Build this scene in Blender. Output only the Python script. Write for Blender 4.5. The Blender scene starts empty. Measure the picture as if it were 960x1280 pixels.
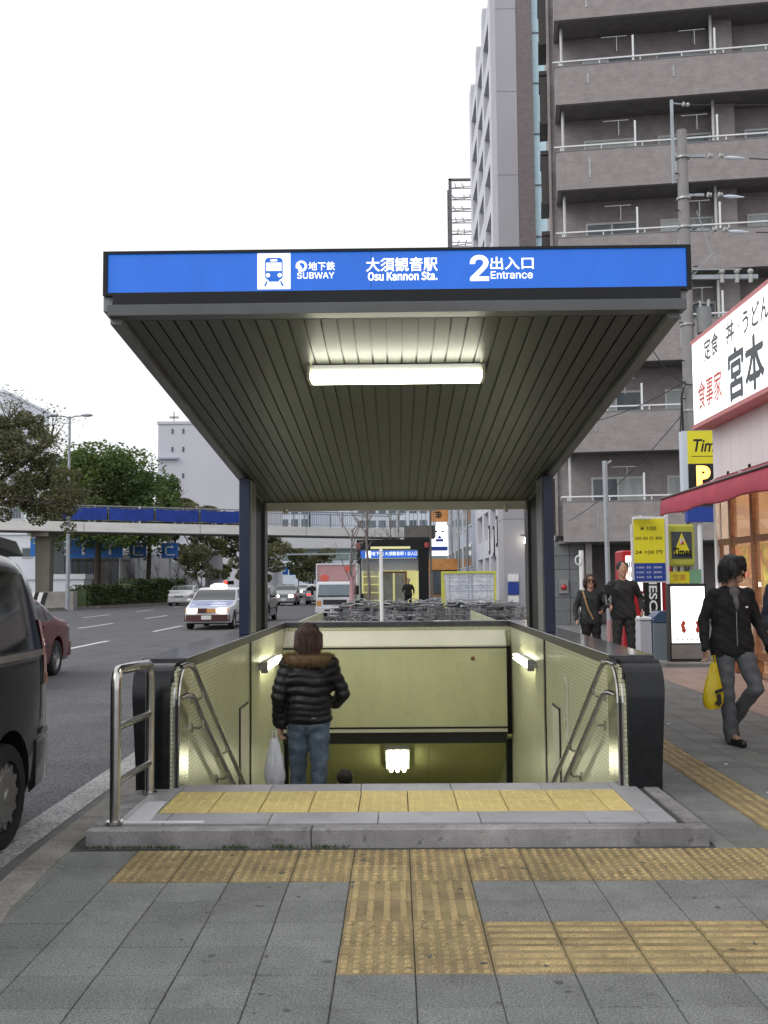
import bpy, math, random
from math import sin, cos, pi, sqrt, atan2
from mathutils import Vector, Matrix
random.seed(11)
S = bpy.context.scene
COL = S.collection
# ---------------------------------------------------------------- camera
cam = bpy.data.cameras.new('camera'); camo = bpy.data.objects.new('camera', cam); COL.objects.link(camo)
cam.sensor_fit = 'VERTICAL'; cam.sensor_height = 32; cam.lens = 32*1283/1280
cam.clip_start = .05; cam.clip_end = 3000
camo.matrix_world = (Matrix.Translation((0, 0, 1.469)) @ Matrix.Rotation(.0117, 4, 'Z')
                     @ Matrix.Rotation(pi/2+.0682, 4, 'X') @ Matrix.Rotation(-.0084, 4, 'Z'))
S.camera = camo
# ---------------------------------------------------------------- sky, sun, exposure
SUN_EL, SUN_AZ = math.radians(38), math.radians(235)
w = bpy.data.worlds.new('World'); S.world = w; w.use_nodes = True
nt = w.node_tree; bg = nt.nodes['Background']
sky = nt.nodes.new('ShaderNodeTexSky'); sky.sky_type = 'NISHITA'; sky.sun_disc = False
sky.sun_elevation = SUN_EL; sky.sun_rotation = SUN_AZ; sky.air_density = 1.0; sky.dust_density = 6.0; sky.ozone_density = 1.0
hs = nt.nodes.new('ShaderNodeHueSaturation'); hs.inputs['Saturation'].default_value = .08
gm = nt.nodes.new('ShaderNodeMix'); gm.data_type = 'RGBA'; gm.inputs['Factor'].default_value = .75
gm.inputs[7].default_value = (12.8, 13.0, 13.5, 1)      # the even grey-white of the cloud deck
nt.links.new(sky.outputs[0], hs.inputs['Color']); nt.links.new(hs.outputs[0], gm.inputs[6]); nt.links.new(gm.outputs[2], bg.inputs[0])
bg.inputs[1].default_value = .075
sun = bpy.data.lights.new('sun', 'SUN'); sun.energy = .5; sun.angle = math.radians(30); sun.color = (1, .97, .93)
suno = bpy.data.objects.new('sun', sun); COL.objects.link(suno)
suno.rotation_euler = (pi/2-SUN_EL, 0, pi-SUN_AZ)
S.view_settings.view_transform = 'Standard'; S.view_settings.look = 'None'
S.view_settings.exposure = 0.46; S.view_settings.gamma = 1
S.cycles.max_bounces = 6; S.cycles.use_denoising = True
S.cycles.sample_clamp_indirect = 4
# ---------------------------------------------------------------- materials
MATS = {}
def N(nt, t, **k):
    n = nt.nodes.new(t)
    for a, b in k.items(): setattr(n, a, b)
    return n
def srgb(r, g, b):
    f = lambda c: (c/255/12.92 if c <= 10 else ((c/255+.055)/1.055)**2.4)
    return (f(r), f(g), f(b))
def M(name, col=(.5, .5, .5), rough=.6, metal=0, var=.12, scale=3, bump=0, bscale=40, coat=0, emis=None, es=0,
      rnd=0, island=0, brick=None, stretch=None, hue=0, spec=.5, speck=0, trans=0, alpha=1, world=False, blotch=0, uneven=0, leafy=0, grain=150):
    m = bpy.data.materials.new(name); m.use_nodes = True; t = m.node_tree
    b = t.nodes['Principled BSDF']; L = t.links
    b.inputs['Roughness'].default_value = rough; b.inputs['Metallic'].default_value = metal
    b.inputs['Coat Weight'].default_value = coat; b.inputs['Coat Roughness'].default_value = .08
    b.inputs['Specular IOR Level'].default_value = spec
    b.inputs['Transmission Weight'].default_value = trans; b.inputs['Alpha'].default_value = alpha
    tc = N(t, 'ShaderNodeTexCoord'); vec = tc.outputs['Object']
    if world: gw = N(t, 'ShaderNodeNewGeometry'); vec = gw.outputs['Position']
    if stretch:
        mp = N(t, 'ShaderNodeMapping'); mp.inputs['Scale'].default_value = stretch; L.new(vec, mp.inputs[0]); svec = mp.outputs[0]
    else: svec = vec
    base = None
    if brick:      # dict(w,h,mortar,c2,cm, plane)
        se = N(t, 'ShaderNodeSeparateXYZ'); L.new(vec, se.inputs[0]); cb = N(t, 'ShaderNodeCombineXYZ')
        if brick.get('flat'):
            L.new(se.outputs[0], cb.inputs[0]); L.new(se.outputs[1], cb.inputs[1])
        else:
            ad = N(t, 'ShaderNodeMath', operation='ADD'); L.new(se.outputs[0], ad.inputs[0]); L.new(se.outputs[1], ad.inputs[1])
            L.new(ad.outputs[0], cb.inputs[0]); L.new(se.outputs[2], cb.inputs[1])
        br = N(t, 'ShaderNodeTexBrick'); L.new(cb.outputs[0], br.inputs[0]); br.offset = brick.get('off', .5)
        br.inputs['Scale'].default_value = 1; br.inputs['Brick Width'].default_value = brick['w']; br.inputs['Row Height'].default_value = brick['h']
        br.inputs['Mortar Size'].default_value = brick.get('m', .005); br.inputs['Mortar Smooth'].default_value = .2
        br.inputs['Color1'].default_value = (*col, 1); br.inputs['Color2'].default_value = (*brick.get('c2', col), 1)
        br.inputs['Mortar'].default_value = (*brick.get('cm', (.1, .1, .1)), 1); base = br.outputs[0]
    no = N(t, 'ShaderNodeTexNoise'); no.inputs['Scale'].default_value = scale; no.inputs['Detail'].default_value = 6; no.inputs['Roughness'].default_value = .65
    L.new(svec, no.inputs[0])
    mr = N(t, 'ShaderNodeMapRange'); mr.inputs[1].default_value = .3; mr.inputs[2].default_value = .7
    mr.inputs[3].default_value = 1-var; mr.inputs[4].default_value = 1+var; L.new(no.outputs[0], mr.inputs[0])
    val = mr.outputs[0]
    def mul(a, bb):
        x = N(t, 'ShaderNodeMath', operation='MULTIPLY'); L.new(a, x.inputs[0]); L.new(bb, x.inputs[1]); return x.outputs[0]
    def rng(src, v):
        r = N(t, 'ShaderNodeMapRange'); r.inputs[3].default_value = 1-v; r.inputs[4].default_value = 1+v; L.new(src, r.inputs[0]); return r.outputs[0]
    if rnd: oi = N(t, 'ShaderNodeObjectInfo'); val = mul(val, rng(oi.outputs['Random'], rnd))
    if island: ge = N(t, 'ShaderNodeNewGeometry'); val = mul(val, rng(ge.outputs['Random Per Island'], island))
    if speck:
        n3 = N(t, 'ShaderNodeTexNoise'); n3.inputs['Scale'].default_value = grain; n3.inputs['Detail'].default_value = 2; L.new(vec, n3.inputs[0])
        r3 = N(t, 'ShaderNodeMapRange'); r3.inputs[1].default_value = .3; r3.inputs[2].default_value = .7; r3.inputs[3].default_value = 1-speck; r3.inputs[4].default_value = 1+speck
        L.new(n3.outputs[0], r3.inputs[0]); val = mul(val, r3.outputs[0])
    if blotch:                                      # irregular stains with an edge of their own
        n4 = N(t, 'ShaderNodeTexNoise'); n4.inputs['Scale'].default_value = 1.1; n4.inputs['Detail'].default_value = 8; n4.inputs['Roughness'].default_value = .72; n4.inputs['Distortion'].default_value = .6; L.new(vec, n4.inputs[0])
        r4 = N(t, 'ShaderNodeMapRange'); r4.inputs[1].default_value = .50; r4.inputs[2].default_value = .62; r4.inputs[3].default_value = 1; r4.inputs[4].default_value = 1-blotch
        L.new(n4.outputs[0], r4.inputs[0]); val = mul(val, r4.outputs[0])
        n5 = N(t, 'ShaderNodeTexNoise'); n5.inputs['Scale'].default_value = 14; n5.inputs['Detail'].default_value = 5; L.new(vec, n5.inputs[0])
        r5 = N(t, 'ShaderNodeMapRange'); r5.inputs[1].default_value = .62; r5.inputs[2].default_value = .70; r5.inputs[3].default_value = 1; r5.inputs[4].default_value = 1-blotch*1.2
        L.new(n5.outputs[0], r5.inputs[0]); val = mul(val, r5.outputs[0])
    hv = N(t, 'ShaderNodeHueSaturation'); hv.inputs['Color'].default_value = (*col, 1)
    if base: L.new(base, hv.inputs['Color'])
    L.new(val, hv.inputs['Value'])
    if hue:
        n2 = N(t, 'ShaderNodeTexNoise'); n2.inputs['Scale'].default_value = scale*.6; L.new(vec, n2.inputs[0])
        r2 = N(t, 'ShaderNodeMapRange'); r2.inputs[1].default_value = .3; r2.inputs[2].default_value = .7; r2.inputs[3].default_value = .5-hue; r2.inputs[4].default_value = .5+hue
        L.new(n2.outputs[0], r2.inputs[0]); L.new(r2.outputs[0], hv.inputs['Hue'])
    L.new(hv.outputs[0], b.inputs['Base Color'])
    if bump or brick:
        bp = N(t, 'ShaderNodeBump'); bp.inputs['Strength'].default_value = bump or .4; bp.inputs['Distance'].default_value = .01
        if brick and not brick.get('nobump'):
            iv = N(t, 'ShaderNodeMath', operation='SUBTRACT'); iv.inputs[0].default_value = 1; L.new(br.outputs['Fac'], iv.inputs[1]); L.new(iv.outputs[0], bp.inputs['Height'])
        else:
            nb = N(t, 'ShaderNodeTexNoise'); nb.inputs['Scale'].default_value = bscale; nb.inputs['Detail'].default_value = 4; L.new(svec, nb.inputs[0]); L.new(nb.outputs[0], bp.inputs['Height'])
        L.new(bp.outputs[0], b.inputs['Normal'])
    if emis: b.inputs['Emission Color'].default_value = (*emis, 1); b.inputs['Emission Strength'].default_value = es
    if uneven:                                      # tubes behind an acrylic face never light it evenly
        n6 = N(t, 'ShaderNodeTexNoise'); n6.inputs['Scale'].default_value = 1.6; n6.inputs['Detail'].default_value = 2; mp6 = N(t, 'ShaderNodeMapping'); mp6.inputs['Scale'].default_value = (3, 1, 1.5); L.new(tc.outputs['Object'], mp6.inputs[0]); L.new(mp6.outputs[0], n6.inputs[0])
        r6 = N(t, 'ShaderNodeMapRange'); r6.inputs[1].default_value = .3; r6.inputs[2].default_value = .7; r6.inputs[3].default_value = es*(1-uneven); r6.inputs[4].default_value = es*(1+uneven); L.new(n6.outputs[0], r6.inputs[0]); L.new(r6.outputs[0], b.inputs['Emission Strength'])
    if leafy:                                       # thin leaves let light through
        tl = N(t, 'ShaderNodeBsdfTranslucent'); mx = N(t, 'ShaderNodeMixShader'); mx.inputs[0].default_value = leafy; L.new(hv.outputs[0], tl.inputs[0]); L.new(b.outputs[0], mx.inputs[1]); L.new(tl.outputs[0], mx.inputs[2]); L.new(mx.outputs[0], t.nodes['Material Output'].inputs[0])
    MATS[name] = m; return m

M('asphalt', (.098, .099, .105), .85, var=.22, scale=.9, bump=.7, bscale=70, speck=.75, blotch=.14, grain=48)
M('road_paint', (.62, .62, .6), .7, var=.25, scale=8)
M('slab', (.165, .172, .170), .8, var=.2, scale=2.2, bump=.7, bscale=60, rnd=.13, speck=.5, world=True, blotch=.20, grain=120)
M('slab_far', (.165, .172, .170), .8, var=.2, scale=2.2, brick=dict(w=.3, h=.3, m=.006, off=0, c2=(.125, .135, .137), cm=(.05, .05, .05), flat=1), speck=.2)
M('glow_tint_paver', (.30, .21, .18), .75, var=.2, scale=1.5, brick=dict(w=.3, h=.3, m=.006, off=0, c2=(.26, .19, .165), cm=(.12, .1, .09), flat=1))  # pinkish paving, the shop lights' warm reflection put into its colour
M('mortar', (.06, .06, .058), .95)
M('concrete', (.26, .25, .235), .85, var=.25, scale=1.6, bump=.3, bscale=60, rnd=.08, speck=.15)
M('gutter', (.34, .34, .335), .85, var=.25, scale=4, bump=.3, speck=.6, grain=60, blotch=.2)
M('kerb_stone', (.23, .215, .195), .85, var=.3, scale=3, bump=.3, bscale=60, rnd=.12, speck=.35, world=True, blotch=.3)
M('granite_light', (.30, .29, .31), .55, var=.16, scale=5, rnd=.06, speck=.22, bump=.1, bscale=90)
M('granite_plate', (.36, .355, .38), .5, var=.14, scale=2.5, rnd=.10, speck=.2, world=True, blotch=.14)
M('granite_kerb', (.26, .25, .255), .65, var=.35, scale=3, rnd=.05, speck=.3, bump=.3, blotch=.35)
M('granite_black', (.008, .009, .011), .22, var=.3, scale=8, speck=.3, spec=.35)
M('granite_cap', (.055, .055, .062), .14, var=.3, scale=8, speck=.4, coat=.4)
M('groove', (.05, .05, .05), .8)
M('tactile_worn', (.235, .18, .09), .8, var=.3, scale=5, rnd=.14, speck=.35, bump=.3, hue=.012, world=True, blotch=.30)
M('tactile_new', (.58, .465, .19), .6, var=.14, scale=5, rnd=.06, speck=.1)
M('tactile_top', (.35, .262, .125), .75, var=.3, scale=6, rnd=.10, speck=.4, world=True, blotch=.35)
M('tactile_far', (.30, .225, .10), .8, var=.2, scale=5)
M('stainless', (.55, .54, .52), .22, metal=1, var=.15, scale=12)
M('steel_dull', (.36, .36, .36), .42, metal=.8, var=.2)
M('wall_tile', (.63, .63, .44), .30, var=.1, scale=1.5, brick=dict(w=.09, h=.03, m=.0022, c2=(.60, .605, .41), cm=(.16, .15, .09)), spec=.6, bump=.14)
M('lintel_panel', (.58, .58, .35), .45, var=.08, scale=1.2, stretch=(3, 3, .4), blotch=.06)
M('lintel_light', (.66, .64, .50), .5, var=.06)
M('dark_trim', (.02, .02, .02), .4)
M('ceiling_paint', (.58, .58, .28), .6, var=.1, scale=1.2)
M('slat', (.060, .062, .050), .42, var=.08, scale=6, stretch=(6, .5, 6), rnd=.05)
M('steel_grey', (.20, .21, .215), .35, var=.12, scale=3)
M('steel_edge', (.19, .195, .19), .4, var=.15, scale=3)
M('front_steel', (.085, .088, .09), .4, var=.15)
M('gutter_dark', (.13, .13, .13), .85, var=.25, scale=3, speck=.3)
M('frame_black', (.012, .013, .015), .4, var=.2, spec=.25)
M('navy', (.009, .016, .055), .32, var=.2, scale=3)
M('navy_dark', (.01, .014, .035), .3, var=.2, scale=3)
M('brown_steel', (.035, .028, .026), .35, var=.2)
M('sign_blue', (.005, .05, .3), .3, var=.05, emis=(.012, .13, .56), es=.64, uneven=.10)
M('sign_white', (.9, .9, .9), .3, var=0, emis=(.95, .97, 1), es=.85)
M('sign_white_box', (.9, .9, .9), .3, var=.04, scale=1, emis=(1, .99, .97), es=.95)
M('sign_white_hot', (.9, .9, .9), .3, var=0, emis=(1, 1, 1), es=1.5)
M('tube', (.9, .9, .9), .3, var=0, emis=(1, 1, .78), es=12)
M('tube_wall', (.9, .9, .9), .3, var=0, emis=(1, 1, .72), es=14)
M('tube_deep', (.9, .9, .9), .3, var=0, emis=(1, 1, .66), es=12)
M('lens_glow', (.9, .9, .8), .2, var=0, emis=(1, .90, .70), es=9)
M('orange_glow', (.9, .4, .1), .2, var=0, emis=(1, .42, .08), es=3)
M('red_glow', (.6, .02, .02), .2, var=0, emis=(1, .06, .04), es=1.8)
M('tail_red', (.35, .01, .012), .15, var=.1, coat=.5)
M('ink_dark', (.07, .085, .10), .5, var=0)
M('ink_black', (.01, .01, .01), .5, var=0)
M('ink_red', (.62, .10, .07), .5, var=0)
M('ink_blue', (.02, .06, .33), .5, var=0)
M('ink_white', (.85, .85, .85), .5, var=0)
M('ink_green', (.25, .5, .3), .5, var=0)
M('white_metal', (.74, .75, .77), .4, var=.05)
M('white_siding', (.68, .64, .645), .5, var=.06, scale=1, stretch=(1, 1, .2))
M('pink_edge', (.52, .17, .17), .45, var=.15)
M('awning', (.40, .055, .085), .75, var=.15, scale=2, bump=.3, bscale=8)
M('shop_wall', (.30, .17, .09), .6, var=.2, scale=1)
M('shop_glow', (.5, .33, .2), .6, var=.3, scale=2, emis=(1, .6, .32), es=.10)  # inner wall and ceiling emit faintly, warm room light put into the surface
M('shop_floor', (.4, .25, .15), .35)
M('wood', (.22, .09, .035), .5, var=.3, scale=3, stretch=(1, 1, 8))
M('poster', (.7, .35, .12), .5, var=.5, scale=5, hue=.08, emis=(.8, .4, .15), es=.08)  # print emits faintly, the lit shop front put into its colour
M('downlight', (.9, .9, .9), .3, var=0, emis=(1, .82, .55), es=14)
M('glass_dark', (.012, .014, .017), .06, var=.1, coat=.5)
M('glass_shop', (.9, .9, .9), .02, var=0, trans=1, alpha=.35)
M('glass_building', (.10, .13, .15), .12, var=.25, scale=.7, rnd=.35)
M('curtain', (.40, .43, .42), .5, var=.25, scale=.8, rnd=.25, stretch=(6, 6, .5))
M('glass_blue', (.55, .76, .84), .5, var=.1, rnd=.1)
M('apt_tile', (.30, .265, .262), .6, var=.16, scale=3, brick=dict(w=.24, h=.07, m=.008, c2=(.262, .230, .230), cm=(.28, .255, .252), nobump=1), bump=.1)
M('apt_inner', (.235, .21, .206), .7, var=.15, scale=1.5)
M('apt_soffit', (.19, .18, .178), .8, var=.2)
M('stripe_tile', (.215, .18, .185), .6, var=.12, brick=dict(w=.2, h=.07, m=.008, c2=(.17, .14, .145), cm=(.15, .13, .13), nobump=1), bump=.1)
M('tower_panel', (.40, .39, .42), .6, var=.05, scale=.3)
M('tower_white', (.60, .60, .66), .6, var=.06, scale=.3)
M('window_frame', (.55, .55, .54), .4, var=.05)
M('lobby_tile', (.16, .165, .17), .4, var=.15, rnd=.08)
M('bluegrey', (.38, .42, .50), .6, var=.08, scale=.3)
M('pale_building', (.52, .52, .57), .7, var=.05, scale=.1)
M('white_building', (.70, .73, .80), .6, var=.05, scale=.2)
M('pale_blue', (.58, .64, .72), .6, var=.06, scale=.2)
M('bridge_paint', (.80, .785, .76), .6, var=.10, scale=.8, stretch=(.6, .6, 3))
M('bridge_under', (.14, .135, .125), .8, var=.2)
M('rail_grey', (.30, .31, .33), .5, var=.1)
M('banner', (.012, .05, .33), .6, var=.25, scale=1.5, bump=.3, bscale=3)
M('pier', (.17, .155, .13), .85, var=.2, scale=.8, stretch=(1, 1, .3))
M('flyover', (.22, .29, .27), .7, var=.1)
M('flyover_wall', (.55, .56, .57), .7, var=.08)
M('road_sign', (.015, .14, .50), .45, var=.06)
M('bark', (.055, .045, .036), .9, var=.3, scale=6, bump=.6, bscale=25)
M('bark_pale', (.16, .14, .13), .9, var=.3, scale=6)
M('leaf', (.12, .175, .05), .65, var=.35, scale=.45, island=.45, hue=.025, leafy=.5)
M('leaf_olive', (.165, .17, .08), .65, var=.3, scale=.5, island=.45, hue=.02, leafy=.5)
M('hedge_leaf', (.06, .09, .03), .7, var=.3, scale=.8, island=.45)
M('moss', (.06, .10, .02), .9, island=.3)
M('soil', (.16, .145, .11), .9, var=.3, scale=.7)
M('van_black', (.016, .015, .016), .22, var=.1, coat=.8)
M('van_trim', (.03, .028, .028), .5)
M('burgundy', (.105, .008, .014), .35, var=.08, coat=.35, spec=.3)
M('car_white', (.55, .56, .58), .28, var=.04, coat=.7)
M('car_silver', (.28, .29, .31), .3, metal=.4, var=.05, coat=.6)
M('taxi_blue', (.05, .11, .35), .25, var=.05, coat=.7)
M('taxi_red', (.06, .014, .012), .35, coat=.4)
M('car_dark', (.02, .022, .026), .25, coat=.7)
M('tyre', (.014, .014, .015), .85, var=.2)
M('rim', (.34, .34, .35), .35, metal=.8, var=.15)
M('hubcap', (.25, .245, .24), .45, metal=.5, var=.15)
M('truck_white', (.60, .62, .64), .4, var=.06)
M('truck_box', (.42, .24, .25), .5, var=.12, scale=1)
M('plate', (.6, .62, .6), .5)
M('grille', (.02, .02, .022), .5)
M('skin', (.42, .24, .17), .5, var=.08, scale=8)
M('hair_brown', (.045, .018, .011), .5, var=.3, scale=30, stretch=(8, 8, 1), bump=.6, bscale=60)
M('hair_black', (.010, .009, .009), .5, var=.3, scale=30, stretch=(8, 8, 1), bump=.6, bscale=60)
M('down_jacket', (.008, .008, .009), .45, var=.25, scale=10, bump=.5, bscale=18, spec=.3)
M('fur', (.20, .125, .06), .9, island=.5, var=.3, scale=30)
M('denim', (.075, .105, .14), .85, var=.6, scale=11, bump=.3, bscale=200)
M('denim_grey', (.105, .11, .12), .85, var=.3, scale=7, bump=.3, bscale=200)
M('black_cloth', (.010, .009, .010), .85, var=.3, scale=6, bump=.3, bscale=60)
M('dark_cloth', (.02, .021, .023), .8, var=.3, scale=6, bump=.3, bscale=60)
M('navy_cloth', (.012, .015, .03), .8, var=.3, scale=6)
M('shirt', (.13, .12, .12), .8)
M('shoe_black', (.01, .01, .01), .4)
M('shoe_white', (.6, .6, .6), .5)
M('white_bag', (.62, .63, .68), .4, var=.1, scale=9, bump=.6, bscale=14)
M('yellow_bag', (.62, .46, .012), .35, var=.12, scale=9, bump=.5, bscale=12)
M('strap', (.32, .20, .09), .7)
M('bin_grey', (.20, .23, .26), .45, var=.08)
M('bin_blue', (.06, .10, .18), .4, var=.08)
M('vending_red', (.42, .012, .02), .3, var=.08)
M('yellow_sign', (.62, .56, .025), .4, var=.05, emis=(.75, .66, .02), es=.12)
M('yellow_frame', (.55, .56, .08), .5)
M('lit_map', (.6, .62, .66), .5, var=.22, scale=9, hue=.05)
M('pole_grey', (.22, .225, .225), .7, var=.15, scale=2)
M('pole_concrete', (.26, .25, .245), .85, var=.15, scale=2)
M('cable', (.02, .02, .022), .6)
M('insulator', (.42, .42, .41), .3)
M('galvanised', (.34, .37, .40), .45, metal=.3, var=.15)
M('lattice', (.13, .13, .13), .7)
M('wire_black', (.03, .03, .03), .5)
M('entrance_glow', (.5, .5, .3), .5, var=.1, emis=(.55, .52, .22), es=.55)  # inner walls emit too, lamplight of the entrance put into their surface
M('bike_silver', (.38, .38, .39), .3, metal=.8)
M('bike_paint', (.10, .11, .13), .35, rnd=.9, coat=.4)
M('bike_basket', (.16, .16, .165), .5, rnd=.6)
M('orange_sign', (.55, .24, .07), .5, var=.3, scale=2)
M('stripe_yellow', (.5, .42, .08), .6)
M('litter', (.7, .7, .68), .6)
M('gum', (.09, .092, .093), .9)
# ---------------------------------------------------------------- helpers
def tag(o, label=None, cat=None, group=None, kind=None):
    if label: o['label'] = label
    if cat: o['category'] = cat
    if group: o['group'] = group
    if kind: o['kind'] = kind
    return o
def thing(name, label, cat, loc=(0, 0, 0), rz=0, group=None):
    o = bpy.data.objects.new(name, None); COL.objects.link(o); o.location = loc; o.rotation_euler = (0, 0, rz)
    o.empty_display_size = .2
    return tag(o, label, cat, group)
def origin(o):
    v = Vector((0, 0, 0))
    while o: v += o.location; o = o.parent
    return v
def link_mesh(name, me, parent=None, mats=(), label=None):
    o = bpy.data.objects.new(name, me); COL.objects.link(o)
    for m in mats:
        me.materials.append(MATS[m])
    if parent: o.parent = parent
    if label: o['label'] = label
    return o
class MB:
    """collects shapes for one mesh"""
    def __init__(s): s.v = []; s.f = []; s.m = []; s.mi = 0; s.T = None
    def add(s, vs, fs):
        n = len(s.v)
        if s.T is not None: vs = [tuple(s.T @ Vector(p)) for p in vs]
        s.v += [tuple(p) for p in vs]; s.f += [tuple(i+n for i in f) for f in fs]; s.m += [s.mi]*len(fs); return s
    def box(s, x0, x1, y0, y1, z0, z1, bev=0):
        if bev <= 0:
            vs = [(x, y, z) for z in (z0, z1) for y in (y0, y1) for x in (x0, x1)]
            return s.add(vs, [(0, 2, 3, 1), (4, 5, 7, 6), (0, 1, 5, 4), (1, 3, 7, 5), (3, 2, 6, 7), (2, 0, 4, 6)])
        b = bev                                     # upper edges chamfered
        vs = [(x0, y0, z0), (x1, y0, z0), (x1, y1, z0), (x0, y1, z0), (x0, y0, z1-b), (x1, y0, z1-b), (x1, y1, z1-b), (x0, y1, z1-b),
              (x0+b, y0+b, z1), (x1-b, y0+b, z1), (x1-b, y1-b, z1), (x0+b, y1-b, z1)]
        return s.add(vs, [(3, 2, 1, 0), (0, 1, 5, 4), (1, 2, 6, 5), (2, 3, 7, 6), (3, 0, 4, 7), (4, 5, 9, 8), (5, 6, 10, 9), (6, 7, 11, 10), (7, 4, 8, 11), (8, 9, 10, 11)])
    def quad(s, a, b, c, d): return s.add([a, b, c, d], [(0, 1, 2, 3)])
    def hexa(s, p):                                # 8 corners: bottom 4 ccw, top 4 ccw
        return s.add(p, [(3, 2, 1, 0), (4, 5, 6, 7), (0, 1, 5, 4), (1, 2, 6, 5), (2, 3, 7, 6), (3, 0, 4, 7)])
    def prism(s, poly, axis, a, b):                # poly: list of 2D points; axis 'x','y','z' extruded a..b
        def P(p, t): return {'x': (t, p[0], p[1]), 'y': (p[0], t, p[1]), 'z': (p[0], p[1], t)}[axis]
        n = len(poly); vs = [P(p, a) for p in poly]+[P(p, b) for p in poly]
        return s.add(vs, [tuple(range(n))[::-1], tuple(range(n, 2*n))]+[(i, (i+1) % n, n+(i+1) % n, n+i) for i in range(n)])
    def cyl(s, p0, p1, r0, r1=None, n=10, caps=True):
        r1 = r0 if r1 is None else r1
        a, b = Vector(p0), Vector(p1); d = (b-a)
        if d.length < 1e-6: return s
        d.normalize(); u = d.orthogonal().normalized(); w_ = d.cross(u)
        vs = []
        for c, r in ((a, r0), (b, r1)):
            for i in range(n):
                t = 2*pi*i/n; vs.append(tuple(c+u*(r*cos(t))+w_*(r*sin(t))))
        fs = [(i, (i+1) % n, n+(i+1) % n, n+i) for i in range(n)]
        if caps: fs += [tuple(range(n))[::-1], tuple(range(n, 2*n))]
        return s.add(vs, fs)
    def tube(s, pts, r, n=8, r1=None, closed=False):
        pts = [Vector(p) for p in pts]; rings = []; k = len(pts); up = None
        for i, p in enumerate(pts):
            if closed: d = pts[(i+1) % k]-pts[i-1]
            else: d = pts[min(i+1, k-1)]-pts[max(i-1, 0)]
            d.normalize()
            if up is None: u = d.orthogonal().normalized()
            else: u = (up-d*up.dot(d)); u = u.normalized() if u.length > 1e-5 else d.orthogonal().normalized()
            up = u; w_ = d.cross(u); rr = r if r1 is None else r+(r1-r)*i/max(1, k-1)
            rings.append([tuple(p+u*(rr*cos(2*pi*j/n))+w_*(rr*sin(2*pi*j/n))) for j in range(n)])
        return s.loft(rings, closed)
    def loft(s, rings, closed=False, caps=True):
        n = len(rings[0]); k = len(rings); vs = [p for r in rings for p in r]; fs = []
        for i in range(k if closed else k-1):
            a = i*n; b = ((i+1) % k)*n
            for j in range(n): fs.append((a+j, a+(j+1) % n, b+(j+1) % n, b+j))
        if caps and not closed: fs += [tuple(range(n))[::-1], tuple(range((k-1)*n, k*n))]
        return s.add(vs, fs)
    def sphere(s, c, r, nu=12, nv=8, sc=(1, 1, 1)):
        vs = [(c[0], c[1], c[2]-r*sc[2])]
        for j in range(1, nv):
            t = -pi/2+pi*j/nv
            for i in range(nu):
                a = 2*pi*i/nu; vs.append((c[0]+r*sc[0]*cos(t)*cos(a), c[1]+r*sc[1]*cos(t)*sin(a), c[2]+r*sc[2]*sin(t)))
        vs.append((c[0], c[1], c[2]+r*sc[2])); fs = []
        for i in range(nu): fs.append((0, 1+(i+1) % nu, 1+i))
        for j in range(nv-2):
            a = 1+j*nu; b = a+nu
            for i in range(nu): fs.append((a+i, a+(i+1) % nu, b+(i+1) % nu, b+i))
        a = 1+(nv-2)*nu; t = len(vs)-1
        for i in range(nu): fs.append((a+i, a+(i+1) % nu, t))
        return s.add(vs, fs)
    def mesh(s, name, off=None):
        me = bpy.data.meshes.new(name)
        vs = s.v if off is None else [(p[0]-off[0], p[1]-off[1], p[2]-off[2]) for p in s.v]
        me.from_pydata(vs, [], s.f); return me
    def build(s, name, mats, parent=None, local=False, smooth=False, label=None, bevel=0):
        if isinstance(mats, str): mats = (mats,)
        off = origin(parent) if (parent is not None and not local) else None
        me = s.mesh(name, off); o = link_mesh(name, me, parent, mats, label)
        if len(mats) > 1: me.polygons.foreach_set('material_index', s.m)
        if smooth: shade(me, smooth if smooth is not True else .7)
        if bevel:
            bv = o.modifiers.new('bevel', 'BEVEL'); bv.width = bevel; bv.segments = 2; bv.limit_method = 'ANGLE'; bv.angle_limit = .6
        return o
def shade(me, ang=.7):
    me.polygons.foreach_set('use_smooth', [True]*len(me.polygons))
    if ang < 3:
        me.update(); import bmesh
        bm = bmesh.new(); bm.from_mesh(me)
        for e in bm.edges:
            if len(e.link_faces) == 2 and e.calc_face_angle(0) > ang: e.smooth = False
        bm.to_mesh(me); bm.free()
def struct(name, mb, mats, smooth=False): return tag(mb.build(name, mats, smooth=smooth), kind='structure')
def child(name, me, parent, loc=(0, 0, 0), rot=(0, 0, 0), label=None):     # another object on shared mesh data
    o = bpy.data.objects.new(name, me); COL.objects.link(o); o.parent = parent; o.location = loc; o.rotation_euler = rot
    if label: o['label'] = label
    return o
def copy_tree(o, parent=None):
    c = o.copy(); COL.objects.link(c); c.parent = parent
    for ch in list(o.children): copy_tree(ch, c)
    return c
def applied(o):                                    # evaluated mesh of a temporary object
    bpy.context.view_layer.update()
    dg = bpy.context.evaluated_depsgraph_get(); me = bpy.data.meshes.new_from_object(o.evaluated_get(dg)); return me
def drop(o):
    bpy.data.objects.remove(o, do_unlink=True)
LATIN = None
try:                                                # the sans serif that ships with Blender; the default face stands in if it is missing
    import os
    LATIN = bpy.data.fonts.load(os.path.join(bpy.utils.resource_path('LOCAL'), 'datafiles', 'fonts', 'Inter.woff2'))
    CJK = bpy.data.fonts.load(os.path.join(bpy.utils.resource_path('LOCAL'), 'datafiles', 'fonts', 'Noto Sans CJK Regular.woff2'))
except Exception: LATIN = CJK = None
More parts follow.
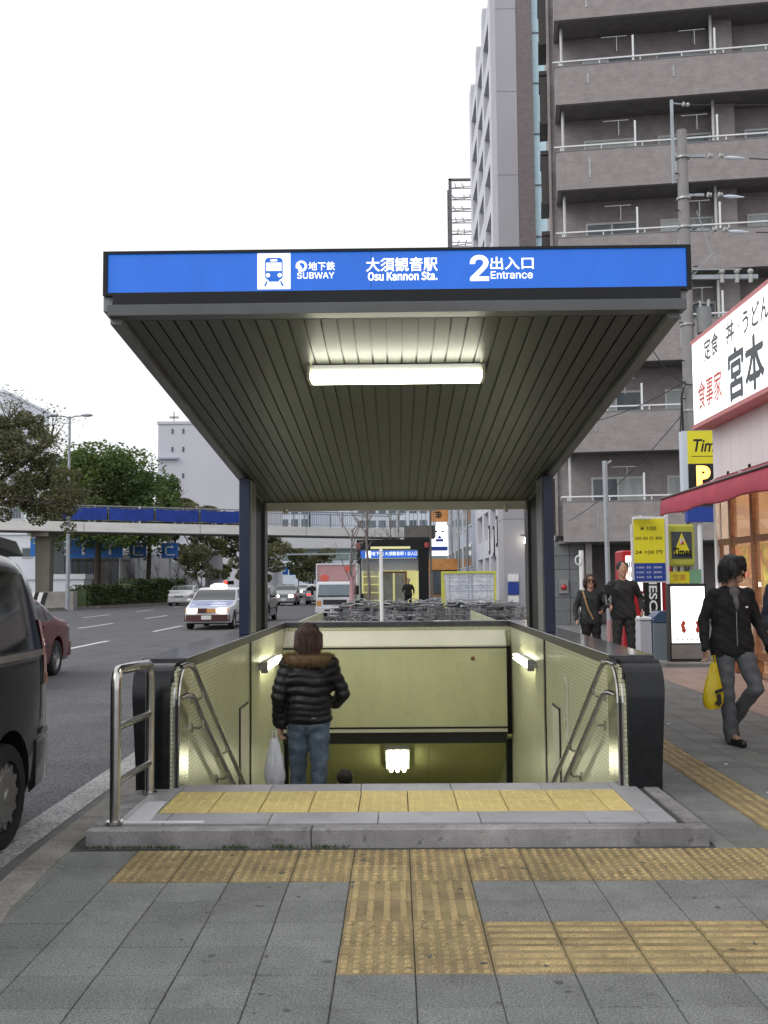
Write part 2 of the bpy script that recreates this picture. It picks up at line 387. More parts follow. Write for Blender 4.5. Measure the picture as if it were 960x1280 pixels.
def text_mesh(body, h, width=None, ext=.002, bold=0.0, skew=0, latin=False):
    cu = bpy.data.curves.new('t', 'FONT'); cu.body = body; cu.size = 1; cu.extrude = 0; cu.offset = bold; cu.align_x = 'CENTER'
    cu.resolution_u = 3
    if latin and LATIN: cu.font = CJK if latin == 'cjk' else LATIN
    cu.shear = skew
    o = bpy.data.objects.new('t', cu); COL.objects.link(o); me = applied(o); drop(o)
    xs = [v.co.x for v in me.vertices]; ys = [v.co.y for v in me.vertices]
    x0, x1, y0, y1 = min(xs), max(xs), min(ys), max(ys); sy = h/(y1-y0); sx = (width/(x1-x0)) if width else sy
    for v in me.vertices: v.co = ((v.co.x-(x0+x1)/2)*sx, (v.co.y-(y0+y1)/2)*sy, ext)
    return me
def text(name, body, h, width, mat, parent, loc, rot=(pi/2, 0, 0), bold=0.0, skew=0, label=None, latin=False, fat=0):
    """flat lettering standing just proud of its sign; loc is in the parent's frame"""
    me = text_mesh(body, h, width, 0, bold, skew, latin)
    if fat:                                         # brush-thick strokes: the outline laid down again a few millimetres off
        q = MB(); vs = [tuple(v.co) for v in me.vertices]; fs = [tuple(p.vertices) for p in me.polygons]
        for i, (dx, dy) in enumerate(((0, 0), (fat, 0), (0, fat), (fat, fat), (-fat, 0), (0, -fat))): q.add([(x+dx, y+dy, z+.0004*i) for x, y, z in vs], fs)
        me = q.mesh('lettering')
    o = link_mesh(name, me, parent, (mat,), label); o.location = loc; o.rotation_euler = rot
    return o
# organic forms: capsules and ellipsoids fused by a voxel remesh
class Blob(MB):
    def cap(s, a, b, r0, r1=None, n=12):
        r1 = r0 if r1 is None else r1
        s.cyl(a, b, r0, r1, n); s.sphere(a, r0, n, 8); s.sphere(b, r1, n, 8); return s
    def chain(s, pts, rs):
        for i in range(len(pts)-1): s.cap(pts[i], pts[i+1], rs[i], rs[i+1])
        return s
    def fuse(s, name, mat, parent=None, voxel=.01, smooth=4, disp=None, label=None):
        me = s.mesh('tmp'); o = bpy.data.objects.new('tmp', me); COL.objects.link(o)
        m = o.modifiers.new('r', 'REMESH'); m.mode = 'VOXEL'; m.voxel_size = voxel
        if smooth: q = o.modifiers.new('s', 'SMOOTH'); q.iterations = smooth; q.factor = .6
        out = applied(o); drop(o)
        if disp:
            for v in out.vertices: v.co = v.co+Vector(disp(v.co))
        out.polygons.foreach_set('use_smooth', [True]*len(out.polygons))
        ob = link_mesh(name, out, parent, (mat,), label); return ob
def lerp_list(tab, x):
    if x <= tab[0][0]: return tab[0][1]
    for (a, va), (b, vb) in zip(tab, tab[1:]):
        if x <= b: return va+(vb-va)*(x-a)/(b-a)
    return tab[-1][1]
# ---------------------------------------------------------------- ground
RZ = -.12                                          # road level, pavement is 0
HX0, HX1, HY0, HY1 = -1.55, 1.55, 7.1, 21.0        # stairwell hole
b = MB()
for x0, x1, y0, y1 in ((-900, HX0, -300, 2000), (HX1, 900, -300, 2000), (HX0, HX1, -300, HY0), (HX0, HX1, HY1, 2000)):
    b.quad((x0, y0, RZ), (x1, y0, RZ), (x1, y1, RZ), (x0, y1, RZ))
struct('road', b, 'asphalt')
kin = [(140, -1.86), (12, -1.86), (6, -1.83), (5, -1.80), (4.4, -1.72), (4.1, -1.66), (3.6, -1.56), (3.0, -1.44), (2, -1.25), (0, -.7), (-3, .5)]   # kerb line, inner edge
b = MB()
bx = 1.55
for (ya, xa), (yb, xb) in zip(kin, kin[1:]):       # pavement bed, with its edge towards the road
    cuts = [ya]+[c for c in (HY1, HY0) if yb < c < ya]+[yb]
    for c0, c1 in zip(cuts, cuts[1:]):
        X = lambda y: xa+(xb-xa)*(y-ya)/(yb-ya)
        if c0 <= HY1 and c1 >= HY0 and c1 < HY1:
            b.quad((X(c1), c1, -.008), (HX0, c1, -.008), (HX0, c0, -.008), (X(c0), c0, -.008))
            b.quad((HX1, c1, -.008), (60, c1, -.008), (60, c0, -.008), (HX1, c0, -.008))
        else: b.quad((X(c1), c1, -.008), (60, c1, -.008), (60, c0, -.008), (X(c0), c0, -.008))
pavement = struct('pavement', b, 'mortar')
# distant paving, material takes over
b = MB()
YF = 9.38
for x0, x1, y0, y1 in ((-1.85, HX0-.3, YF, 140), (1.85, 3.95, YF, 140), (3.95, 60, 17.3, 140), (HX0-.3, HX1+.3, 22, 140)):
    b.quad((x0, y0, 0), (x1, y0, 0), (x1, y1, 0), (x0, y1, 0))
struct('far_paving', b, 'slab_far')
b = MB(); b.quad((3.953, 7.5, .0), (60, 7.5, .0), (60, 17.3, .0), (3.953, 17.3, .0)); struct('shop_front_paving', b, 'glow_tint_paver')
# slabs one by one
GX, GY, T = -.243, 5.161, .3
def inner_kerb(y):
    return lerp_list([(a, c) for a, c in sorted(kin)], y)
def slabmesh(w, d, bev=.003):
    m = MB(); m.box(.002, w-.002, .002, d-.002, -.03, 0, bev); return m.mesh('slab')
sl = slabmesh(T, T); sl.materials.append(MATS['slab'])
def dot_mesh():
    m = MB(); m.box(.002, T-.002, .002, T-.002, -.03, 0, .003); m.mi = 1
    for i in range(6):
        for j in range(6):
            x = .027+.0492*i; y = .027+.0492*j
            m.cyl((x, y, -.001), (x, y, .0055), .0165, .011, 8)
    me = m.mesh('dots'); me.materials.append(MATS['tactile_worn']); me.materials.append(MATS['tactile_top']); me.polygons.foreach_set('material_index', m.m); return me
def bar_mesh(alongx):
    m = MB(); m.box(.002, T-.002, .002, T-.002, -.03, 0, .003); m.mi = 1
    for i in range(4):
        c = .0375+.075*i
        if alongx: m.hexa([(.012, c-.017, -.001), (.288, c-.017, -.001), (.288, c+.017, -.001), (.012, c+.017, -.001), (.018, c-.011, .0055), (.282, c-.011, .0055), (.282, c+.011, .0055), (.018, c+.011, .0055)])
        else: m.hexa([(c-.017, .012, -.001), (c+.017, .012, -.001), (c+.017, .288, -.001), (c-.017, .288, -.001), (c-.011, .018, .0055), (c+.011, .018, .0055), (c+.011, .282, .0055), (c-.011, .282, .0055)])
    me = m.mesh('bars'); me.materials.append(MATS['tactile_worn']); me.materials.append(MATS['tactile_top']); me.polygons.foreach_set('material_index', m.m); return me
dotm, barx, bary = dot_mesh(), bar_mesh(True), bar_mesh(False)
special = {}
for c in range(-4, 26):
    for r in (0, 1): special[(c, r)] = dotm
for c in (0, 1):
    for r in (-1, -2): special[(c, r)] = bary
    for r in (-3, -4): special[(c, r)] = dotm
for c in range(2, 26):
    for r in (-3, -4): special[(c, r)] = barx
rr = random.Random(3)
nslab = 0
for r in range(-8, 15):
    y = GY+T*r
    xk = inner_kerb(y+.15)
    for c in range(-6, 15):
        x = GX+T*c
        if x+T > 4.06 and y >= 7.4: continue
        if x > .45*y+.6 or x < -.42*y-.6: continue
        if r >= 2 and (x+T > -1.8 and x < 1.80): continue
        if r >= 2 and x < 0: continue
        if x+T < xk+.03: continue
        if r >= 2 and 2.1 <= x+.01 < 2.4: continue
        me = special.get((c, r), sl)
        if x < xk: 
            if x+T-xk < .08: continue
            m2 = MB(); m2.box(0, x+T-xk-.006, .003, T-.003, -.03, 0, .003); m2 = m2.mesh('cut'); m2.materials.append(MATS['slab'])
            o = child('paving_slab', m2, pavement, (xk+.003, y, rr.uniform(-.0015, .001)))
            nslab += 1; continue
        o = child('tactile_tile' if me is not sl else 'paving_slab', me, pavement, (x, y, rr.uniform(-.0012, .0012)), (rr.uniform(-.003, .003), rr.uniform(-.003, .003), rr.uniform(-.004, .004)))
        nslab += me is sl
# mortar fillet between the cut slabs and the kerb
for r in range(-8, 2):
    y = GY+T*r; xs_ = [GX+T*c for c in range(-6, 3) if GX+T*(c+1) >= inner_kerb(y+.15)+.03 and not (GX+T*c < inner_kerb(y+.15) and GX+T*(c+1)-inner_kerb(y+.15) < .08) and GX+T*c > -.42*y-.6]
    x = max(min(xs_), inner_kerb(y+.15)+.004)
    if x-min(inner_kerb(y), inner_kerb(y+T)) > .006:
        b = MB(); b.quad((inner_kerb(y), y, -.003), (x, y, -.003), (x, y+T, -.003), (min(inner_kerb(y+T), x-.001), y+T, -.003)); b.build('edge_fillet', 'slab', pavement)
# the same paving beyond the slabs laid one by one
b = MB()
for r in range(-8, 15):
    y = GY+T*r; cs_ = [c for c in range(-6, 15) if not ((GX+T*c)+T > 4.06 and y >= 7.4) and not (GX+T*c > .45*y+.6)]
    x = GX+T*(max(cs_)+1)
    if y < 7.4: b.quad((x, y, 0), (60, y, 0), (60, y+T, 0), (x, y+T, 0))
b.quad((.2, -3, 0), (60, -3, 0), (60, GY-8*T, 0), (-1.30, GY-8*T, 0))
b.quad((-1.30, GY-8*T, 0), (-.68, 0, 0), (.2, -3, 0), (.2, -2.9, 0))
struct('side_paving', b, 'slab_far')
# narrow strip between the entrance step and the first full slabs
for r in range(2, 15):
    y = GY+T*r
    m2 = MB(); m2.box(1.75, 1.854, y+.003, y+T-.003, -.03, 0, .002); m2.build('paving_slab', 'slab', pavement)
    if 2.16: m3 = child('tactile_tile', bary, pavement, (2.157, y, .001))
b = MB()                                           # the guide line further off, too small to tell its tiles apart
for i in range(4):
    x = 2.157+.0375+.075*i; b.box(x-.014, x+.014, YF, 60, .004, .0075)
b.box(2.16, 2.454, YF, 60, .0015, .0042)
g = b.build('guide_line', 'tactile_far'); tag(g, kind='structure')
# kerb stones
for i in range(24):
    y0 = 1.2+.6*i; y1 = y0+.592
    a0, a1 = inner_kerb(y0), inner_kerb(y1)
    m = MB(); m.hexa([(a0-.21, y0, RZ-.02), (a0-.002, y0, RZ-.02), (a1-.002, y1, RZ-.02), (a1-.21, y1, RZ-.02), (a0-.185, y0, .004), (a0-.002, y0, .004), (a1-.002, y1, .004), (a1-.185, y1, .004)])
    m.build('kerbstone', 'kerb_stone', pavement, bevel=.008)
b = MB(); b.hexa([(-2.07, 15.6, RZ-.02), (-1.862, 15.6, RZ-.02), (-1.862, 140, RZ-.02), (-2.07, 140, RZ-.02), (-2.045, 15.6, .004), (-1.862, 15.6, .004), (-1.862, 140, .004), (-2.045, 140, .004)])
tag(b.build('far_kerb', 'kerb_stone'), kind='structure')
b = MB()
ys = [(-3), 0, 2, 3, 3.6, 4.1, 4.4, 5, 6, 12, 140]
for a, c in zip(ys, ys[1:]):
    xa, xb = inner_kerb(a)-.212, inner_kerb(c)-.212
    b.quad((xa-.40, a, RZ+.006), (xa, a, RZ+.006), (xb, c, RZ+.006), (xb-.40, c, RZ+.006))
struct('gutter', b, 'gutter_dark')
b = MB()
for a, c in zip(ys, ys[1:]):
    xa, xb = inner_kerb(a)-.40, inner_kerb(c)-.40
    b.quad((xa-.24, a, RZ+.010), (xa, a, RZ+.010), (xb, c, RZ+.010), (xb-.24, c, RZ+.010))
struct('gutter_strip', b, 'gutter')
# lane dashes: 5 m long, 5 m apart; solid edge at the median
b = MB()
def dash(x, y0, y1, w=.15): b.quad((x-w/2, y0, RZ+.004), (x+w/2, y0, RZ+.004), (x+w/2, y1, RZ+.004), (x-w/2, y1, RZ+.004))
for k in range(-1, 9):
    y = 34.4+10*k
    dash(-8.15, y, y+4.6)
    dash(-11.6, y+3, y+7.6)
    dash(-15.1, y+5, y+9.6)
struct('lane_marking', b, 'road_paint')
# litter and gum on the paving
for x, y, s_ in ((1.92, 5.28, .02), (2.55, 7.2, .02), (2.6, 8.3, .016), (2.75, 10.6, .02), (-4.2, 9, .02), (-3.1, 11.4, .025), (-3.8, 14, .025), (2.3, 6.4, .014)):
    m = MB(); z = 0.002 if x > -1.8 else RZ+.003
    m.prism([(x-s_, y), (x-.3*s_, y-s_*.8), (x+s_, y-.2*s_), (x+.4*s_, y+s_)], 'z', z, z+.006)
    o = m.build('paper_scrap', 'litter'); tag(o, {1.92: 'white scrap of litter on the grey slabs just right of the granite step corner', 2.55: 'white scrap of litter on the slabs beside the near end of the guide line', 2.6: 'white scrap of litter to the right of the guide line', 2.75: 'white scrap of litter on the pavement in front of the restaurant', 2.3: 'tiny white scrap of litter lying on the guide line', -4.2: 'nearest white scrap of litter on the road', -3.1: 'white scrap of litter on the road behind the guard frame', -3.8: 'farthest white scrap of litter on the road'}[x], 'litter', 'scraps of litter')
b = MB()
for i in range(70):
    x = rr.uniform(-1.0, 2.6); y = rr.uniform(3.6, 5.8); s_ = rr.uniform(.005, .020)
    b.prism([(x+s_*cos(t)*rr.uniform(.4, 1.3), y+s_*.9*sin(t)*rr.uniform(.6, 1.2)) for t in [k*pi/4 for k in range(8)]], 'z', .001, .0024)
tag(b.build('gum_stains', 'gum', pavement), kind='stuff')
b = MB()
for i in range(420):
    x = rr.choice((-1.66, -1.45, -1.3, -.9, -.62, -.4))+rr.gauss(0, .055); y = 5.824-abs(rr.gauss(0, .012)); h = rr.uniform(.006, .026); a = rr.uniform(0, pi); l = .004
    b.add([(x-l*cos(a), y-l*sin(a), 0), (x+l*cos(a), y+l*sin(a), 0), (x+rr.uniform(-.01, .01), y-rr.uniform(0, .01), h)], [(0, 1, 2)])
tag(b.build('moss', 'moss'), 'green moss and weeds along the foot of the granite step', 'weeds', kind='stuff')
# ---------------------------------------------------------------- granite step (platform) in front of the stairs
PX0, PX1, PY0, PY1, PZ = -1.755, 1.728, 5.83, 7.1, .10
pf = thing('entrance_step', 'low granite step with yellow tactile tiles at the head of the subway stairs', 'step', (0, PY0, 0))
b = MB(); b.box(PX0+.02, PX1-.02, PY0+.02, PY1-.001, -.05, PZ-.02); b.build('step_bed', 'groove', pf)
xs = [PX0, -.02, PX1]
xe = [PX0, -1.0, .02, 1.0, PX1]
for a, c in zip([PX0, -.49, PX1-.002], [-.49, PX1-.002]):
    b = MB(); b.box(a+.003, c-.003, PY0, PY0+.10, -.03, PZ-.004, .006); b.build('kerb_block', 'granite_kerb', pf)
b = MB(); b.box(PX0, PX1, PY0+.104, PY0+.13, .05, PZ-.012); b.build('drain_slot', 'groove', pf)
b = MB(); b.box(PX1-.10, PX1, PY0+.14, PY1, -.03, PZ-.004, .006); b.build('kerb_block', 'granite_kerb', pf)
b = MB(); b.box(PX1-.14, PX1-.105, PY0+.14, PY1, .03, PZ-.012); b.build('drain_slot', 'groove', pf)
b = MB(); b.box(PX0, PX0+.12, PY0+.14, PY1, -.03, PZ-.004, .006); b.build('kerb_block', 'granite_kerb', pf)
def plate(x0, x1, y0, y1, m='granite_plate'):
    q = MB(); q.box(x0+.0025, x1-.0025, y0+.0025, y1-.0025, .03, PZ, .002); return q.build('granite_plate', m, pf)
xr = PX1-.145; yl = PY0+.135
ee = [-1.632, -1.35, -.75, -.12, .47, 1.09, 1.42, xr]
for a, c in zip(ee, ee[1:]): plate(a, c, yl, 6.24)
ee = [-1.445, -.85, -.25, .35, .95, 1.41]
for a, c in zip(ee, ee[1:]): plate(a, c, 6.86, 7.1)
for y0, y1 in ((6.24, 6.55), (6.55, 6.86), (6.86, 7.1)): plate(-1.632, -1.45, y0, y1)
for y0, y1 in ((6.24, 6.7), (6.7, 7.1)): plate(1.412, xr, y0, y1)
b = MB(); b.box(-1.60, -1.12, 5.985, 6.02, PZ-.001, PZ+.0045); b.build('paint_stripe', 'white_metal', pf)
b = MB(); b.hexa([(-1.58, 6.03, PZ), (-1.44, 6.03, PZ), (-1.46, 6.55, PZ), (-1.58, 6.55, PZ), (-1.58, 6.03, PZ+.004), (-1.44, 6.03, PZ+.004), (-1.46, 6.55, PZ+.004), (-1.58, 6.55, PZ+.004)]); b.build('paint_stripe', 'tower_white', pf)
w_ = 2.855/9.5
def small_dots(w, d):
    m = MB(); m.box(.003, w-.003, .003, d-.003, -.02, 0, .002)
    for i in range(5):
        for j in range(5):
            m.cyl(((i+.5)*w/5, (j+.5)*d/5, -.001), ((i+.5)*w/5, (j+.5)*d/5, .004), .014, .009, 7)
    me = m.mesh('t'); me.materials.append(MATS['tactile_new']); return me
tdm = small_dots(.3005, .305)
for i in range(9):
    for j in range(2): child('tactile_tile', tdm, pf, (-1.445+.3005*i, 6.247-PY0+.306*j, PZ+.001))
hm = small_dots(.15, .305)
for j in range(2): child('tactile_tile', hm, pf, (-1.445+.3005*9, 6.247-PY0+.306*j, PZ+.001))

# ---------------------------------------------------------------- stairwell
sw = thing('stairwell', 'open subway stairwell lined with yellow green tiles under dark granite caps', 'stairwell', (0, 7.1, 0))
WX = 1.49; WO = 1.795; WT = .95; BY = 13.62
def wall_sec(x0, x1, y0, y1, z0, z1, name, mat): q = MB(); q.box(x0, x1, y0, y1, z0, z1); return q.build(name, mat, sw)
for s_ in (-1, 1):
    # wall core with tiled inside (thin lining proud of the core), granite outside
    a, c = sorted((s_*(WX+.02), s_*(WO-.02)))
    wall_sec(a, c, 7.02, BY+.3, -.1, WT-.07, 'wall_core', 'granite_cap')
    a, c = sorted((s_*(WX+.02), s_*(WX+.30)))
    wall_sec(a, c, 7.09, 21, -6, -.1, 'wall_core', 'concrete')
    a, c = sorted((s_*WX, s_*(WX+.021)))
    wall_sec(a, c, 6.99, 20.9, -5.9, WT-.072, 'tiled_wall', 'wall_tile')
    wall_sec(*sorted((s_*(WX-.012), s_*(WX+.01))), 10.42, 10.50, -5, WT-.07, 'joint_cover', 'dark_trim')
    # cap slabs
    n = 7
    for k in range(n):
        y0 = 7.25+(BY+.3-7.25)*k/n; y1 = 7.25+(BY+.3-7.25)*(k+1)/n
        a, c = sorted((s_*(WX-.015), s_*(WO)))
        q = MB(); q.box(a, c, y0+.0015, y1-.0015, WT-.07, WT, .008); q.build('cap_stone', 'granite_cap', sw)
    q = MB(); q.box(*sorted((s_*(WX-.019), s_*(WX-.0155))), 7.2, BY+.29, WT-.072, WT-.002); q.build('cap_lip', 'dark_trim', sw)
    # granite pylon closing the wall: rounded shoulder, battered outer face
    R_ = .24; prof = [(7.249, -.02), (6.95, -.02), (6.95, WT-.03-R_)]
    for k in range(1, 9):
        t = pi/2*k/8; prof.append((6.95+R_*(1-cos(t)), WT-.03-R_+R_*sin(t)))
    prof.append((7.249, WT-.03))
    def pyl(x_in, x_out_b, x_out_t, name, mat, dz=0, dy=0):
        q = MB(); n_ = len(prof); vs = []
        for side in (0, 1):
            for y, z in prof:
                xo = x_out_b+(x_out_t-x_out_b)*max(0, z)/WT
                vs.append((s_*(x_in if side == 0 else xo), y+dy, z+dz))
        fs = [tuple(range(n_)), tuple(range(2*n_-1, n_-1, -1))]+[(i, n_+i, n_+(i+1) % n_, (i+1) % n_) for i in range(n_)]
        q.add(vs, fs); return q.build(name, mat, sw, smooth=.5)
    pyl(1.535, 1.745, 1.80, 'pylon', 'granite_black')
    q = MB(); q.box(*sorted((s_*1.532, s_*1.805)), 6.975, 7.248, WT-.03+.001, WT-.001, .01) if False else None
    # stainless edge trims with a dark groove and the tiled reveal between
    for xa, xb, mt, yy in ((1.468, 1.478, 'stainless', 6.965), (1.480, 1.498, 'dark_trim', 6.985), (1.500, 1.512, 'stainless', 6.962), (1.513, 1.532, 'wall_tile', 6.97)):
        pr = [(7.1, PZ), (yy, PZ), (yy, WT-.30)]
        for k in range(1, 7):
            t = pi/2*k/6; pr.append((yy+.22*(1-cos(t)), WT-.30+.24*sin(t)))
        pr.append((7.26, WT-.062))
        pr.append((7.26, PZ))
        q = MB(); q.prism(pr, 'x', *sorted((s_*xa, s_*xb))); q.build('edge_trim', mt, sw)
# back wall, lintel and the covered flight below
wall_sec(-WX+.003, WX-.003, BY, BY+.02, .60, WT-.072, 'tiled_wall', 'wall_tile')
wall_sec(-WX-.28, WX+.28, BY+.021, BY+.30, -.5, WT-.072, 'wall_core', 'concrete')
for k in range(3):
    a = -WX+.02+(2*WX-.04)*k/3; q = MB(); q.box(a, a+(2*WX-.04)/3-.004, BY-.012, BY+.30, WT-.07, WT-.001, .008); q.build('cap_stone', 'granite_cap', sw)
LX0, LX1 = -WX+.004, WX-.075
q = MB(); q.prism([(BY-.01, .83), (BY-.20, .645), (BY-.20, .625), (BY-.01, .62)], 'x', LX0, LX1); q.build('lintel_slope', 'lintel_light', sw)  # paler than the panel, the light on its upward face put into colour
q = MB(); q.box(LX0, LX1, BY-.195, BY-.002, .60, .622); q.build('lintel_groove', 'dark_trim', sw)
q = MB(); q.box(LX0, LX1, BY-.20, BY-.003, -.40, .598); lp = q.build('lintel_panel', 'lintel_panel', sw)
q = MB(); q.box(LX0, LX1, BY-.203, BY-.003, -.425, -.402); q.build('lintel_groove', 'dark_trim', sw)
q = MB(); q.box(LX0, LX1, BY-.20, BY-.003, -.47, -.427); q.build('lintel_edge', 'lintel_light', sw)
q = MB(); q.cyl((.98, BY-.205, .47), (.98, BY-.19, .47), .03, n=12); q.build('bolt_cap', 'wood', sw)
q = MB(); q.box(LX1+.002, WX-.002, BY-.03, BY+.10, -5, .62); q.build('shutter_rail', 'frame_black', sw)
q = MB(); q.box(-WX+.002, -WX+.05, BY-.03, BY+.10, -5, -.48); q.build('shutter_rail', 'frame_black', sw)
q = MB(); q.box(LX0, LX1, BY-.14, BY-.004, -.62, -.475); q.build('shutter_slot', 'dark_trim', sw)
# sloping ceiling in panels, then the flat passage
def cz(y): return -.60-.5*(y-BY)
edges = [-WX+.002, -.95, .42, WX-.002]
for a, c in zip(edges, edges[1:]):
    q = MB()
    q.hexa([(a+.003, BY-.12, cz(BY-.12)), (c-.003, BY-.12, cz(BY-.12)), (c-.003, 17.4, cz(17.4)), (a+.003, 17.4, cz(17.4)), (a+.003, BY-.12, cz(BY-.12)+.03), (c-.003, BY-.12, cz(BY-.12)+.03), (c-.003, 17.4, cz(17.4)+.03), (a+.003, 17.4, cz(17.4)+.03)])
    q.build('ceiling_panel', 'ceiling_paint', sw)
q = MB(); q.hexa([(-WX, BY+.2, cz(BY+.2)+.04), (WX, BY+.2, cz(BY+.2)+.04), (WX, 17.4, cz(17.4)+.04), (-WX, 17.4, cz(17.4)+.04), (-WX, BY+.2, -.1), (WX, BY+.2, -.1), (WX, 17.4, -.1), (-WX, 17.4, -.1)]); q.build('ceiling_slab', 'concrete', sw)
q = MB(); q.box(-WX, WX, 17.4, 21, cz(17.4), cz(17.4)+.1); q.build('passage_ceiling', 'ceiling_paint', sw)
q = MB(); q.box(-WX-.3, WX+.3, 20.9, 21, -6, -.1); q.build('passage_wall', 'wall_tile', sw)
for k in range(30):
    y = 7.1+.30*k; z = PZ-.15*(k+1)
    q = MB(); q.box(-WX+.001, WX-.001, y+.001, y+.30, z-.6, z); st = q.build('stair_tread', 'granite_light', sw)
    q = MB(); q.box(-WX+.03, WX-.03, y+.012, y+.05, z, z+.004); q.build('nosing_strip', 'tactile_new', st)
q = MB(); q.box(-WX, WX, 16.1, 21, -4.6, -4.42); q.build('passage_floor', 'granite_light', sw)
q = MB(); q.box(-WX, WX, HY0+.002, HY0+.02, -.5, -.01); q.build('riser_wall', 'concrete', sw)
# recessed display panels in the side walls
for s_, y0, y1, mt in ((-1, 9.75, 10.25, 'granite_light'), (1, 9.55, 9.95, 'sign_white_box')):
    q = MB(); q.box(*sorted((s_*(WX-.012), s_*(WX+.0))), y0-.02, y1+.02, -.75, .30); f = q.build('panel_frame', 'dark_trim', sw)
    q = MB(); q.box(*sorted((s_*(WX-.016), s_*(WX-.0125))), y0, y1, -.73, .28); q.build('panel', 'lintel_light', f)
q = MB(); q.box(WX-.014, WX-.002, 9.05, 9.22, .10, .62); f = q.build('wall_notice', 'lintel_light', sw)
t_ = text_mesh('足元注意', .06, .40, 0); o = link_mesh('lettering', t_, f, ('ink_dark',)); o.location = (WX-.017, 9.135-7.1, .36)
o.rotation_euler = (pi/2, pi/2, -pi/2)
# handrails: two a side
def handrail(s_, z_top, ytop, label):
    t = thing('handrail', label, 'handrail', (s_*1.46, 7.0, z_top), group='handrails in the stairwell')
    pts = [(s_*1.462, 6.99, z_top), (s_*1.435, 7.03, z_top+.012), (s_*1.41, 7.10, z_top), (s_*1.405, 7.19, z_top-.045), (s_*1.405, 7.26, z_top-.09)]
    y = 7.26; z = z_top-.09
    while y < 16: y += .8; z -= .8*.53; pts.append((s_*1.405, y, z))
    q = MB(); q.tube(pts, .019, 10); q.build('rail', 'stainless', t, smooth=True)
    for k in range(8):
        yy = 7.45+1.05*k; zz = z_top-.09-.53*(yy-7.26)
        q = MB(); q.tube([(s_*1.405, yy, zz-.015), (s_*1.405, yy, zz-.06), (s_*1.43, yy, zz-.075), (s_*1.478, yy, zz-.075)], .010, 7); q.cyl((s_*1.476, yy, zz-.075), (s_*1.489, yy, zz-.075), .033, n=12)
        q.build('bracket', 'stainless', t, smooth=.6)
for s_, side in ((-1, 'left'), (1, 'right')):
    handrail(s_, .905, 7.26, 'upper stainless handrail on the %s tiled wall of the stairs' % side)
    handrail(s_, .70, 7.26, 'lower stainless handrail on the %s tiled wall of the stairs' % side)
# fluorescent wall lamps and the lamp on the sloping ceiling
def emit_light(y): pass
for s_, side in ((-1, 'left'), (1, 'right')):
    t = thing('wall_lamp', 'bare fluorescent lamp on the %s tiled wall beyond the roof post' % side, 'lamp', (s_*1.48, 11.9, .58), group='fluorescent wall lamps')
    q = MB(); q.box(*sorted((s_*1.49, s_*1.44)), 11.2, 12.5, .53, .60); q.build('housing', 'white_metal', t)
    q = MB(); q.cyl((s_*1.415, 11.2, .58), (s_*1.415, 12.5, .58), .018, n=10); q.cyl((s_*1.415, 11.2, .54), (s_*1.415, 12.5, .54), .018, n=10); q.build('tube', 'tube_wall', t)
    q = MB(); q.box(*sorted((s_*1.47, s_*1.40)), 11.13, 11.2, .50, .62); q.build('end_cap', 'steel_dull', t)
    q = MB(); q.box(*sorted((s_*1.49, s_*1.39)), 11.05, 11.08, .54, .58); q.build('bracket', 'steel_dull', t)
t = thing('ceiling_lamp', 'bright lamp on the sloping ceiling over the lower stairs', 'lamp', (-.01, 14.6, cz(14.6)))
q = MB(); q.box(-.16, .14, 14.1, 15.1, cz(14.1)-.05, cz(14.1)-.0) if False else None
q = MB(); q.hexa([(-.17, 13.8, cz(13.8)-.06), (.15, 13.8, cz(13.8)-.06), (.15, 14.6, cz(14.6)-.06), (-.17, 14.6, cz(14.6)-.06), (-.17, 13.8, cz(13.8)-.002), (.15, 13.8, cz(13.8)-.002), (.15, 14.6, cz(14.6)-.002), (-.17, 14.6, cz(14.6)-.002)]); q.build('housing', 'white_metal', t)
q = MB()
for xx in (-.10, -.01, .08): q.cyl((xx, 13.84, cz(13.84)-.09), (xx, 14.56, cz(14.56)-.09), .026, n=8)
q.build('tube', 'tube_deep', t)
# stainless guard frame at the left of the step
t = thing('guard_rail', 'stainless steel guard frame standing at the left edge of the granite step', 'guard rail', (-1.63, 6.4, .1))
x = -1.63
q = MB(); q.tube([(x, 5.98, .10), (x, 5.98, .86), (x, 5.985, .915), (x, 6.005, .95), (x, 6.05, .968), (x, 6.72, .95), (x, 6.77, .935), (x, 6.80, .90), (x, 6.81, .85), (x, 6.81, .10)], .031, 12); q.build('hoop', 'stainless', t, smooth=True)
for z0, z1 in ((.64, .62), (.33, .30)):
    q = MB(); q.cyl((x, 5.98, z0), (x, 6.81, z1), .021, n=10); q.build('crossbar', 'stainless', t, smooth=.7)
for y in (5.98, 6.81): q = MB(); q.cyl((x, y, .099), (x, y, .115), .05, n=14); q.build('foot_plate', 'stainless', t)

# ---------------------------------------------------------------- canopy
cp = thing('entrance_canopy', 'steel entrance canopy on navy posts with a slatted grey soffit', 'canopy', (0, 10.5, .95))
def sz(y): return 2.985-.0885*(y-5.75)             # soffit height
XC = 1.60
def beam(x0, x1, ya, yb, dz0, dz1, name, mat):
    q = MB(); q.hexa([(x0, ya, sz(ya)+dz0), (x1, ya, sz(ya)+dz0), (x1, yb, sz(yb)+dz0), (x0, yb, sz(yb)+dz0), (x0, ya, sz(ya)+dz1), (x1, ya, sz(ya)+dz1), (x1, yb, sz(yb)+dz1), (x0, yb, sz(yb)+dz1)])
    return q.build(name, mat, cp)
ns = 33; w_ = 3.10/ns
for k in range(ns):
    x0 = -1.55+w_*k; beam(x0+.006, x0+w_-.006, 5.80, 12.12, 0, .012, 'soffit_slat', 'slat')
beam(-1.56, 1.56, 5.79, 12.14, .014, .03, 'soffit_backing', 'dark_trim')
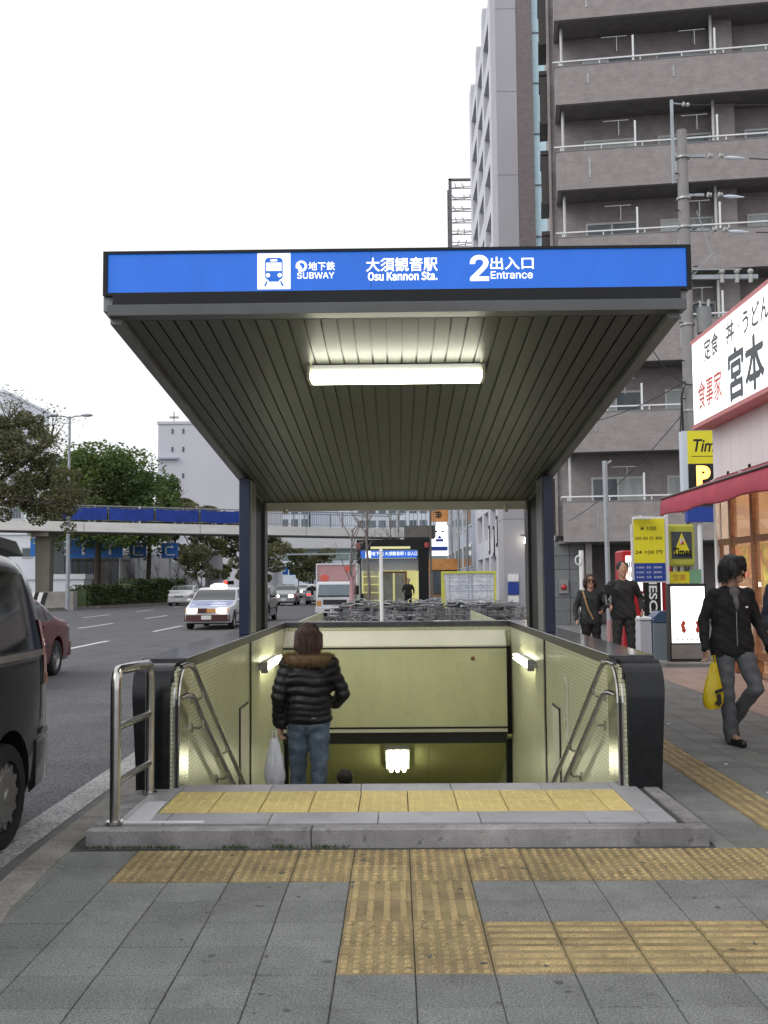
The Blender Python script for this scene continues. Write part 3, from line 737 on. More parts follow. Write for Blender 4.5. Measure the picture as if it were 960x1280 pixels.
for s_ in (-1, 1):
    beam(*sorted((s_*1.552, s_*1.62)), 5.75, 12.2, -.035, .20, 'side_beam', 'steel_edge')
    beam(*sorted((s_*1.621, s_*1.66)), 5.75, 12.2, .04, .24, 'side_fascia', 'steel_grey')
beam(-1.64, 1.64, 5.93, 12.22, .205, .26, 'roof_deck', 'steel_grey')
q = MB(); q.box(-1.62, 1.64, 5.68, 5.80, 2.982, 3.044, .004); q.build('front_beam', 'front_steel', cp)
q = MB(); q.box(-1.60, 1.62, 5.72, 5.80, 3.046, 3.115); q.build('front_recess', 'frame_black', cp)
q = MB(); q.box(-1.60, 1.60, 12.12, 12.24, sz(12.2)-.055, sz(12.2)-.001+.02); q.build('rear_beam', 'steel_edge', cp)
q = MB(); q.box(-1.60, 1.60, 12.10, 12.119, sz(12.2)-.10, sz(12.2)-.0); q.build('rear_trim', 'lintel_light', cp)
for s_ in (-1, 1):
    q = MB(); q.box(*sorted((s_*1.495, s_*1.60)), 10.42, 10.90, WT, sz(10.9)+.01, 0); q.build('front_post', 'navy', cp, bevel=.006)
    q = MB(); q.box(*sorted((s_*1.488, s_*1.4945)), 10.50, 10.88, WT+.01, sz(10.9)-.01); q.build('post_panel', 'steel_dull', cp)
    q = MB(); q.box(*sorted((s_*1.53, s_*1.63)), 11.95, 12.2, WT, sz(12.2)+.01); q.build('rear_post', 'brown_steel', cp, bevel=.006)
    q = MB(); q.box(*sorted((s_*1.56, s_*1.585)), 10.9, 11.95, WT, sz(12.0)+.03); q.build('side_screen', 'frame_black', cp)
    q = MB(); q.cyl((s_*1.3, 12.1, sz(12.2)-.05), (s_*1.3, 12.1, sz(12.2)-.13), .02, n=8); q.build('bracket', 'lintel_light', cp)
# fluorescent box on the soffit
t = thing('soffit_lamp', 'long white fluorescent batten glowing under the canopy roof', 'lamp', (0.01, 6.7, sz(6.7)))
q = MB(); q.box(-.545, .565, 6.66, 6.86, sz(6.7)-.05, sz(6.7)-.005); q.build('housing', 'white_metal', t)
q = MB()
for yy in (6.665, 6.74, 6.82): q.cyl((-.55, yy, sz(6.7)-.078), (.57, yy, sz(6.7)-.078), .027, n=10)
q.build('tube', 'tube', t)
for xx in (-.575, .572): q = MB(); q.box(xx, xx+.02, 6.64, 6.86, sz(6.7)-.10, sz(6.7)-.01); q.build('lamp_holder', 'lintel_light', t)

# illuminated sign
sg = thing('illuminated_sign', 'long blue illuminated subway sign along the front edge of the canopy', 'sign', (0.01, 5.75, 3.115))
FZ0, FZ1, FX0, FX1 = 3.124, 3.349, -1.632, 1.660
q = MB(); q.box(-1.655, 1.682, 5.745, 5.93, 3.115, 3.361); q.build('sign_case', 'frame_black', sg)
for nm, (a, b_, c, d) in {'t': (-1.657, 1.684, FZ1, 3.365), 'b': (-1.657, 1.684, 3.108, FZ0), 'l': (-1.657, FX0, FZ0, FZ1), 'r': (FX1, 1.684, FZ0, FZ1)}.items():
    q = MB(); q.box(a, b_, 5.722, 5.744, c, d); q.build('frame_bar', 'frame_black', sg)
xx = [FX0, -.13, FX1]
for a, c in zip(xx, xx[1:]):
    q = MB(); q.box(a+.001, c-.001, 5.735, 5.7445, FZ0, FZ1); q.build('sign_face', 'sign_blue', sg)
def sx(u): return (u-495.6-4.6+.0*u)/1283*5.73+.0    # sign: x of a measure along the face, in metres
YF_ = 5.733-5.75
def sgt(body, h, wd, x, z, bold=.0, mat='sign_white', latin=False): return text('lettering', body, h, wd, mat, sg, (x-.01, YF_-.001, z-3.115), bold=bold, latin=latin)
# pictogram plate: train front over rails
px, pz, ps = -.683, 3.243, .098
q = MB(); q.box(px-.094, px+.094, 5.7325, 5.7349, pz-.105, pz+.102); pl = q.build('pictogram_plate', 'sign_white', sg)
def pic(shapes, mat, y, nm='pictogram'):
    q = MB()
    for poly in shapes: q.prism([(px+x*ps, pz+z*ps) for x, z in poly], 'y', y, y+.0012)
    return q.build(nm, mat, pl)
def rrect(x0, x1, z0, z1, r):
    out = []
    for cx, cz_, a0 in ((x1-r, z0+r, -pi/2), (x1-r, z1-r, 0), (x0+r, z1-r, pi/2), (x0+r, z0+r, pi)):
        for k in range(5): t = a0+pi/2*k/4; out.append((cx+r*cos(t), cz_+r*sin(t)))
    return out
circ = lambda cx, cz_, r: [(cx+r*cos(2*pi*k/14), cz_+r*sin(2*pi*k/14)) for k in range(14)]
pic([rrect(-.52, .52, -.52, .78, .2), [(-.36, -.50), (.36, -.50), (.28, -.64), (-.28, -.64)], [(-.34, -.60), (-.46, -.9), (-.60, -.9), (-.44, -.60)], [(.34, -.60), (.44, -.60), (.60, -.9), (.46, -.9)]], 'sign_blue', 5.7312)
pic([[(-.44, .0), (.44, .0), (.44, .48), (-.44, .48)], rrect(-.2, .2, .56, .68, .05), circ(-.34, -.26, .12), circ(.34, -.26, .12)], 'sign_white', 5.7298)
# the loop mark of the subway
q = MB(); lx, lz = -.526, 3.268
q.tube([(lx+.026*cos(t), 5.731, lz+.026*sin(t)) for t in [(-70+k*270/14)*pi/180 for k in range(15)]], .0065, 6)
q.tube([(lx+.026*cos(-70*pi/180), 5.731, lz+.026*sin(-70*pi/180)), (lx-.010, 5.731, lz-.028)], .0065, 6)
q.tube([(lx-.012, 5.731, lz-.028), (lx-.012, 5.731, lz-.008)], .0065, 6)
q.prism([(lx-.030, lz-.012), (lx+.006, lz-.012), (lx-.012, lz+.012)], 'y', 5.729, 5.732)
q.build('logo', 'sign_white', sg)
sgt('地下鉄', .050, .152, -.410, 3.268, .012)
sgt('SUBWAY', .037, .212, -.444, 3.214, .008, latin=True)
sgt('大須観音駅', .082, .408, .046, 3.272, .014)
sgt('Osu Kannon Sta.', .050, .395, .050, 3.204, .012, latin='cjk')
sgt('2', .150, .108, .487, 3.246, .018, latin=True)
sgt('出入口', .074, .245, .672, 3.272, .012)
sgt('Entrance', .044, .238, .670, 3.204, .008, latin=True)
# ---------------------------------------------------------------- brown tiled apartment block (facade turned 8 degrees)
ap = thing('apartment_block', 'tall brown tiled apartment block with white railed balconies on every floor', 'apartment building', (5.3, 33.5, 0), math.radians(-8))
def A(name, mat, fn, parent=None, **k):
    q = MB(); fn(q); return q.build(name, mat, parent or ap, local=True, **k)
ST, F1 = 2.93, 2.98                                 # storey height, first raised floor
AW = 17.0
for k in range(10):
    f = F1+ST*k
    A('facade_wall', 'apt_tile', lambda q: q.box(.02, AW, 1.45, 9, f+.004, f+ST-.004))
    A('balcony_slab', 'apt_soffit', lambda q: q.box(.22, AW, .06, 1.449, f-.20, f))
    A('parapet', 'apt_tile', lambda q: (q.box(.18, AW, -.02, .12, f-.26, f+1.04), q.box(.18, .32, .12, 1.449, f-.26, f+1.04)))
    A('parapet_coping', 'steel_grey', lambda q: q.box(.165, AW, -.035, .135, f+1.041, f+1.07))
    def rail(q):
        q.box(.12, AW, -.03, .04, f+1.19, f+1.235); q.box(.10, .14, -.03, 1.3, f+1.19, f+1.235)
        for i in range(13): q.box(.30+1.33*i, .335+1.33*i, -.01, .03, f+1.07, f+1.19)
    A('handrail', 'white_metal', rail)
    for i in range(3):
        x = 2.72+2.62*i
        if i % 2 == 0 or True: A('divider_post', 'white_metal', lambda q: q.box(x, x+.06, -.01, .05, f+1.07, f+1.95))
    for i, x in enumerate((3.35-.9, 8.6-.9+.0, 13.9-.9)):    # pilasters between the flats
        A('pilaster', 'apt_tile', lambda q: q.box(x+3.0, x+3.65, .95, 1.449, f+.002, f+ST-.205))
    for i, x in enumerate((1.15, 3.65, 6.5, 8.9, 11.8, 14.3)):
        fr = A('window', 'window_frame', lambda q: (q.box(x, x+1.75, 1.40, 1.449, f+.10, f+.16), q.box(x, x+1.75, 1.40, 1.449, f+1.90, f+1.97), q.box(x, x+.06, 1.40, 1.449, f+.16, f+1.90), q.box(x+1.69, x+1.75, 1.40, 1.449, f+.16, f+1.90), q.box(x+.85, x+.91, 1.395, 1.449, f+.16, f+1.90)))
        A('pane', 'curtain' if (i+k) % 3 else 'glass_building', lambda q: q.box(x+.06, x+.85, 1.42, 1.44, f+.16, f+1.90), fr)
        A('pane', 'glass_building' if (i+k) % 2 else 'curtain', lambda q: q.box(x+.91, x+1.69, 1.43, 1.445, f+.16, f+1.90), fr)
    for x in (.42, 5.35, 10.6): A('drain_pipe', 'window_frame', lambda q: q.cyl((x, .62, f+.002), (x, .62, f+ST-.21), .05, n=8))
    for x in (1.05, 3.6, 8.9): A('laundry_bracket', 'steel_dull', lambda q: (q.box(x+1.2, x+1.22, .55, 1.44, f+2.2, f+2.22), q.box(x+.7, x+1.55, .5, .525, f+2.2, f+2.225), q.box(x+1.2, x+1.225, .5, .525, f+1.7, f+2.2)))
    for x in (1.22, 4.0): A('drain_slot', 'steel_dull', lambda q: q.box(x, x+.07, -.034, -.021, f+.1+.3*(k % 2), f+.75))
    A('end_wall', 'apt_tile', lambda q: q.box(-.06, .018, 1.3, 9, f+.004, f+ST-.004))
    # small bay window on the side with a pale curtained pane
    bw = A('bay_window', 'brown_steel', lambda q: (q.box(-.32, -.061, 2.2, 2.3, f+.2, f+1.9), q.box(-.32, -.061, 3.5, 3.6, f+.2, f+1.9), q.box(-.35, -.061, 2.15, 3.65, f+.1, f+.2), q.box(-.35, -.061, 2.15, 3.65, f+1.9, f+2.05)))
    A('pane', 'curtain', lambda q: q.box(-.30, -.062, 2.301, 3.499, f+.201, f+1.899), bw)
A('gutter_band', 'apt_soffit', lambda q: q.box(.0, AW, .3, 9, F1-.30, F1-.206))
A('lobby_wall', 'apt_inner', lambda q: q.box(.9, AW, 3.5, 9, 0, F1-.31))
for j in range(6):
    for i in range(2): A('stone_panel', 'lobby_tile', lambda q: q.box(-.15+.5*i+.008, .35+.5*i-.008, .9, 3.6, .46*j+.006, .46*j+.454))
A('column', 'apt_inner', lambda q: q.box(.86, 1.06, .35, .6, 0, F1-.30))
A('column', 'apt_tile', lambda q: q.box(5.9, 6.5, .3, .9, 0, F1-.30))
A('roof_slab', 'apt_soffit', lambda q: q.box(-.2, AW, 0, 9, F1+ST*10, F1+ST*10+.5))
# ---------------------------------------------------------------- pale tower beside it
tw = thing('office_tower', 'pale grey tower with deep diagonal window recesses and a brown tiled stripe', 'tower', (5.95, 57, 0))
def B(name, mat, parent, fn, **k):
    q = MB(); fn(q); return q.build(name, mat, parent, **k)
for k in range(8): B('front_panel', 'tower_panel', tw, lambda q: q.box(5.95, 7.12, 57, 60, 4.9*k+.012, 4.9*k+4.888))
B('front_joint', 'dark_trim', tw, lambda q: q.box(6.0, 7.1, 57.03, 60, 0, 39))
B('brown_stripe', 'stripe_tile', tw, lambda q: q.box(7.125, 8.06, 57.02, 76.5, 0, 39.2))
B('core', 'tower_panel', tw, lambda q: q.box(7.0, 7.9, 60.01, 77, 0, 38.9))
for k in range(13):
    B('glass_strip', 'glass_blue', tw, lambda q: q.box(8.07, 9.2, 57.3, 75, 3*k+.05, 3*k+2.97))
    B('glass_mullion', 'steel_grey', tw, lambda q: q.box(8.065, 9.2, 57.25, 75.05, 3*k-.026, 3*k+.046))
for y0, y1 in ((60, 61.2), (64.9, 66.0), (69.7, 70.8), (75.2, 77)): B('pier', 'tower_white', tw, lambda q: q.box(5.95, 6.99, y0, y1, 0, 38.9))
for k in range(13):
    for (y0, y1) in ((61.2, 64.9), (66.0, 69.7), (70.8, 75.2)):
        z = 3.0*k
        B('spandrel', 'tower_white', tw, lambda q: q.hexa([(5.97, y0+.003, z), (6.98, y0+.003, z), (6.98, y1-.003, z), (5.97, y1-.003, z), (5.97, y0+.003, z+1.15), (6.98, y0+.003, z+1.15), (6.98, y1-.003, z+1.15), (5.97, y1-.003, z+1.15)]))
        B('recess_window', 'glass_dark', tw, lambda q: q.box(6.80, 6.98, y0+.01, y1-.01, z+1.16, z+2.98))
for z, hh in ((3.5, 1.2), (3.2, 1.6), (4.0, 1.3)): pass
def lt(px_y, x, z, body, wd, hgt, mat='ink_black', bgm='ink_white', nm='name_board', vertical=False):
    pass
lamp = thing('bracket_lamp', 'small lit lamp on a bracket at the foot of the pale tower', 'lamp', (7.0, 56.6, 3.6))
B('arm', 'frame_black', lamp, lambda q: q.box(6.85, 7.5, 56.55, 56.6, 3.95, 4.02)); B('shade', 'lens_glow', lamp, lambda q: q.cyl((7.15, 56.55, 3.55), (7.15, 56.55, 3.92), .13, .05, n=10))
pb = thing('plate_board', 'dark blue and white name boards on the wall of the pale tower', 'sign', (6.6, 56.98, 1.2))
for z0, z1, mt in ((1.45, 1.85, 'ink_white'), (.72, 1.4, 'ink_blue'), (.3, .66, 'ink_white')): B('board', mt, pb, lambda q: q.box(6.15, 6.75, 56.94, 56.985, z0, z1))
text('lettering', 'OFFICE', .16, .45, 'ink_white', pb, (-.15, -.045, .3)) if False else None
for y, z in ((60.5, 4.4), (62.5, 3.9), (65.4, 4.1)):
    t = thing('wall_plate', '%s black framed tenant plate on the side of the pale tower' % {60.5: 'nearest', 62.5: 'middle', 65.4: 'farthest'}[y], 'sign', (5.94, y, z), group='black framed plates on the pale tower')
    B('frame', 'ink_black', t, lambda q: q.box(5.90, 5.945, y-.38, y+.38, z-.9, z+.9)); B('face', 'ink_white', t, lambda q: q.box(5.885, 5.899, y-.2, y+.2, z-.7, z+.7))
# ---------------------------------------------------------------- blue grey building, lattice sign frame, projecting signs
bb = thing('blue_grey_building', 'blue grey building with small windows down the street beyond the pale tower', 'building', (6, 78, 0))
B('wall', 'bluegrey', bb, lambda q: q.box(6.0, 18, 78, 121, 0, 25))
for k in range(7):
    for y in (81, 87, 93, 99, 105, 112):
        wf = B('window', 'window_frame', bb, lambda q: q.box(5.93, 6.001, y, y+3.2, 2.6+3.3*k, 4.6+3.3*k)); B('pane', 'glass_building', wf, lambda q: q.box(5.90, 5.929, y+.15, y+3.05, 2.75+3.3*k, 4.45+3.3*k))
for y in (85.5, 97.5, 109.5): B('rain_pipe', 'steel_dull', bb, lambda q: q.cyl((5.9, y, 0), (5.9, y, 25), .1, n=8))
la = thing('lattice_frame', 'rooftop steel lattice sign frame against the white sky', 'lattice', (6.0, 100, 25))
lx0, lx1, lz0, lz1 = 5.55, 9.4, 25, 41.6
B('upright', 'lattice', la, lambda q: (q.box(lx0, lx0+.30, 100, 100.3, lz0, lz1), q.box(lx1-.3, lx1, 100, 100.3, lz0, lz1), q.box(lx0+.02, lx0+.25, 103, 103.3, lz0, lz1)))
def lat(q):
    r = random.Random(4)
    for k in range(14):
        z = lz0+.3+k*1.18; q.cyl((lx0, 100.15, z), (lx1, 100.15, z), .05, n=5); q.cyl((lx0+.1, 103.1, z+.2), (lx1, 103.1, z+.2), .04, n=5)
        q.cyl((lx0+.1, 100.2, z), (lx0+.1, 103.1, z+.2), .05, n=5); q.cyl((lx0, 100.15, z), (lx1, 102, z+1.1), .035, n=5)
        for x in (6.3, 7.1, 7.9, 8.7): q.cyl((x, 100.15, z), (x+r.uniform(-.4, .4), 101.8, z+1.15), .045, n=5)
    q.box(lx0, lx1, 100, 100.25, lz1-.2, lz1)
B('lattice_bars', 'lattice', la, lat)
ps_ = thing('projecting_sign', 'white and blue lit sign projecting above the pavement beyond the bicycles', 'sign', (4.1, 96, 4))
B('box', 'sign_white_box', ps_, lambda q: q.box(3.25, 4.85, 96, 96.4, 3.9, 6.7)); B('panel', 'ink_blue', ps_, lambda q: (q.box(3.3, 4.8, 95.97, 95.999, 4.35, 4.75), q.box(3.7, 4.4, 95.97, 95.999, 5.2, 5.45), q.prism([(3.8, 5.5), (4.3, 5.5), (4.05, 5.8)], 'y', 95.97, 95.999)))
B('panel', 'ink_dark', ps_, lambda q: [q.prism([(3.75+.6*i+.12*cos(t), 6.15+.1*sin(t)) for t in [k*pi/4 for k in range(8)]], 'y', 95.97, 95.999) for i in range(2)])
ts = thing('tall_sign', 'tall orange brown vertical sign with dark characters beyond the footbridge', 'sign', (4.2, 98, 7))
B('box', 'orange_sign', ts, lambda q: q.box(3.3, 5.0, 98, 98.5, 7.2, 13.5))
for i, c in enumerate('洋食亭'): text('lettering', c, .95, .9, 'ink_black', ts, (-.15, -.01, 5.6-1.35*i)) if False else None
B('lettering', 'ink_black', ts, lambda q: [q.box(3.75+dx, 4.35+dx, 97.97, 97.999, 7.6+.9*i+dz, 7.72+.9*i+dz) for i in range(6) for dx, dz in ((0, 0), (.05, .22), (-.05, .42))]+[q.box(4.0, 4.1, 97.965, 97.998, 7.5+.9*i, 8.2+.9*i) for i in range(6)])
sf = thing('shop_fronts', 'row of small lit shop fronts under the projecting signs', 'shop', (5.5, 100, 0))
B('wall', 'shop_wall', sf, lambda q: q.box(3.4, 5.99, 100, 121, 0, 3.4)); B('fascia', 'orange_sign', sf, lambda q: q.box(3.1, 5.98, 99.8, 99.99, 2.6, 3.7)); B('window', 'glass_building', sf, lambda q: q.box(3.5, 5.9, 99.9, 99.99, .3, 2.5))
# ---------------------------------------------------------------- footbridge
fb = thing('footbridge', 'long cream footbridge crossing the boulevard with blue banners on its railing', 'footbridge', (-24.9, 64, 0))
P0, P1 = Vector((-41, 56.4, 0)), Vector((.55, 76.0, 0)); D = (P1-P0).normalized(); NN = Vector((-D.y, D.x, 0)); LEN = (P1-P0).length
def bz(t): return 5.05-.28*(t/LEN)                    # underside height along the bridge
def along(q, t0, t1, n0, n1, z0, z1):
    p = []
    for z in (z0, z1):
        for (t, n_) in ((t0, n0), (t1, n0), (t1, n1), (t0, n1)): c = P0+D*t+NN*n_; p.append((c.x, c.y, bz(t)+z))
    q.hexa(p)
ng = 6
for k in range(ng): B('girder', 'bridge_paint', fb, lambda q: along(q, LEN*k/ng+.02, LEN*(k+1)/ng-.02, 0, .25, 0, .62))
for k in range(ng): B('girder', 'bridge_paint', fb, lambda q: along(q, LEN*k/ng+.02, LEN*(k+1)/ng-.02, 2.2, 2.45, 0, .62))
B('deck', 'bridge_under', fb, lambda q: along(q, 0, LEN, .251, 2.199, .05, .5))
B('girder_flange', 'bridge_under', fb, lambda q: (along(q, 0, LEN, -.08, .30, -.05, -.002), along(q, 0, LEN, 2.15, 2.5, -.05, -.002)))
B('top_rail', 'rail_grey', fb, lambda q: (along(q, 0, LEN, .05, .13, 1.66, 1.73), along(q, 0, LEN, .05, .10, .74, .78), along(q, 0, LEN, 2.3, 2.38, 1.66, 1.73)))
tag(B('balusters', 'rail_grey', fb, lambda q: [along(q, .2+.16*i, .225+.16*i, .07, .095, .78, 1.66) for i in range(int(LEN/.16)-2)]), kind='stuff')
for i in range(int(LEN/2.9)): B('rail_post', 'rail_grey' if i % 3 else 'white_metal', fb, lambda q: along(q, .4+2.9*i, .50+2.9*i, .0, .11, .621, 1.73)); B('rail_post', 'rail_grey', fb, lambda q: along(q, .4+2.9*i, .50+2.9*i, 2.3, 2.4, .621, 1.70))
# banners: from image left (x about -22) to the left post (x about -12)
t0b = (-21.6-P0.x)/D.x; t1b = (-10.6-P0.x)/D.x; nb = 4
for i in range(nb):
    a = t0b+(t1b-t0b)*i/nb+.08; c = t0b+(t1b-t0b)*(i+1)/nb-.08
    q = MB(); nx = 14; vs = []; r = random.Random(i)
    for j in range(nx+1):
        t = a+(c-a)*j/nx; sag = .06*sin(pi*j/nx)+.02*sin(j*1.7+i)
        for z in (.80, 1.60): cc = P0+D*t+NN*(-.03+.03*sin(j*1.3+z*3+i)); vs.append((cc.x, cc.y, bz(t)+z-sag))
    q.add(vs, [(2*j, 2*j+2, 2*j+3, 2*j+1) for j in range(nx)])
    o = q.build('banner', 'banner', fb, smooth=True)
def pier_at(t, name='pier'):
    c = P0+D*t+NN*1.1
    B(name, 'pier', fb, lambda q: (q.hexa([(c.x-.42, c.y-.4, RZ), (c.x+.42, c.y-.4, RZ), (c.x+.42, c.y+.4, RZ), (c.x-.42, c.y+.4, RZ), (c.x-.50, c.y-.4, bz(t)-.35), (c.x+.50, c.y-.4, bz(t)-.35), (c.x+.50, c.y+.4, bz(t)-.35), (c.x-.50, c.y+.4, bz(t)-.35)]), q.box(c.x-.55, c.x+.55, c.y-1.0, c.y+1.0, bz(t)-.349, bz(t)-.052)))
    return c
pc = pier_at((-22.3-P0.x)/D.x); pier_at((.2-P0.x)/D.x)
B('stair_landing', 'bridge_under', fb, lambda q: (q.box(.6, 2.9, 75.4, 79, 4.75, 5.6), q.box(.6, 2.9, 75.3, 75.4, 5.6, 6.9) if False else q.box(2.45, 2.6, 75.2, 75.4, 0, 6.9)))
B('stair_flight', 'bridge_under', fb, lambda q: q.hexa([(.9, 79, 4.7), (2.6, 79, 4.7), (2.6, 89, -.1), (.9, 89, -.1), (.9, 79, 5.3), (2.6, 79, 5.3), (2.6, 90, 0), (.9, 90, 0)]))
B('landing_rail', 'rail_grey', fb, lambda q: (q.box(.6, 2.9, 75.35, 75.42, 6.65, 6.75), [q.box(.65+.3*i, .70+.3*i, 75.36, 75.41, 5.6, 6.65) for i in range(8)]))
t = thing('barrier_block', 'concrete block with black and white diagonal stripes at the footbridge pier', 'barrier', (pc.x+.3, pc.y-1.6, RZ))
B('block', 'concrete', t, lambda q: q.box(pc.x+.5, pc.x+2.5, pc.y-1.9, pc.y-1.1, RZ, 1.05))
for i in range(5): B('stripe', 'ink_white' if i % 2 else 'ink_black', t, lambda q: q.prism([(pc.x-.6+.26*i-.15, RZ), (pc.x-.6+.26*i+.11, RZ), (pc.x-.6+.26*i+.45, 1.0), (pc.x-.6+.26*i+.19, 1.0)], 'y', pc.y-1.95, pc.y-1.8))
# ---------------------------------------------------------------- flyover and distant buildings
fl = thing('flyover', 'grey green elevated expressway crossing the boulevard in the distance', 'flyover', (-20, 200, 0))
B('girder', 'flyover', fl, lambda q: q.box(-60, 30, 200, 206, 5.9, 8.2)); B('sound_wall', 'flyover_wall', fl, lambda q: q.box(-60, 30, 199.6, 199.9, 8.2, 11.0)); 
B('edge_beam', 'steel_edge', fl, lambda q: q.box(-60, 30, 199.5, 199.99, 7.9, 8.19))
for x in (-52, -30, 4, 22): B('column', 'concrete', fl, lambda q: q.box(x, x+1.6, 201, 203, RZ, 5.9))
def block(name, label, x0, x1, y0, y1, h, wall, wins=(), cat='building', glass='glass_building', z0=0, fm='window_frame', extra=None):
    t = thing(name, label, cat, (x0, y0, RZ))
    B('wall', wall, t, lambda q: q.box(x0, x1, y0, y1, RZ, h))
    for (wx, wz, ww, wh) in wins:
        f = B('window', fm, t, lambda q: q.box(wx, wx+ww, y0-.08, y0-.001, wz, wz+wh)); B('pane', glass, f, lambda q: q.box(wx+.12, wx+ww-.12, y0-.12, y0-.081, wz+.12, wz+wh-.12))
    B('roof_edge', wall, t, lambda q: q.box(x0-.15, x1+.15, y0-.15, y1+.15, h+.001, h+.4))
    if extra: extra(t)
    return t
def vents(t):
    for z in (21.4, 18.2, 16.1, 14.0, 12, 10, 8, 6): B('service_balcony', 'bluegrey', t, lambda q: q.box(-34.9, -32.0, 149.4, 149.99, z-1.6, z-1.35))
    for x in (-33.0, -31.4):
        for z in (23.6, 20.9, 17): B('louvre', 'ink_dark', t, lambda q: q.box(x, x+.25, 149.9, 149.98, z, z+.7))
    B('antenna', 'steel_dull', t, lambda q: (q.box(-33.2, -33.05, 152, 152.2, 25.3, 27.2), q.box(-33.8, -32.4, 152, 152.2, 26.2, 26.5)))
block('beige_office_block', 'blank pale grey office block rising behind the footbridge and trees', -35, -19.4, 150, 175, 25.0, 'pale_building', extra=vents)
block('white_office', 'white building with few windows at the far left behind the bare branches', -48, -30.0, 88, 110, 12.4, 'white_building', [(-33.4-3.1*i, 1.6+2.75*k, 1.15, 1.5) for i in range(4) for k in range(4)])
block('white_office_annex', 'lower white annex with small windows beneath the footbridge at the far left', -33.5, -28.4, 84, 87.5, 5.6, 'white_building', [(-33.0+2.2*i, 3.7, .9, .9) for i in range(2)])
block('pale_upper_block', 'pale curved topped building above the left trees', -82, -58, 150, 170, 30, 'white_building', [(-80+4*i, 20, 1.6, 2) for i in range(5)])
block('blue_glass_block', 'distant pale blue glazed block beside the left roof post', -31, -21.5, 245, 260, 26.5, 'pale_blue', [(-30+2.4*i, 11+3.4*k, 1.9, 2.4) for i in range(4) for k in range(4)], fm='white_building')
block('white_far_block', 'blank white block behind the middle of the footbridge', -21, -9.5, 252, 262, 25.0, 'white_building')
block('grey_far_office', 'distant grey office with rows of windows above the second entrance', -9.3, 9, 230, 245, 27, 'pale_blue', [(-8.6+2.3*i, 10.4+3.2*k, 1.8, 1.8) for i in range(7) for k in range(5)], fm='pale_building')
block('grey_low_hall', 'low grey hall with bare concrete walls behind the median trees', -34, -22.0, 96, 104, 4.2, 'pale_building')
block('ribbed_hall', 'grey ribbed hall beside the footbridge pier', -31.5, -24.8, 92, 95.5, 3.7, 'concrete', [(-31.2+.72*i, 1.4, .3, 2.1) for i in range(9)], fm='bluegrey')
block('low_white_wall', 'low white parapet building left of the footbridge pier', -29.5, -24.4, 80, 82, 1.9, 'white_building')
t = thing('entrance_slope', 'white sloping roof of an underpass entrance behind the hedge', 'shelter', (-19, 98, RZ))
B('roof', 'tower_white', t, lambda q: q.prism([(-24, .6), (-17.5, .6), (-18.5, 1.6), (-20.3, 3.4), (-21.0, 3.8), (-24, 3.8)], 'y', 94, 96)); B('column', 'tower_panel', t, lambda q: q.box(-18.1, -16.6, 97, 98, RZ, 4.1))
block('far_street_end', 'hazy pale buildings closing the far end of the boulevard', -60, -22, 300, 320, 12, 'pale_building', [(-58+5*i, 3+4*k, 3, 2) for i in range(7) for k in range(2)])
block('far_street_side', 'hazy grey blocks at the end of the street behind the delivery truck', -21, -9.0, 290, 320, 7.5, 'bluegrey', [(-20+3.6*i, 2+2.8*k, 2, 1.4) for i in range(3) for k in range(2)])
# ---------------------------------------------------------------- median, hedges
b = MB(); b.prism([(-24.5, 40), (-21.5, 62), (-17.0, 80), (-16.9, 84), (-30, 150), (-60, 150), (-60, 40)][::1], 'z', RZ-.05, 0.03)
struct('median', b, 'soil')
b = MB()
for (xa, ya), (xb, yb) in (((-24.5, 40), (-21.5, 62)), ((-21.5, 62), (-17.0, 80))):
    b.hexa([(xa, ya, RZ), (xa+.22, ya, RZ), (xb+.22, yb, RZ), (xb, yb, RZ), (xa, ya, .06), (xa+.2, ya, .06), (xb+.2, yb, .06), (xb, yb, .06)])
struct('median_kerb', b, 'kerb_stone')
def leaves(q, centres, n, size, r, flat=.6):
    """many small leaf faces spread through lumpy clumps"""
    for i in range(n):
        c, rad = centres[r.randrange(len(centres))]
        while True:
            d = Vector((r.uniform(-1, 1), r.uniform(-1, 1), r.uniform(-1, 1)))
            if .15 < d.length < 1: break
        d = d.normalized()*(d.length**.45)
        p = Vector(c)+Vector((d.x*rad, d.y*rad, d.z*rad*flat))
        u = Vector((r.uniform(-1, 1), r.uniform(-1, 1), r.uniform(-.5, .5))).normalized(); v = u.cross(Vector((r.uniform(-1, 1), r.uniform(-1, 1), r.uniform(-1, 1)))).normalized()
        s_ = size*r.uniform(.6, 1.3)
        q.add([tuple(p-u*s_), tuple(p+v*s_*.55), tuple(p+u*s_), tuple(p-v*s_*.55)], [(0, 1, 2, 3)])
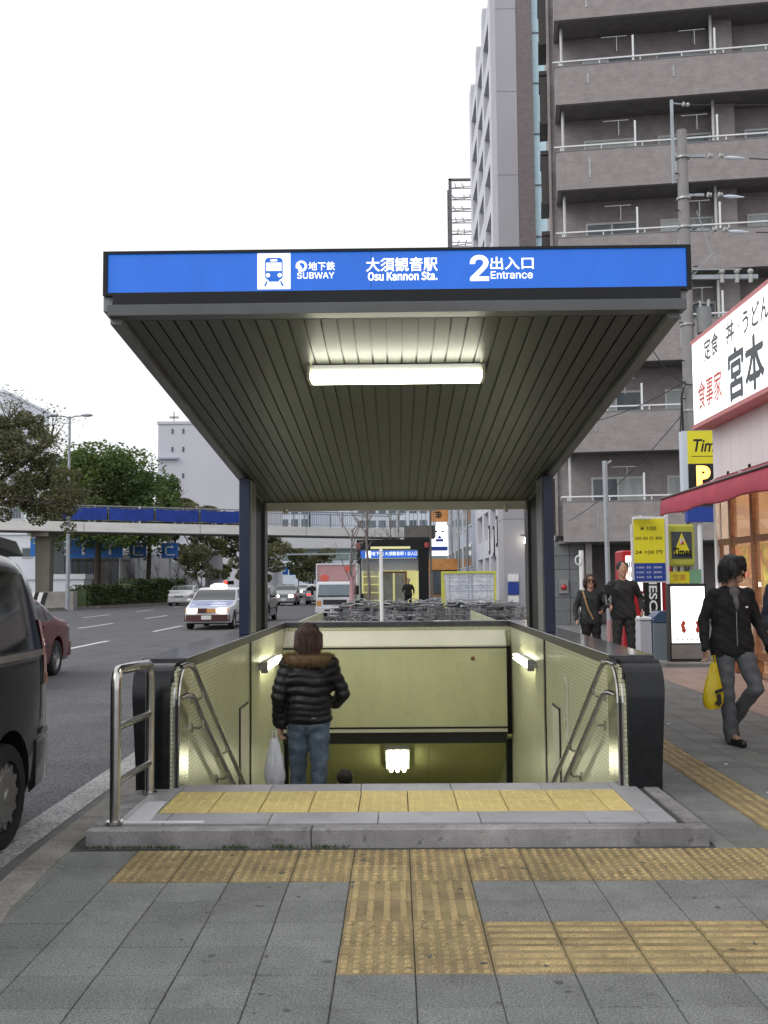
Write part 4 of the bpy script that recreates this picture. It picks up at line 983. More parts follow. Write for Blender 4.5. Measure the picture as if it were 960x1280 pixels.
def tree(name, label, loc, h, spread, trunk_h, n=5000, leaf=.16, seed=1, mat='leaf', clumps=26, tr=.2, flat=.6, group=None, lean=(0, 0)):
    r = random.Random(seed); x, y, z = loc
    t = thing(name, label, 'tree', loc, group=group)
    q = MB(); cl = []
    base = Vector((0, 0, 0)); fork = Vector((lean[0]*.4, lean[1]*.4, trunk_h))
    q.tube([base, base+(fork-base)*.5+Vector((r.uniform(-.1, .1), 0, 0)), fork], tr, 9, r1=tr*.75)
    nb = 7
    for i in range(nb):
        a = 2*pi*i/nb+r.uniform(-.3, .3); out = spread*r.uniform(.45, .8); top = trunk_h+(h-trunk_h)*r.uniform(.35, .85)
        e = Vector((lean[0]+out*cos(a), lean[1]+out*sin(a), top)); m_ = fork.lerp(e, .5)+Vector((r.uniform(-.3, .3), r.uniform(-.3, .3), r.uniform(-.1, .5)))
        q.tube([fork-Vector((0, 0, .1)), fork.lerp(m_, .6), m_, e], tr*.5, 6, r1=tr*.1)
        for j in range(3):
            s0 = m_.lerp(e, r.uniform(0, .8)); e2 = s0+Vector((r.uniform(-1, 1), r.uniform(-1, 1), r.uniform(.1, 1)))*spread*.35
            q.tube([s0, s0.lerp(e2, .5)+Vector((0, 0, .1)), e2], tr*.18, 5, r1=tr*.05)
    q.build('trunk', 'bark', t, local=True)
    for i in range(clumps):
        a = r.uniform(0, 2*pi); zz = r.uniform(0, 1); rad = spread*sqrt(r.uniform(0.02, 1))*(1-.75*zz**2.2)**.5
        hh = trunk_h*.85+(h-trunk_h*.85)*zz
        cl.append(((lean[0]+rad*cos(a)*.86, lean[1]+rad*sin(a)*.86, hh-.1*spread*0), spread*r.uniform(.20, .36)))
    q = MB(); leaves(q, cl, n, leaf, r, flat); q.build('crown', mat, t, local=True)
    return t
tree('street_tree', 'broad dark green evergreen rising above the blue banners of the footbridge', (-23.2, 79.5, 0), 11.5, 5.6, 5.6, 26000, .16, 3, clumps=105, tr=.28, lean=(.2, 0), flat=.72)
tree('street_tree', 'evergreen with a low crown between the road signs', (-20.9, 86, 0), 10.2, 3.4, 6.0, 9000, .16, 5, clumps=34, tr=.22, lean=(.5, 0), flat=.7)
tree('street_tree', 'forked olive green tree behind the white car', (-19.0, 97, 0), 8.6, 3.9, 2.6, 6500, .18, 7, 'leaf_olive', clumps=22, tr=.22)
tree('street_tree', 'olive tree half hidden by the left roof post', (-15.6, 106, 0), 8.4, 3.8, 2.6, 6500, .19, 8, 'leaf_olive', clumps=22, tr=.2)
tree('street_tree', 'bushy tree under the footbridge just right of the left roof post', (-15.7, 118, 0), 8.0, 3.6, 2.3, 6500, .2, 9, 'leaf_olive', clumps=22, tr=.2)
tree('street_tree', 'distant tree at the end of the road behind the truck', (-13.5, 165, 0), 7.2, 4.4, 2.4, 4500, .27, 10, 'leaf_olive', clumps=20, tr=.2)
tree('street_tree', 'rounded green shrub like tree behind the banners near the left post', (-21.4, 99, 0), 10.4, 2.8, 5.8, 5500, .18, 12, 'leaf_olive', clumps=16, tr=.15)
tree('street_tree', 'dark evergreen behind the footbridge pier', (-25.6, 88, 0), 10.4, 3.6, 6.0, 8000, .18, 13, clumps=30, tr=.2)
# big sparse tree leaning in from the left
r = random.Random(21)
t = thing('leaning_tree', 'sparse olive tree whose bare limbs reach in from the left edge', 'tree', (-22, 45, 0))
q = MB(); cl = []; tips = []
def W2(u, v, y):                                     # helper used to lay out limbs in metres from the trunk
    return Vector((( u-495)/1283*y, y, 1.469+(728-v)/1283*y))
trunk = [Vector((-22, 45, 0)), Vector((-21.6, 45, 2.2)), Vector((-20.6, 45, 3.4))]
q.tube(trunk, .36, 10, r1=.30)
limbs = [([(-20.6, 45, 3.4), (-18.9, 45, 4.2), (-17.3, 44.6, 5.2), (-16.0, 44.3, 6.2), (-15.6, 44, 7.2)], .13), ([(-20.6, 45, 3.4), (-19.2, 45.4, 5.4), (-17.2, 45.2, 6.4), (-16.2, 45, 7.0), (-15.3, 45, 7.7)], .15),
         ([(-20.6, 45, 3.4), (-20.2, 46, 6.5), (-18.8, 46, 8.0), (-17.6, 46, 8.8)], .14), ([(-20.6, 45, 3.4), (-21.5, 44, 6.5), (-20.5, 43.5, 8.8)], .13), ([(-18.0, 44.9, 4.75), (-16.6, 44.2, 5.2), (-15.0, 44, 5.0), (-14.2, 44, 4.8)], .07)]
for pts, rad in limbs:
    pts = [Vector(p) for p in pts]; q.tube(pts, rad, 7, r1=rad*.25)
    for p, p2 in zip(pts[1:], pts[2:]+[pts[-1]]):
        for j in range(9):
            s0 = p.lerp(p2, r.random()); e = s0+Vector((r.uniform(-1, 1), r.uniform(-1, 1), r.uniform(-.25, 1)))*r.uniform(.9, 2.0)
            q.tube([s0, s0.lerp(e, .5)+Vector((r.uniform(-.15, .15), 0, r.uniform(-.1, .2))), e], rad*.22, 5, r1=.008)
            for jj in range(4):
                s1 = s0.lerp(e, r.uniform(.3, 1)); e2 = s1+Vector((r.uniform(-1, 1), r.uniform(-1, 1), r.uniform(-.3, .8)))*r.uniform(.3, .8); q.tube([s1, e2], .012, 4, r1=.005); tips.append(e2)
            tips.append(e)
q.build('trunk', 'bark', t)
q = MB(); leaves(q, [(tuple(p), .5) for p in tips], 6500, .062, r, .8)
for c, rad, n in (((-17.3, 46, 8.9), .9, 2600), ((-16.6, 46, 8.4), .7, 1200), ((-15.3, 45, 5.4), 1.2, 3000), ((-16.3, 45, 5.2), 1.0, 1800), ((-15.0, 45, 4.6), .9, 1300), ((-17.6, 45, 6.2), .9, 2000), ((-15.0, 44.5, 6.4), .8, 1300), ((-17.7, 45, 7.3), .9, 2400), ((-17.2, 45, 5.6), .7, 1200), ((-17.5, 45.5, 8.2), .8, 1800), ((-16.9, 45, 7.6), .7, 1300), ((-16.0, 45, 5.9), 1.0, 1500), ((-15.6, 45, 7.1), .6, 900)):
    cc = [((c[0]+r.uniform(-1, 1)*rad, c[1]+r.uniform(-1, 1)*rad, c[2]+r.uniform(-.8, .8)*rad), rad*.4) for _ in range(9)]
    leaves(q, cc, n, .075, r, .8)
q.build('crown', 'leaf_olive', t)
# hedges on the median
def hedge(label, x0, y0, x1, y1, h, wd, n, seed):
    r = random.Random(seed); t = thing('hedge', label, 'hedge', (x0, y0, 0)); q = MB()
    d = Vector((x1-x0, y1-y0, 0)); L_ = d.length; d.normalize(); nn = Vector((-d.y, d.x, 0))
    for i in range(n):
        a = r.uniform(0, L_); c = r.uniform(-.5, .5)*wd; z = h*(1-r.random()**2*.9); 
        if r.random() < .5: c = -wd/2+r.gauss(0, .05)
        p = Vector((x0, y0, .03))+d*a+nn*c+Vector((0, 0, z*(.95+.1*sin(a*2))))
        u = Vector((r.uniform(-1, 1), r.uniform(-1, 1), r.uniform(-.6, .6))).normalized(); v = u.cross(Vector((r.uniform(-1, 1), r.uniform(-1, 1), r.uniform(-1, 1)))).normalized(); s_ = .10*r.uniform(.6, 1.3)
        q.add([tuple(p-u*s_), tuple(p+v*s_*.6), tuple(p+u*s_), tuple(p-v*s_*.6)], [(0, 1, 2, 3)])
    q.build('foliage', 'hedge_leaf', t)
    q = MB(); a0 = Vector((x0, y0, 0))-nn*wd*.38; a1 = Vector((x1, y1, 0))-nn*wd*.38; b1 = Vector((x1, y1, 0))+nn*wd*.38; b0 = Vector((x0, y0, 0))+nn*wd*.38
    q.hexa([tuple(a0), tuple(a1), tuple(b1), tuple(b0)]+[(p.x, p.y, h*.85) for p in (a0, a1, b1, b0)]); q.build('inner_branches', 'hedge_leaf', t)
hedge('clipped dark hedge between the striped block and the first tree', -21.0, 67.5, -19.7, 74, 1.35, 1.6, 3500, 1)
hedge('taller dark hedge on the median under the second tree', -19.9, 75, -17.6, 82, 1.75, 1.6, 4500, 2)
hedge('low hedge left of the footbridge pier', -27.5, 62, -24.0, 66, 1.35, 1.6, 2500, 3)
# bare shrubs behind the hedge
for i, (x, y) in enumerate(((-22.4, 88), (-20.5, 90), (-18.8, 91), (-19.8, 92), (-24.0, 87), (-17.4, 92))):
    t = thing('bare_shrub', '%s leafless grey shrub from the left behind the median hedge' % {-24.0: 'first', -22.4: 'second', -20.5: 'third', -19.8: 'fourth', -18.8: 'fifth', -17.4: 'last'}[x], 'shrub', (x, y, 0), group='leafless shrubs on the median'); q = MB(); r = random.Random(40+i)
    for j in range(9):
        e = Vector((r.uniform(-1, 1), r.uniform(-.6, .6), r.uniform(1.8, 3.6))); q.tube([(0, 0, 0), e*.5+Vector((r.uniform(-.2, .2), 0, 0)), e], .05, 5, r1=.015)
        for k in range(4): s0 = e*r.uniform(.4, .95); q.tube([s0, s0+Vector((r.uniform(-.6, .6), r.uniform(-.5, .5), r.uniform(.2, .8)))], .022, 4, r1=.008)
    q.build('branches', 'bark_pale', t, local=True)
# ---------------------------------------------------------------- road signs, lamps, signals on the left
def roadsign(label, x, y, w_, z0, z1, marks, group=None, posts=((.5),)):
    t = thing('direction_sign', label, 'road sign', (x, y, RZ))
    B('panel', 'road_sign', t, lambda q: q.box(x-w_/2, x+w_/2, y, y+.1, z0, z1))
    B('post', 'galvanised', t, lambda q: [q.cyl((x-w_/2+w_*p, y+.25, RZ), (x-w_/2+w_*p, y+.25, z1+.3), .11, n=8) for p in posts])
    for kind, mx, mz, s_ in marks:
        def fn(q):
            Y0, Y1 = y-.02, y-.002
            if kind == 'up': q.box(x+mx-.12*s_, x+mx+.12*s_, Y0, Y1, mz-.8*s_, mz+.4*s_); q.prism([(x+mx-.35*s_, mz+.38*s_), (x+mx+.35*s_, mz+.38*s_), (x+mx, mz+.95*s_)], 'y', Y0, Y1)
            elif kind == 'left': q.box(x+mx-.6*s_, x+mx+.7*s_, Y0, Y1, mz-.10*s_, mz+.10*s_); q.prism([(x+mx-.6*s_, mz-.3*s_), (x+mx-.6*s_, mz+.3*s_), (x+mx-1.1*s_, mz)], 'y', Y0, Y1)
            elif kind == 'bend': q.box(x+mx-.5*s_, x+mx-.28*s_, Y0, Y1, mz-.8*s_, mz+.5*s_); q.box(x+mx-.28*s_, x+mx+.5*s_, Y0, Y1, mz+.28*s_, mz+.5*s_); q.prism([(x+mx+.5*s_, mz+.1*s_), (x+mx+.9*s_, mz+.39*s_), (x+mx+.5*s_, mz+.68*s_)], 'y', Y0, Y1)
            else:
                for i in range(5): q.box(x+mx-.8*s_+.34*s_*i, x+mx-.8*s_+.34*s_*i+.24*s_, Y0, Y1, mz-.14*s_, mz+.14*s_)
        B('arrow' if kind in ('up', 'left', 'bend') else 'lettering', 'ink_green' if kind == 'txtg' else 'ink_white', t, fn)
    return t
roadsign('blue direction sign with a left arrow left of the footbridge pier', -28.2, 81, 1.6, 3.72, 5.20, [('left', .1, 4.1, .42), ('txtg', 0, 4.8, .7)])
roadsign('wide blue overhead direction sign with white arrows behind the first tree', -24.2, 82, 4.5, 3.60, 5.50, [('up', -.9, 4.5, .8), ('up', 1.25, 4.5, .8), ('txt', -1.6, 5.1, .4), ('txt', .3, 4.4, .3), ('txt', 1.85, 5.1, .3)], posts=(.05, .95))
roadsign('small blue direction sign with a bend arrow beside the second tree', -21.2, 84, 1.35, 3.62, 4.8, [('bend', -.1, 4.35, .6), ('txt', .1, 3.85, .4)])
roadsign('small blue direction sign with a right arrow above the hall', -18.6, 84, 1.35, 3.62, 4.8, [('bend', -.1, 4.3, .5), ('txt', .1, 3.85, .4)])
t = thing('street_light', 'tall double armed grey street light above the left trees', 'street light', (-19.9, 62, 0))
lx_, ly_ = -19.9, 62
B('pole', 'galvanised', t, lambda q: q.cyl((lx_, ly_, 0), (lx_, ly_, 11.75), .13, .07, n=10))
for s_ in (-1, 1):
    B('arm', 'galvanised', t, lambda q: q.tube([(lx_, ly_, 11.6), (lx_+s_*.3, ly_, 11.75), (lx_+s_*.7, ly_, 11.76)], .04, 6)); B('lamp_head', 'galvanised', t, lambda q: q.sphere((lx_+s_*1.05, ly_, 11.80), .45, 12, 8, (.85, .35, .22)), smooth=True)
def signal(label, x, y, z, reach):
    t = thing('traffic_signal', label, 'traffic light', (x, y, RZ))
    B('pole', 'galvanised', t, lambda q: (q.cyl((x, y, RZ), (x, y, z+.8), .1, n=8), q.cyl((x, y, z+.6), (x+reach, y, z+.6), .05, n=6)))
    B('housing', 'frame_black', t, lambda q: q.box(x+reach-.55, x+reach+.55, y-.15, y+.05, z, z+.4)); B('red_light', 'red_glow', t, lambda q: q.cyl((x+reach-.35, y-.17, z+.2), (x+reach-.35, y-.151, z+.2), .22, n=12))
signal('red traffic signal on an arm beyond the taxi', -19.8, 112, 1.05+.3, 1.5)
signal('far red traffic signal left of the truck', -15.5, 190, 2.6, 2.2)
roadsign('far blue overhead sign on the left over the distant cars', -20.3, 180, 2.6, 2.9, 4.4, [('txt', 0, 3.6, 1)])
roadsign('far blue overhead sign over the middle of the distant road', -16.7, 175, 3.2, 2.8, 4.4, [('txt', 0, 3.6, 1)])
B2 = thing('sign_gantry', 'thin grey gantry spanning the far road', 'gantry', (-18, 150, RZ)); B('beam', 'galvanised', B2, lambda q: q.cyl((-22, 150, 5.6), (-6.8, 150, 5.6), .12, n=6)); B('post', 'galvanised', B2, lambda q: q.cyl((-6.8, 150, RZ), (-6.8, 150, 5.7), .14, n=6))
# ---------------------------------------------------------------- vehicles
FS = [0, .06, .16, .28, .40, .52, .62, .72, .80, .87, .93, .97, .993, 1]
class CarShape:
    def __init__(s, L, W, top, belt, H, tumble=.16, zb=.22, plan=.12, rnd=.09, planp=6, endr=0):
        s.L, s.W, s.top, s.belt, s.H, s.tumble, s.zb, s.plan, s.rnd, s.pp = L, W, top, belt, H, tumble, zb, plan, rnd, planp
    def zt(s, y): return lerp_list(s.top, y)
    def half(s, y, z):
        w_ = s.W/2*(1-s.plan*abs(y/(s.L/2))**s.pp)
        t = (z-s.belt)/(s.H-s.belt)
        if t > 0: w_ *= 1-s.tumble*t**1.15
        if z < .45: w_ *= 1-.06*((.45-z)/.25)**2
        d = (s.zt(y)-z)/s.rnd
        if d < 1: w_ -= s.rnd*.9*(1-sqrt(max(0, 1-(1-max(0, d))**2)))
        return w_
    def body(s, ys):
        q = MB(); rings = []
        for y in ys:
            zt = s.zt(y); zb = s.zb+ (.10 if abs(y) > s.L/2-.05 else 0)
            R_ = [(s.half(y, zb+(zt-zb)*f), y, zb+(zt-zb)*f) for f in FS]
            crown = .012
            rings.append([(-p[0], p[1], p[2]) for p in R_]+[(x*R_[-1][0], y, zt+crown*(1-x*x)) for x in (-.66, -.33, 0, .33, .66)]+R_[::-1])
        q.loft(rings); return q
    def side_patch(s, pts, out=.004, n=5, sgn=1):       # pts: y,z of four corners, counter clockwise from lower front
        q = MB(); vs = []
        for i in range(n+1):
            for j in range(n+1):
                u, v = i/n, j/n
                y = (pts[0][0]*(1-u)+pts[1][0]*u)*(1-v)+(pts[3][0]*(1-u)+pts[2][0]*u)*v
                z = (pts[0][1]*(1-u)+pts[1][1]*u)*(1-v)+(pts[3][1]*(1-u)+pts[2][1]*u)*v
                vs.append((sgn*(s.half(y, min(z, s.zt(y)-.02))+out), y, z))
        fs = [(a*(n+1)+b, (a+1)*(n+1)+b, (a+1)*(n+1)+b+1, a*(n+1)+b+1) for a in range(n) for b in range(n)]
        q.add(vs, fs); return q
    def top_patch(s, y0, y1, inset0, inset1, out=.006, n=6):
        q = MB(); vs = []
        for i in range(n+1):
            y = y0+(y1-y0)*i/n; z = s.zt(y); w_ = s.half(y, z-.03)-(inset0+(inset1-inset0)*i/n)
            for j in range(n+1): x = w_*(2*j/n-1); vs.append((x, y, z+out+.012*(1-(x/max(w_, .1))**2*.7)))
        q.add(vs, [(a*(n+1)+b, (a+1)*(n+1)+b, (a+1)*(n+1)+b+1, a*(n+1)+b+1) for a in range(n) for b in range(n)]); return q
def cut_arches(o, wheels, R_, half):
    q = MB()
    for y in wheels:
        for s_ in (-1, 1): q.cyl((s_*(half-.30), y, R_[1]), (s_*(half+.2), y, R_[1]), R_[0], n=24)
    me = q.mesh('cutter'); c = bpy.data.objects.new('cutter', me); COL.objects.link(c); c.parent = o.parent
    m = o.modifiers.new('b', 'BOOLEAN'); m.object = c; m.operation = 'DIFFERENCE'; m.solver = 'EXACT'
    me2 = applied(o); o.modifiers.clear(); o.data = me2; drop(c); shade(me2, .6)
WH = {}
def wheel_meshes(key, R_, wd, style):
    if key in WH: return WH[key]
    ty = MB(); n = 28; prof = [(-wd/2, R_*.68), (-wd/2, R_*.93), (-wd/2+.02, R_*.985), (-wd*.2, R_), (wd*.2, R_), (wd/2-.02, R_*.985), (wd/2, R_*.93), (wd/2, R_*.68)]
    ty.loft([[(px, pr*cos(2*pi*i/n), pr*sin(2*pi*i/n)) for px, pr in prof] for i in range(n)], closed=True)
    ri = MB(); fx = wd/2-.012
    if style == 'cap':
        ri.cyl((-.05, 0, 0), (fx-.02, 0, 0), R_*.685, R_*.66, 28); ri.cyl((fx-.02, 0, 0), (fx+.008, 0, 0), R_*.60, R_*.48, 28); ri.cyl((fx+.008, 0, 0), (fx+.02, 0, 0), .05, .04, 14)
        for k in range(12): t = 2*pi*k/12; ri.cyl((fx-.005, R_*.56*cos(t), R_*.56*sin(t)), (fx+.002, R_*.56*cos(t), R_*.56*sin(t)), .022, n=8)
    else:
        ri.loft([[(px, pr*cos(2*pi*i/n), pr*sin(2*pi*i/n)) for px, pr in ((fx-.05, R_*.60), (fx, R_*.69), (fx-.01, R_*.64), (fx-.06, R_*.58))] for i in range(n)], closed=True)
        for k in range(5):
            t = 2*pi*k/5; c_, s_ = cos(t), sin(t); c1, s1 = cos(t+.22), sin(t+.22); c2, s2 = cos(t-.22), sin(t-.22)
            ri.hexa([(fx-.05, .03*c1, .03*s1), (fx-.05, R_*.64*cos(t+.1), R_*.64*sin(t+.1)), (fx-.05, R_*.64*cos(t-.1), R_*.64*sin(t-.1)), (fx-.05, .03*c2, .03*s2), (fx-.01, .05*c1, .05*s1), (fx-.01, R_*.64*cos(t+.07), R_*.64*sin(t+.07)), (fx-.01, R_*.64*cos(t-.07), R_*.64*sin(t-.07)), (fx-.01, .05*c2, .05*s2)])
        ri.cyl((fx-.07, 0, 0), (fx, 0, 0), .07, .05, 14); ri.cyl((-.02, 0, 0), (.0, 0, 0), R_*.62, n=20)
    a, b_ = ty.mesh('tyre'), ri.mesh('rim'); a.materials.append(MATS['tyre']); b_.materials.append(MATS['hubcap' if style == 'cap' else 'rim']); shade(a, .6); shade(b_, .5)
    WH[key] = (a, b_); return WH[key]
def put_wheels(t, ys, half, R_, wd=.19, style='alloy'):
    a, b_ = wheel_meshes((R_, wd, style), R_, wd, style)
    for y in ys:
        for s_ in (-1, 1):
            e = child('wheel', a, t, (s_*(half-wd/2-.01), y, R_), (0, 0, 0 if s_ > 0 else pi)); e.name = 'wheel'; child('rim', b_, e)
def sample(top, step=.12):
    ys = []
    for (a, _), (b_, _) in zip(top, top[1:]):
        n = max(1, int((b_-a)/step+.5)); ys += [a+(b_-a)*i/n for i in range(n)]
    return ys+[top[-1][0]]
def smooth_top(top, it=2):
    for _ in range(it):                               # corner cutting rounds the profile
        out = [top[0]]
        for (a, za), (b_, zb_) in zip(top, top[1:]):
            out += [(a*.75+b_*.25, za*.75+zb_*.25), (a*.25+b_*.75, za*.25+zb_*.75)]
        top = out+[top[-1]]
    return top
def sedan(name, label, cat, loc, rz, paint, L=4.6, W=1.69, H=1.42, kind='sedan', lights=True, tail=False, group=None, paint2=None, detail=True, hood_z=.95, lamp_y=None):
    t = thing(name, label, cat, loc, rz, group)
    h = L/2
    if kind == 'sedan': top = [(-h, .62), (-h+.03, .74), (-h+.25, hood_z-.12), (-h+1.15, hood_z), (-h+1.95, H-.06), (-h+2.4, H), (-h+3.0, H), (h-1.0, hood_z+.06), (h-.2, hood_z), (h-.02, .80), (h, .60)]
    elif kind == 'wagon': top = [(-h, .62), (-h+.03, .76), (-h+.2, hood_z-.10), (-h+1.1, hood_z+.04), (-h+1.75, H-.05), (-h+2.2, H), (h-.65, H-.02), (h-.35, H-.15), (h-.05, .95), (h, .60)]
    sm = smooth_top(top); cs = CarShape(L, W, sm, hood_z-.02, H, zb=.24)
    bo = cs.body(sorted(set([round(y, 4) for y in sample(sm)]))).build('body', paint, t, local=True, smooth=.6)
    R_ = .31; wy = (-h+.80, h-.95)
    cut_arches(bo, wy, (R_+.055, R_+.02), W/2); put_wheels(t, wy, W/2-.01, R_)
    zb0, zt0 = hood_z+.02, H-.10
    # glass
    cs.top_patch(-h+1.22, -h+1.93, .05, .05).build('windscreen', 'glass_dark', t, local=True, smooth=True)
    if kind == 'sedan': cs.top_patch(h-1.55, h-1.08, .08, .05).build('rear_window', 'glass_dark', t, local=True, smooth=True)
    else: cs.top_patch(h-.36, h-.12, .10, .10).build('rear_window', 'glass_dark', t, local=True, smooth=True)
    for s_ in (-1, 1):
        if kind == 'sedan': segs = [[(-h+1.40, zb0), (-h+2.22, zb0), (-h+2.22, zt0), (-h+1.98, zt0)], [(-h+2.30, zb0), (-h+3.10, zb0), (-h+3.02, zt0), (-h+2.30, zt0)], [(-h+3.16, zb0), (h-1.15, zb0+.03), (h-1.38, zb0+.2), (-h+3.09, zt0)]]
        else: segs = [[(-h+1.35, zb0), (-h+2.15, zb0), (-h+2.15, zt0), (-h+1.82, zt0)], [(-h+2.23, zb0), (-h+3.05, zb0), (-h+3.05, zt0), (-h+2.23, zt0)], [(-h+3.12, zb0), (h-.42, zb0+.05), (h-.68, zt0), (-h+3.12, zt0)]]
        for sg_ in segs: cs.side_patch(sg_, sgn=s_).build('side_window', 'glass_dark', t, local=True, smooth=True)
        if detail:
            q = MB(); q.sphere((s_*(W/2+.06), -h+1.45, hood_z+.08), .1, 10, 6, (1, .6, .7)); q.build('mirror', paint, t, local=True, smooth=True)
            for yy in (-h+2.15, -h+2.95): q = MB(); q.box(*sorted((s_*(cs.half(yy, .85)-.01), s_*(cs.half(yy, .85)+.025))), yy, yy+.16, hood_z-.10, hood_z-.07); q.build('door_handle', paint, t, local=True)
            cs.side_patch([(-h+1.1, .52), (h-1.35, .52), (h-1.35, .57), (-h+1.1, .57)], .012, sgn=s_).build('side_moulding', 'van_trim', t, local=True)
        # front
        x0, x1 = sorted((s_*(W/2-.50), s_*(W/2-.17)))
        q = MB(); q.box(x0, x1, -h-.035, -h+.2, .60, .74); lm = q.build('headlight', 'lens_glow' if lights else 'window_frame', t, local=True, bevel=.02)
        q = MB(); q.box(*sorted((s_*(W/2-.165), s_*(W/2-.10))), -h+.0, -h+.15, .61, .72); q.build('indicator', 'orange_sign', t, local=True)
        q = MB(); q.box(*sorted((s_*(W/2-.48), s_*(W/2-.17))), h-.16, h-.005, .66, .80); q.build('tail_light', 'red_glow' if tail else 'tail_red', t, local=True, bevel=.02)
    q = MB(); q.box(-W/2+.55, W/2-.55, -h-.02, -h+.1, .60, .73); g = q.build('grille', 'grille', t, local=True)
    q = MB(); [q.box(-W/2+.56, W/2-.56, -h-.032, -h-.021, .62+.035*i, .632+.035*i) for i in range(3)]; q.build('grille_bars', 'stainless', g, local=True)
    q = MB(); q.loft([[(x, -h-.09+.10*(x/(W/2))**2*1.2, z) for x in [(-1+2*i/12)*W/2*.92 for i in range(13)]]+[(x, -h+.15, z) for x in [(1-2*i/12)*W/2*.92 for i in range(13)]] for z in (.30, .33, .48, .52)]); q.build('bumper', paint2 or paint, t, local=True, smooth=.6)
    q = MB(); q.loft([[(x, h+.08-.10*(x/(W/2))**2*1.2, z) for x in [(-1+2*i/12)*W/2*.92 for i in range(13)]]+[(x, h-.15, z) for x in [(1-2*i/12)*W/2*.92 for i in range(13)]] for z in (.30, .33, .50, .54)]); q.build('bumper', paint2 or paint, t, local=True, smooth=.6)
    q = MB(); q.box(-.17, .17, -h-.105, -h-.085, .36, .50); q.build('number_plate', 'plate', t, local=True)
    q = MB(); q.box(-.17, .17, h+.075, h+.095, .38, .52); q.build('number_plate', 'plate', t, local=True)
    q = MB(); q.box(-W/2+.25, W/2-.25, -h+.5, h-.5, .18, .30); q.build('underbody', 'van_trim', t, local=True)
    return t, cs, h
# taxi
tx, cs, h = sedan('taxi', 'white taxi with blue bonnet and lit headlamps driving towards the camera', 'taxi', (-6.5, 37.6, RZ), -.01, 'car_white', L=4.6, W=1.69, H=1.45, paint2='taxi_red', hood_z=.92)
cs.top_patch(-h+.10, -h+1.14, .12, .06, .004).build('bonnet_panel', 'taxi_blue', tx, local=True, smooth=True)
q = MB(); q.box(-.33, .02, -h-.045, -h-.033, .585, .745); q.build('grille_panel', 'taxi_red', tx, local=True)
q = MB(); q.box(.0, .30, -h-.048, -h-.034, .60, .72); q.build('radiator_mark', 'orange_sign', tx, local=True)
q = MB(); q.loft([[(x*sc, -.12+.0*sc, z) for x, z in ((-.3, 1.45), (.3, 1.45), (.3, 1.52), (.12, 1.60), (-.12, 1.60), (-.3, 1.52))] for sc in (1,)]+[[(x, .1, z) for x, z in ((-.3, 1.45), (.3, 1.45), (.3, 1.52), (.12, 1.60), (-.12, 1.60), (-.3, 1.52))]]); q.build('roof_sign', 'sign_white_hot', tx, local=True)
q = MB(); q.box(.28, .42, -h+1.75, -h+1.78, 1.05, 1.12); q.build('dash_light', 'red_glow', tx, local=True)
sedan('parked_car', 'white estate car half hidden behind the taxi near the median', 'car', (-15.7, 76, RZ), .02, 'car_white', L=4.4, W=1.74, H=1.50, kind='wagon', lights=False, hood_z=.98)
sedan('burgundy_sedan', 'dark burgundy saloon passing behind the black minivan', 'car', (-6.85, 16.75, RZ), 0.0, 'burgundy', L=4.7, W=1.74, H=1.40, lights=False, hood_z=.96)
sedan('dark_car', 'dark car with lit lamp just beyond the left roof post', 'car', (-6.05, 43.5, RZ), 0, 'car_dark', L=4.3, W=1.66, H=1.5, kind='wagon', hood_z=.98)
sedan('silver_car', 'small silver car ahead of the delivery truck', 'car', (-7.9, 74, RZ), 0, 'car_silver', L=4.2, W=1.66, H=1.45, kind='wagon')
sedan('distant_car', 'grey car with red tail lights left of the delivery truck', 'car', (-5.9, 77, RZ), pi, 'car_silver', L=4.2, W=1.66, H=1.45, kind='wagon', tail=True)
sedan('distant_car', 'white car queueing far down the boulevard', 'car', (-9.6, 110, RZ), 0, 'car_white', L=4.2, W=1.66, H=1.45, detail=False)
sedan('distant_car', 'dark car with red lamps far down the boulevard', 'car', (-12.4, 118, RZ), pi, 'car_dark', L=4.2, W=1.66, H=1.45, tail=True, detail=False)
sedan('distant_car', 'red lamped car beyond the median hedge', 'car', (-17.4, 90, RZ), pi+.2, 'burgundy', L=4.2, W=1.66, H=1.35, tail=True, detail=False)
# delivery truck
tk = thing('delivery_truck', 'white cab delivery truck with a reddish cargo box facing the camera', 'truck', (-2.72, 45.2, RZ))
def TK(n, m, fn, par=None, **k): q = MB(); fn(q); return q.build(n, m, par or tk, local=True, **k)
TK('cab', 'truck_white', lambda q: q.loft([[(-.83*a, y, z), (.83*a, y, z), (.83*a, 1.4, z), (-.83*a, 1.4, z)] for z, y, a in ((.35, .02, 1), (.60, 0, 1), (.98, .02, 1), (1.55, .26, .965), (1.63, .36, .93))]), bevel=.03)
TK('windscreen', 'glass_building', lambda q: q.hexa([(-.74, .02, 1.03), (.74, .02, 1.03), (.74, .05, 1.03), (-.74, .05, 1.03), (-.71, .215, 1.50), (.71, .215, 1.50), (.71, .25, 1.50), (-.71, .25, 1.50)]))
TK('grille', 'grille', lambda q: q.box(-.52, .52, -.012, .02, .62, .84)); TK('wiper', 'grille', lambda q: q.box(-.75, .75, -.01, .03, .97, 1.02))
TK('bumper', 'truck_white', lambda q: q.box(-.86, .86, -.10, .2, .26, .52), bevel=.02); TK('bumper_slot', 'grille', lambda q: (q.box(-.45, -.2, -.105, -.09, .33, .42), q.box(.2, .45, -.105, -.09, .33, .42)))
TK('number_plate', 'plate', lambda q: q.box(-.17, .17, -.12, -.105, .32, .46))
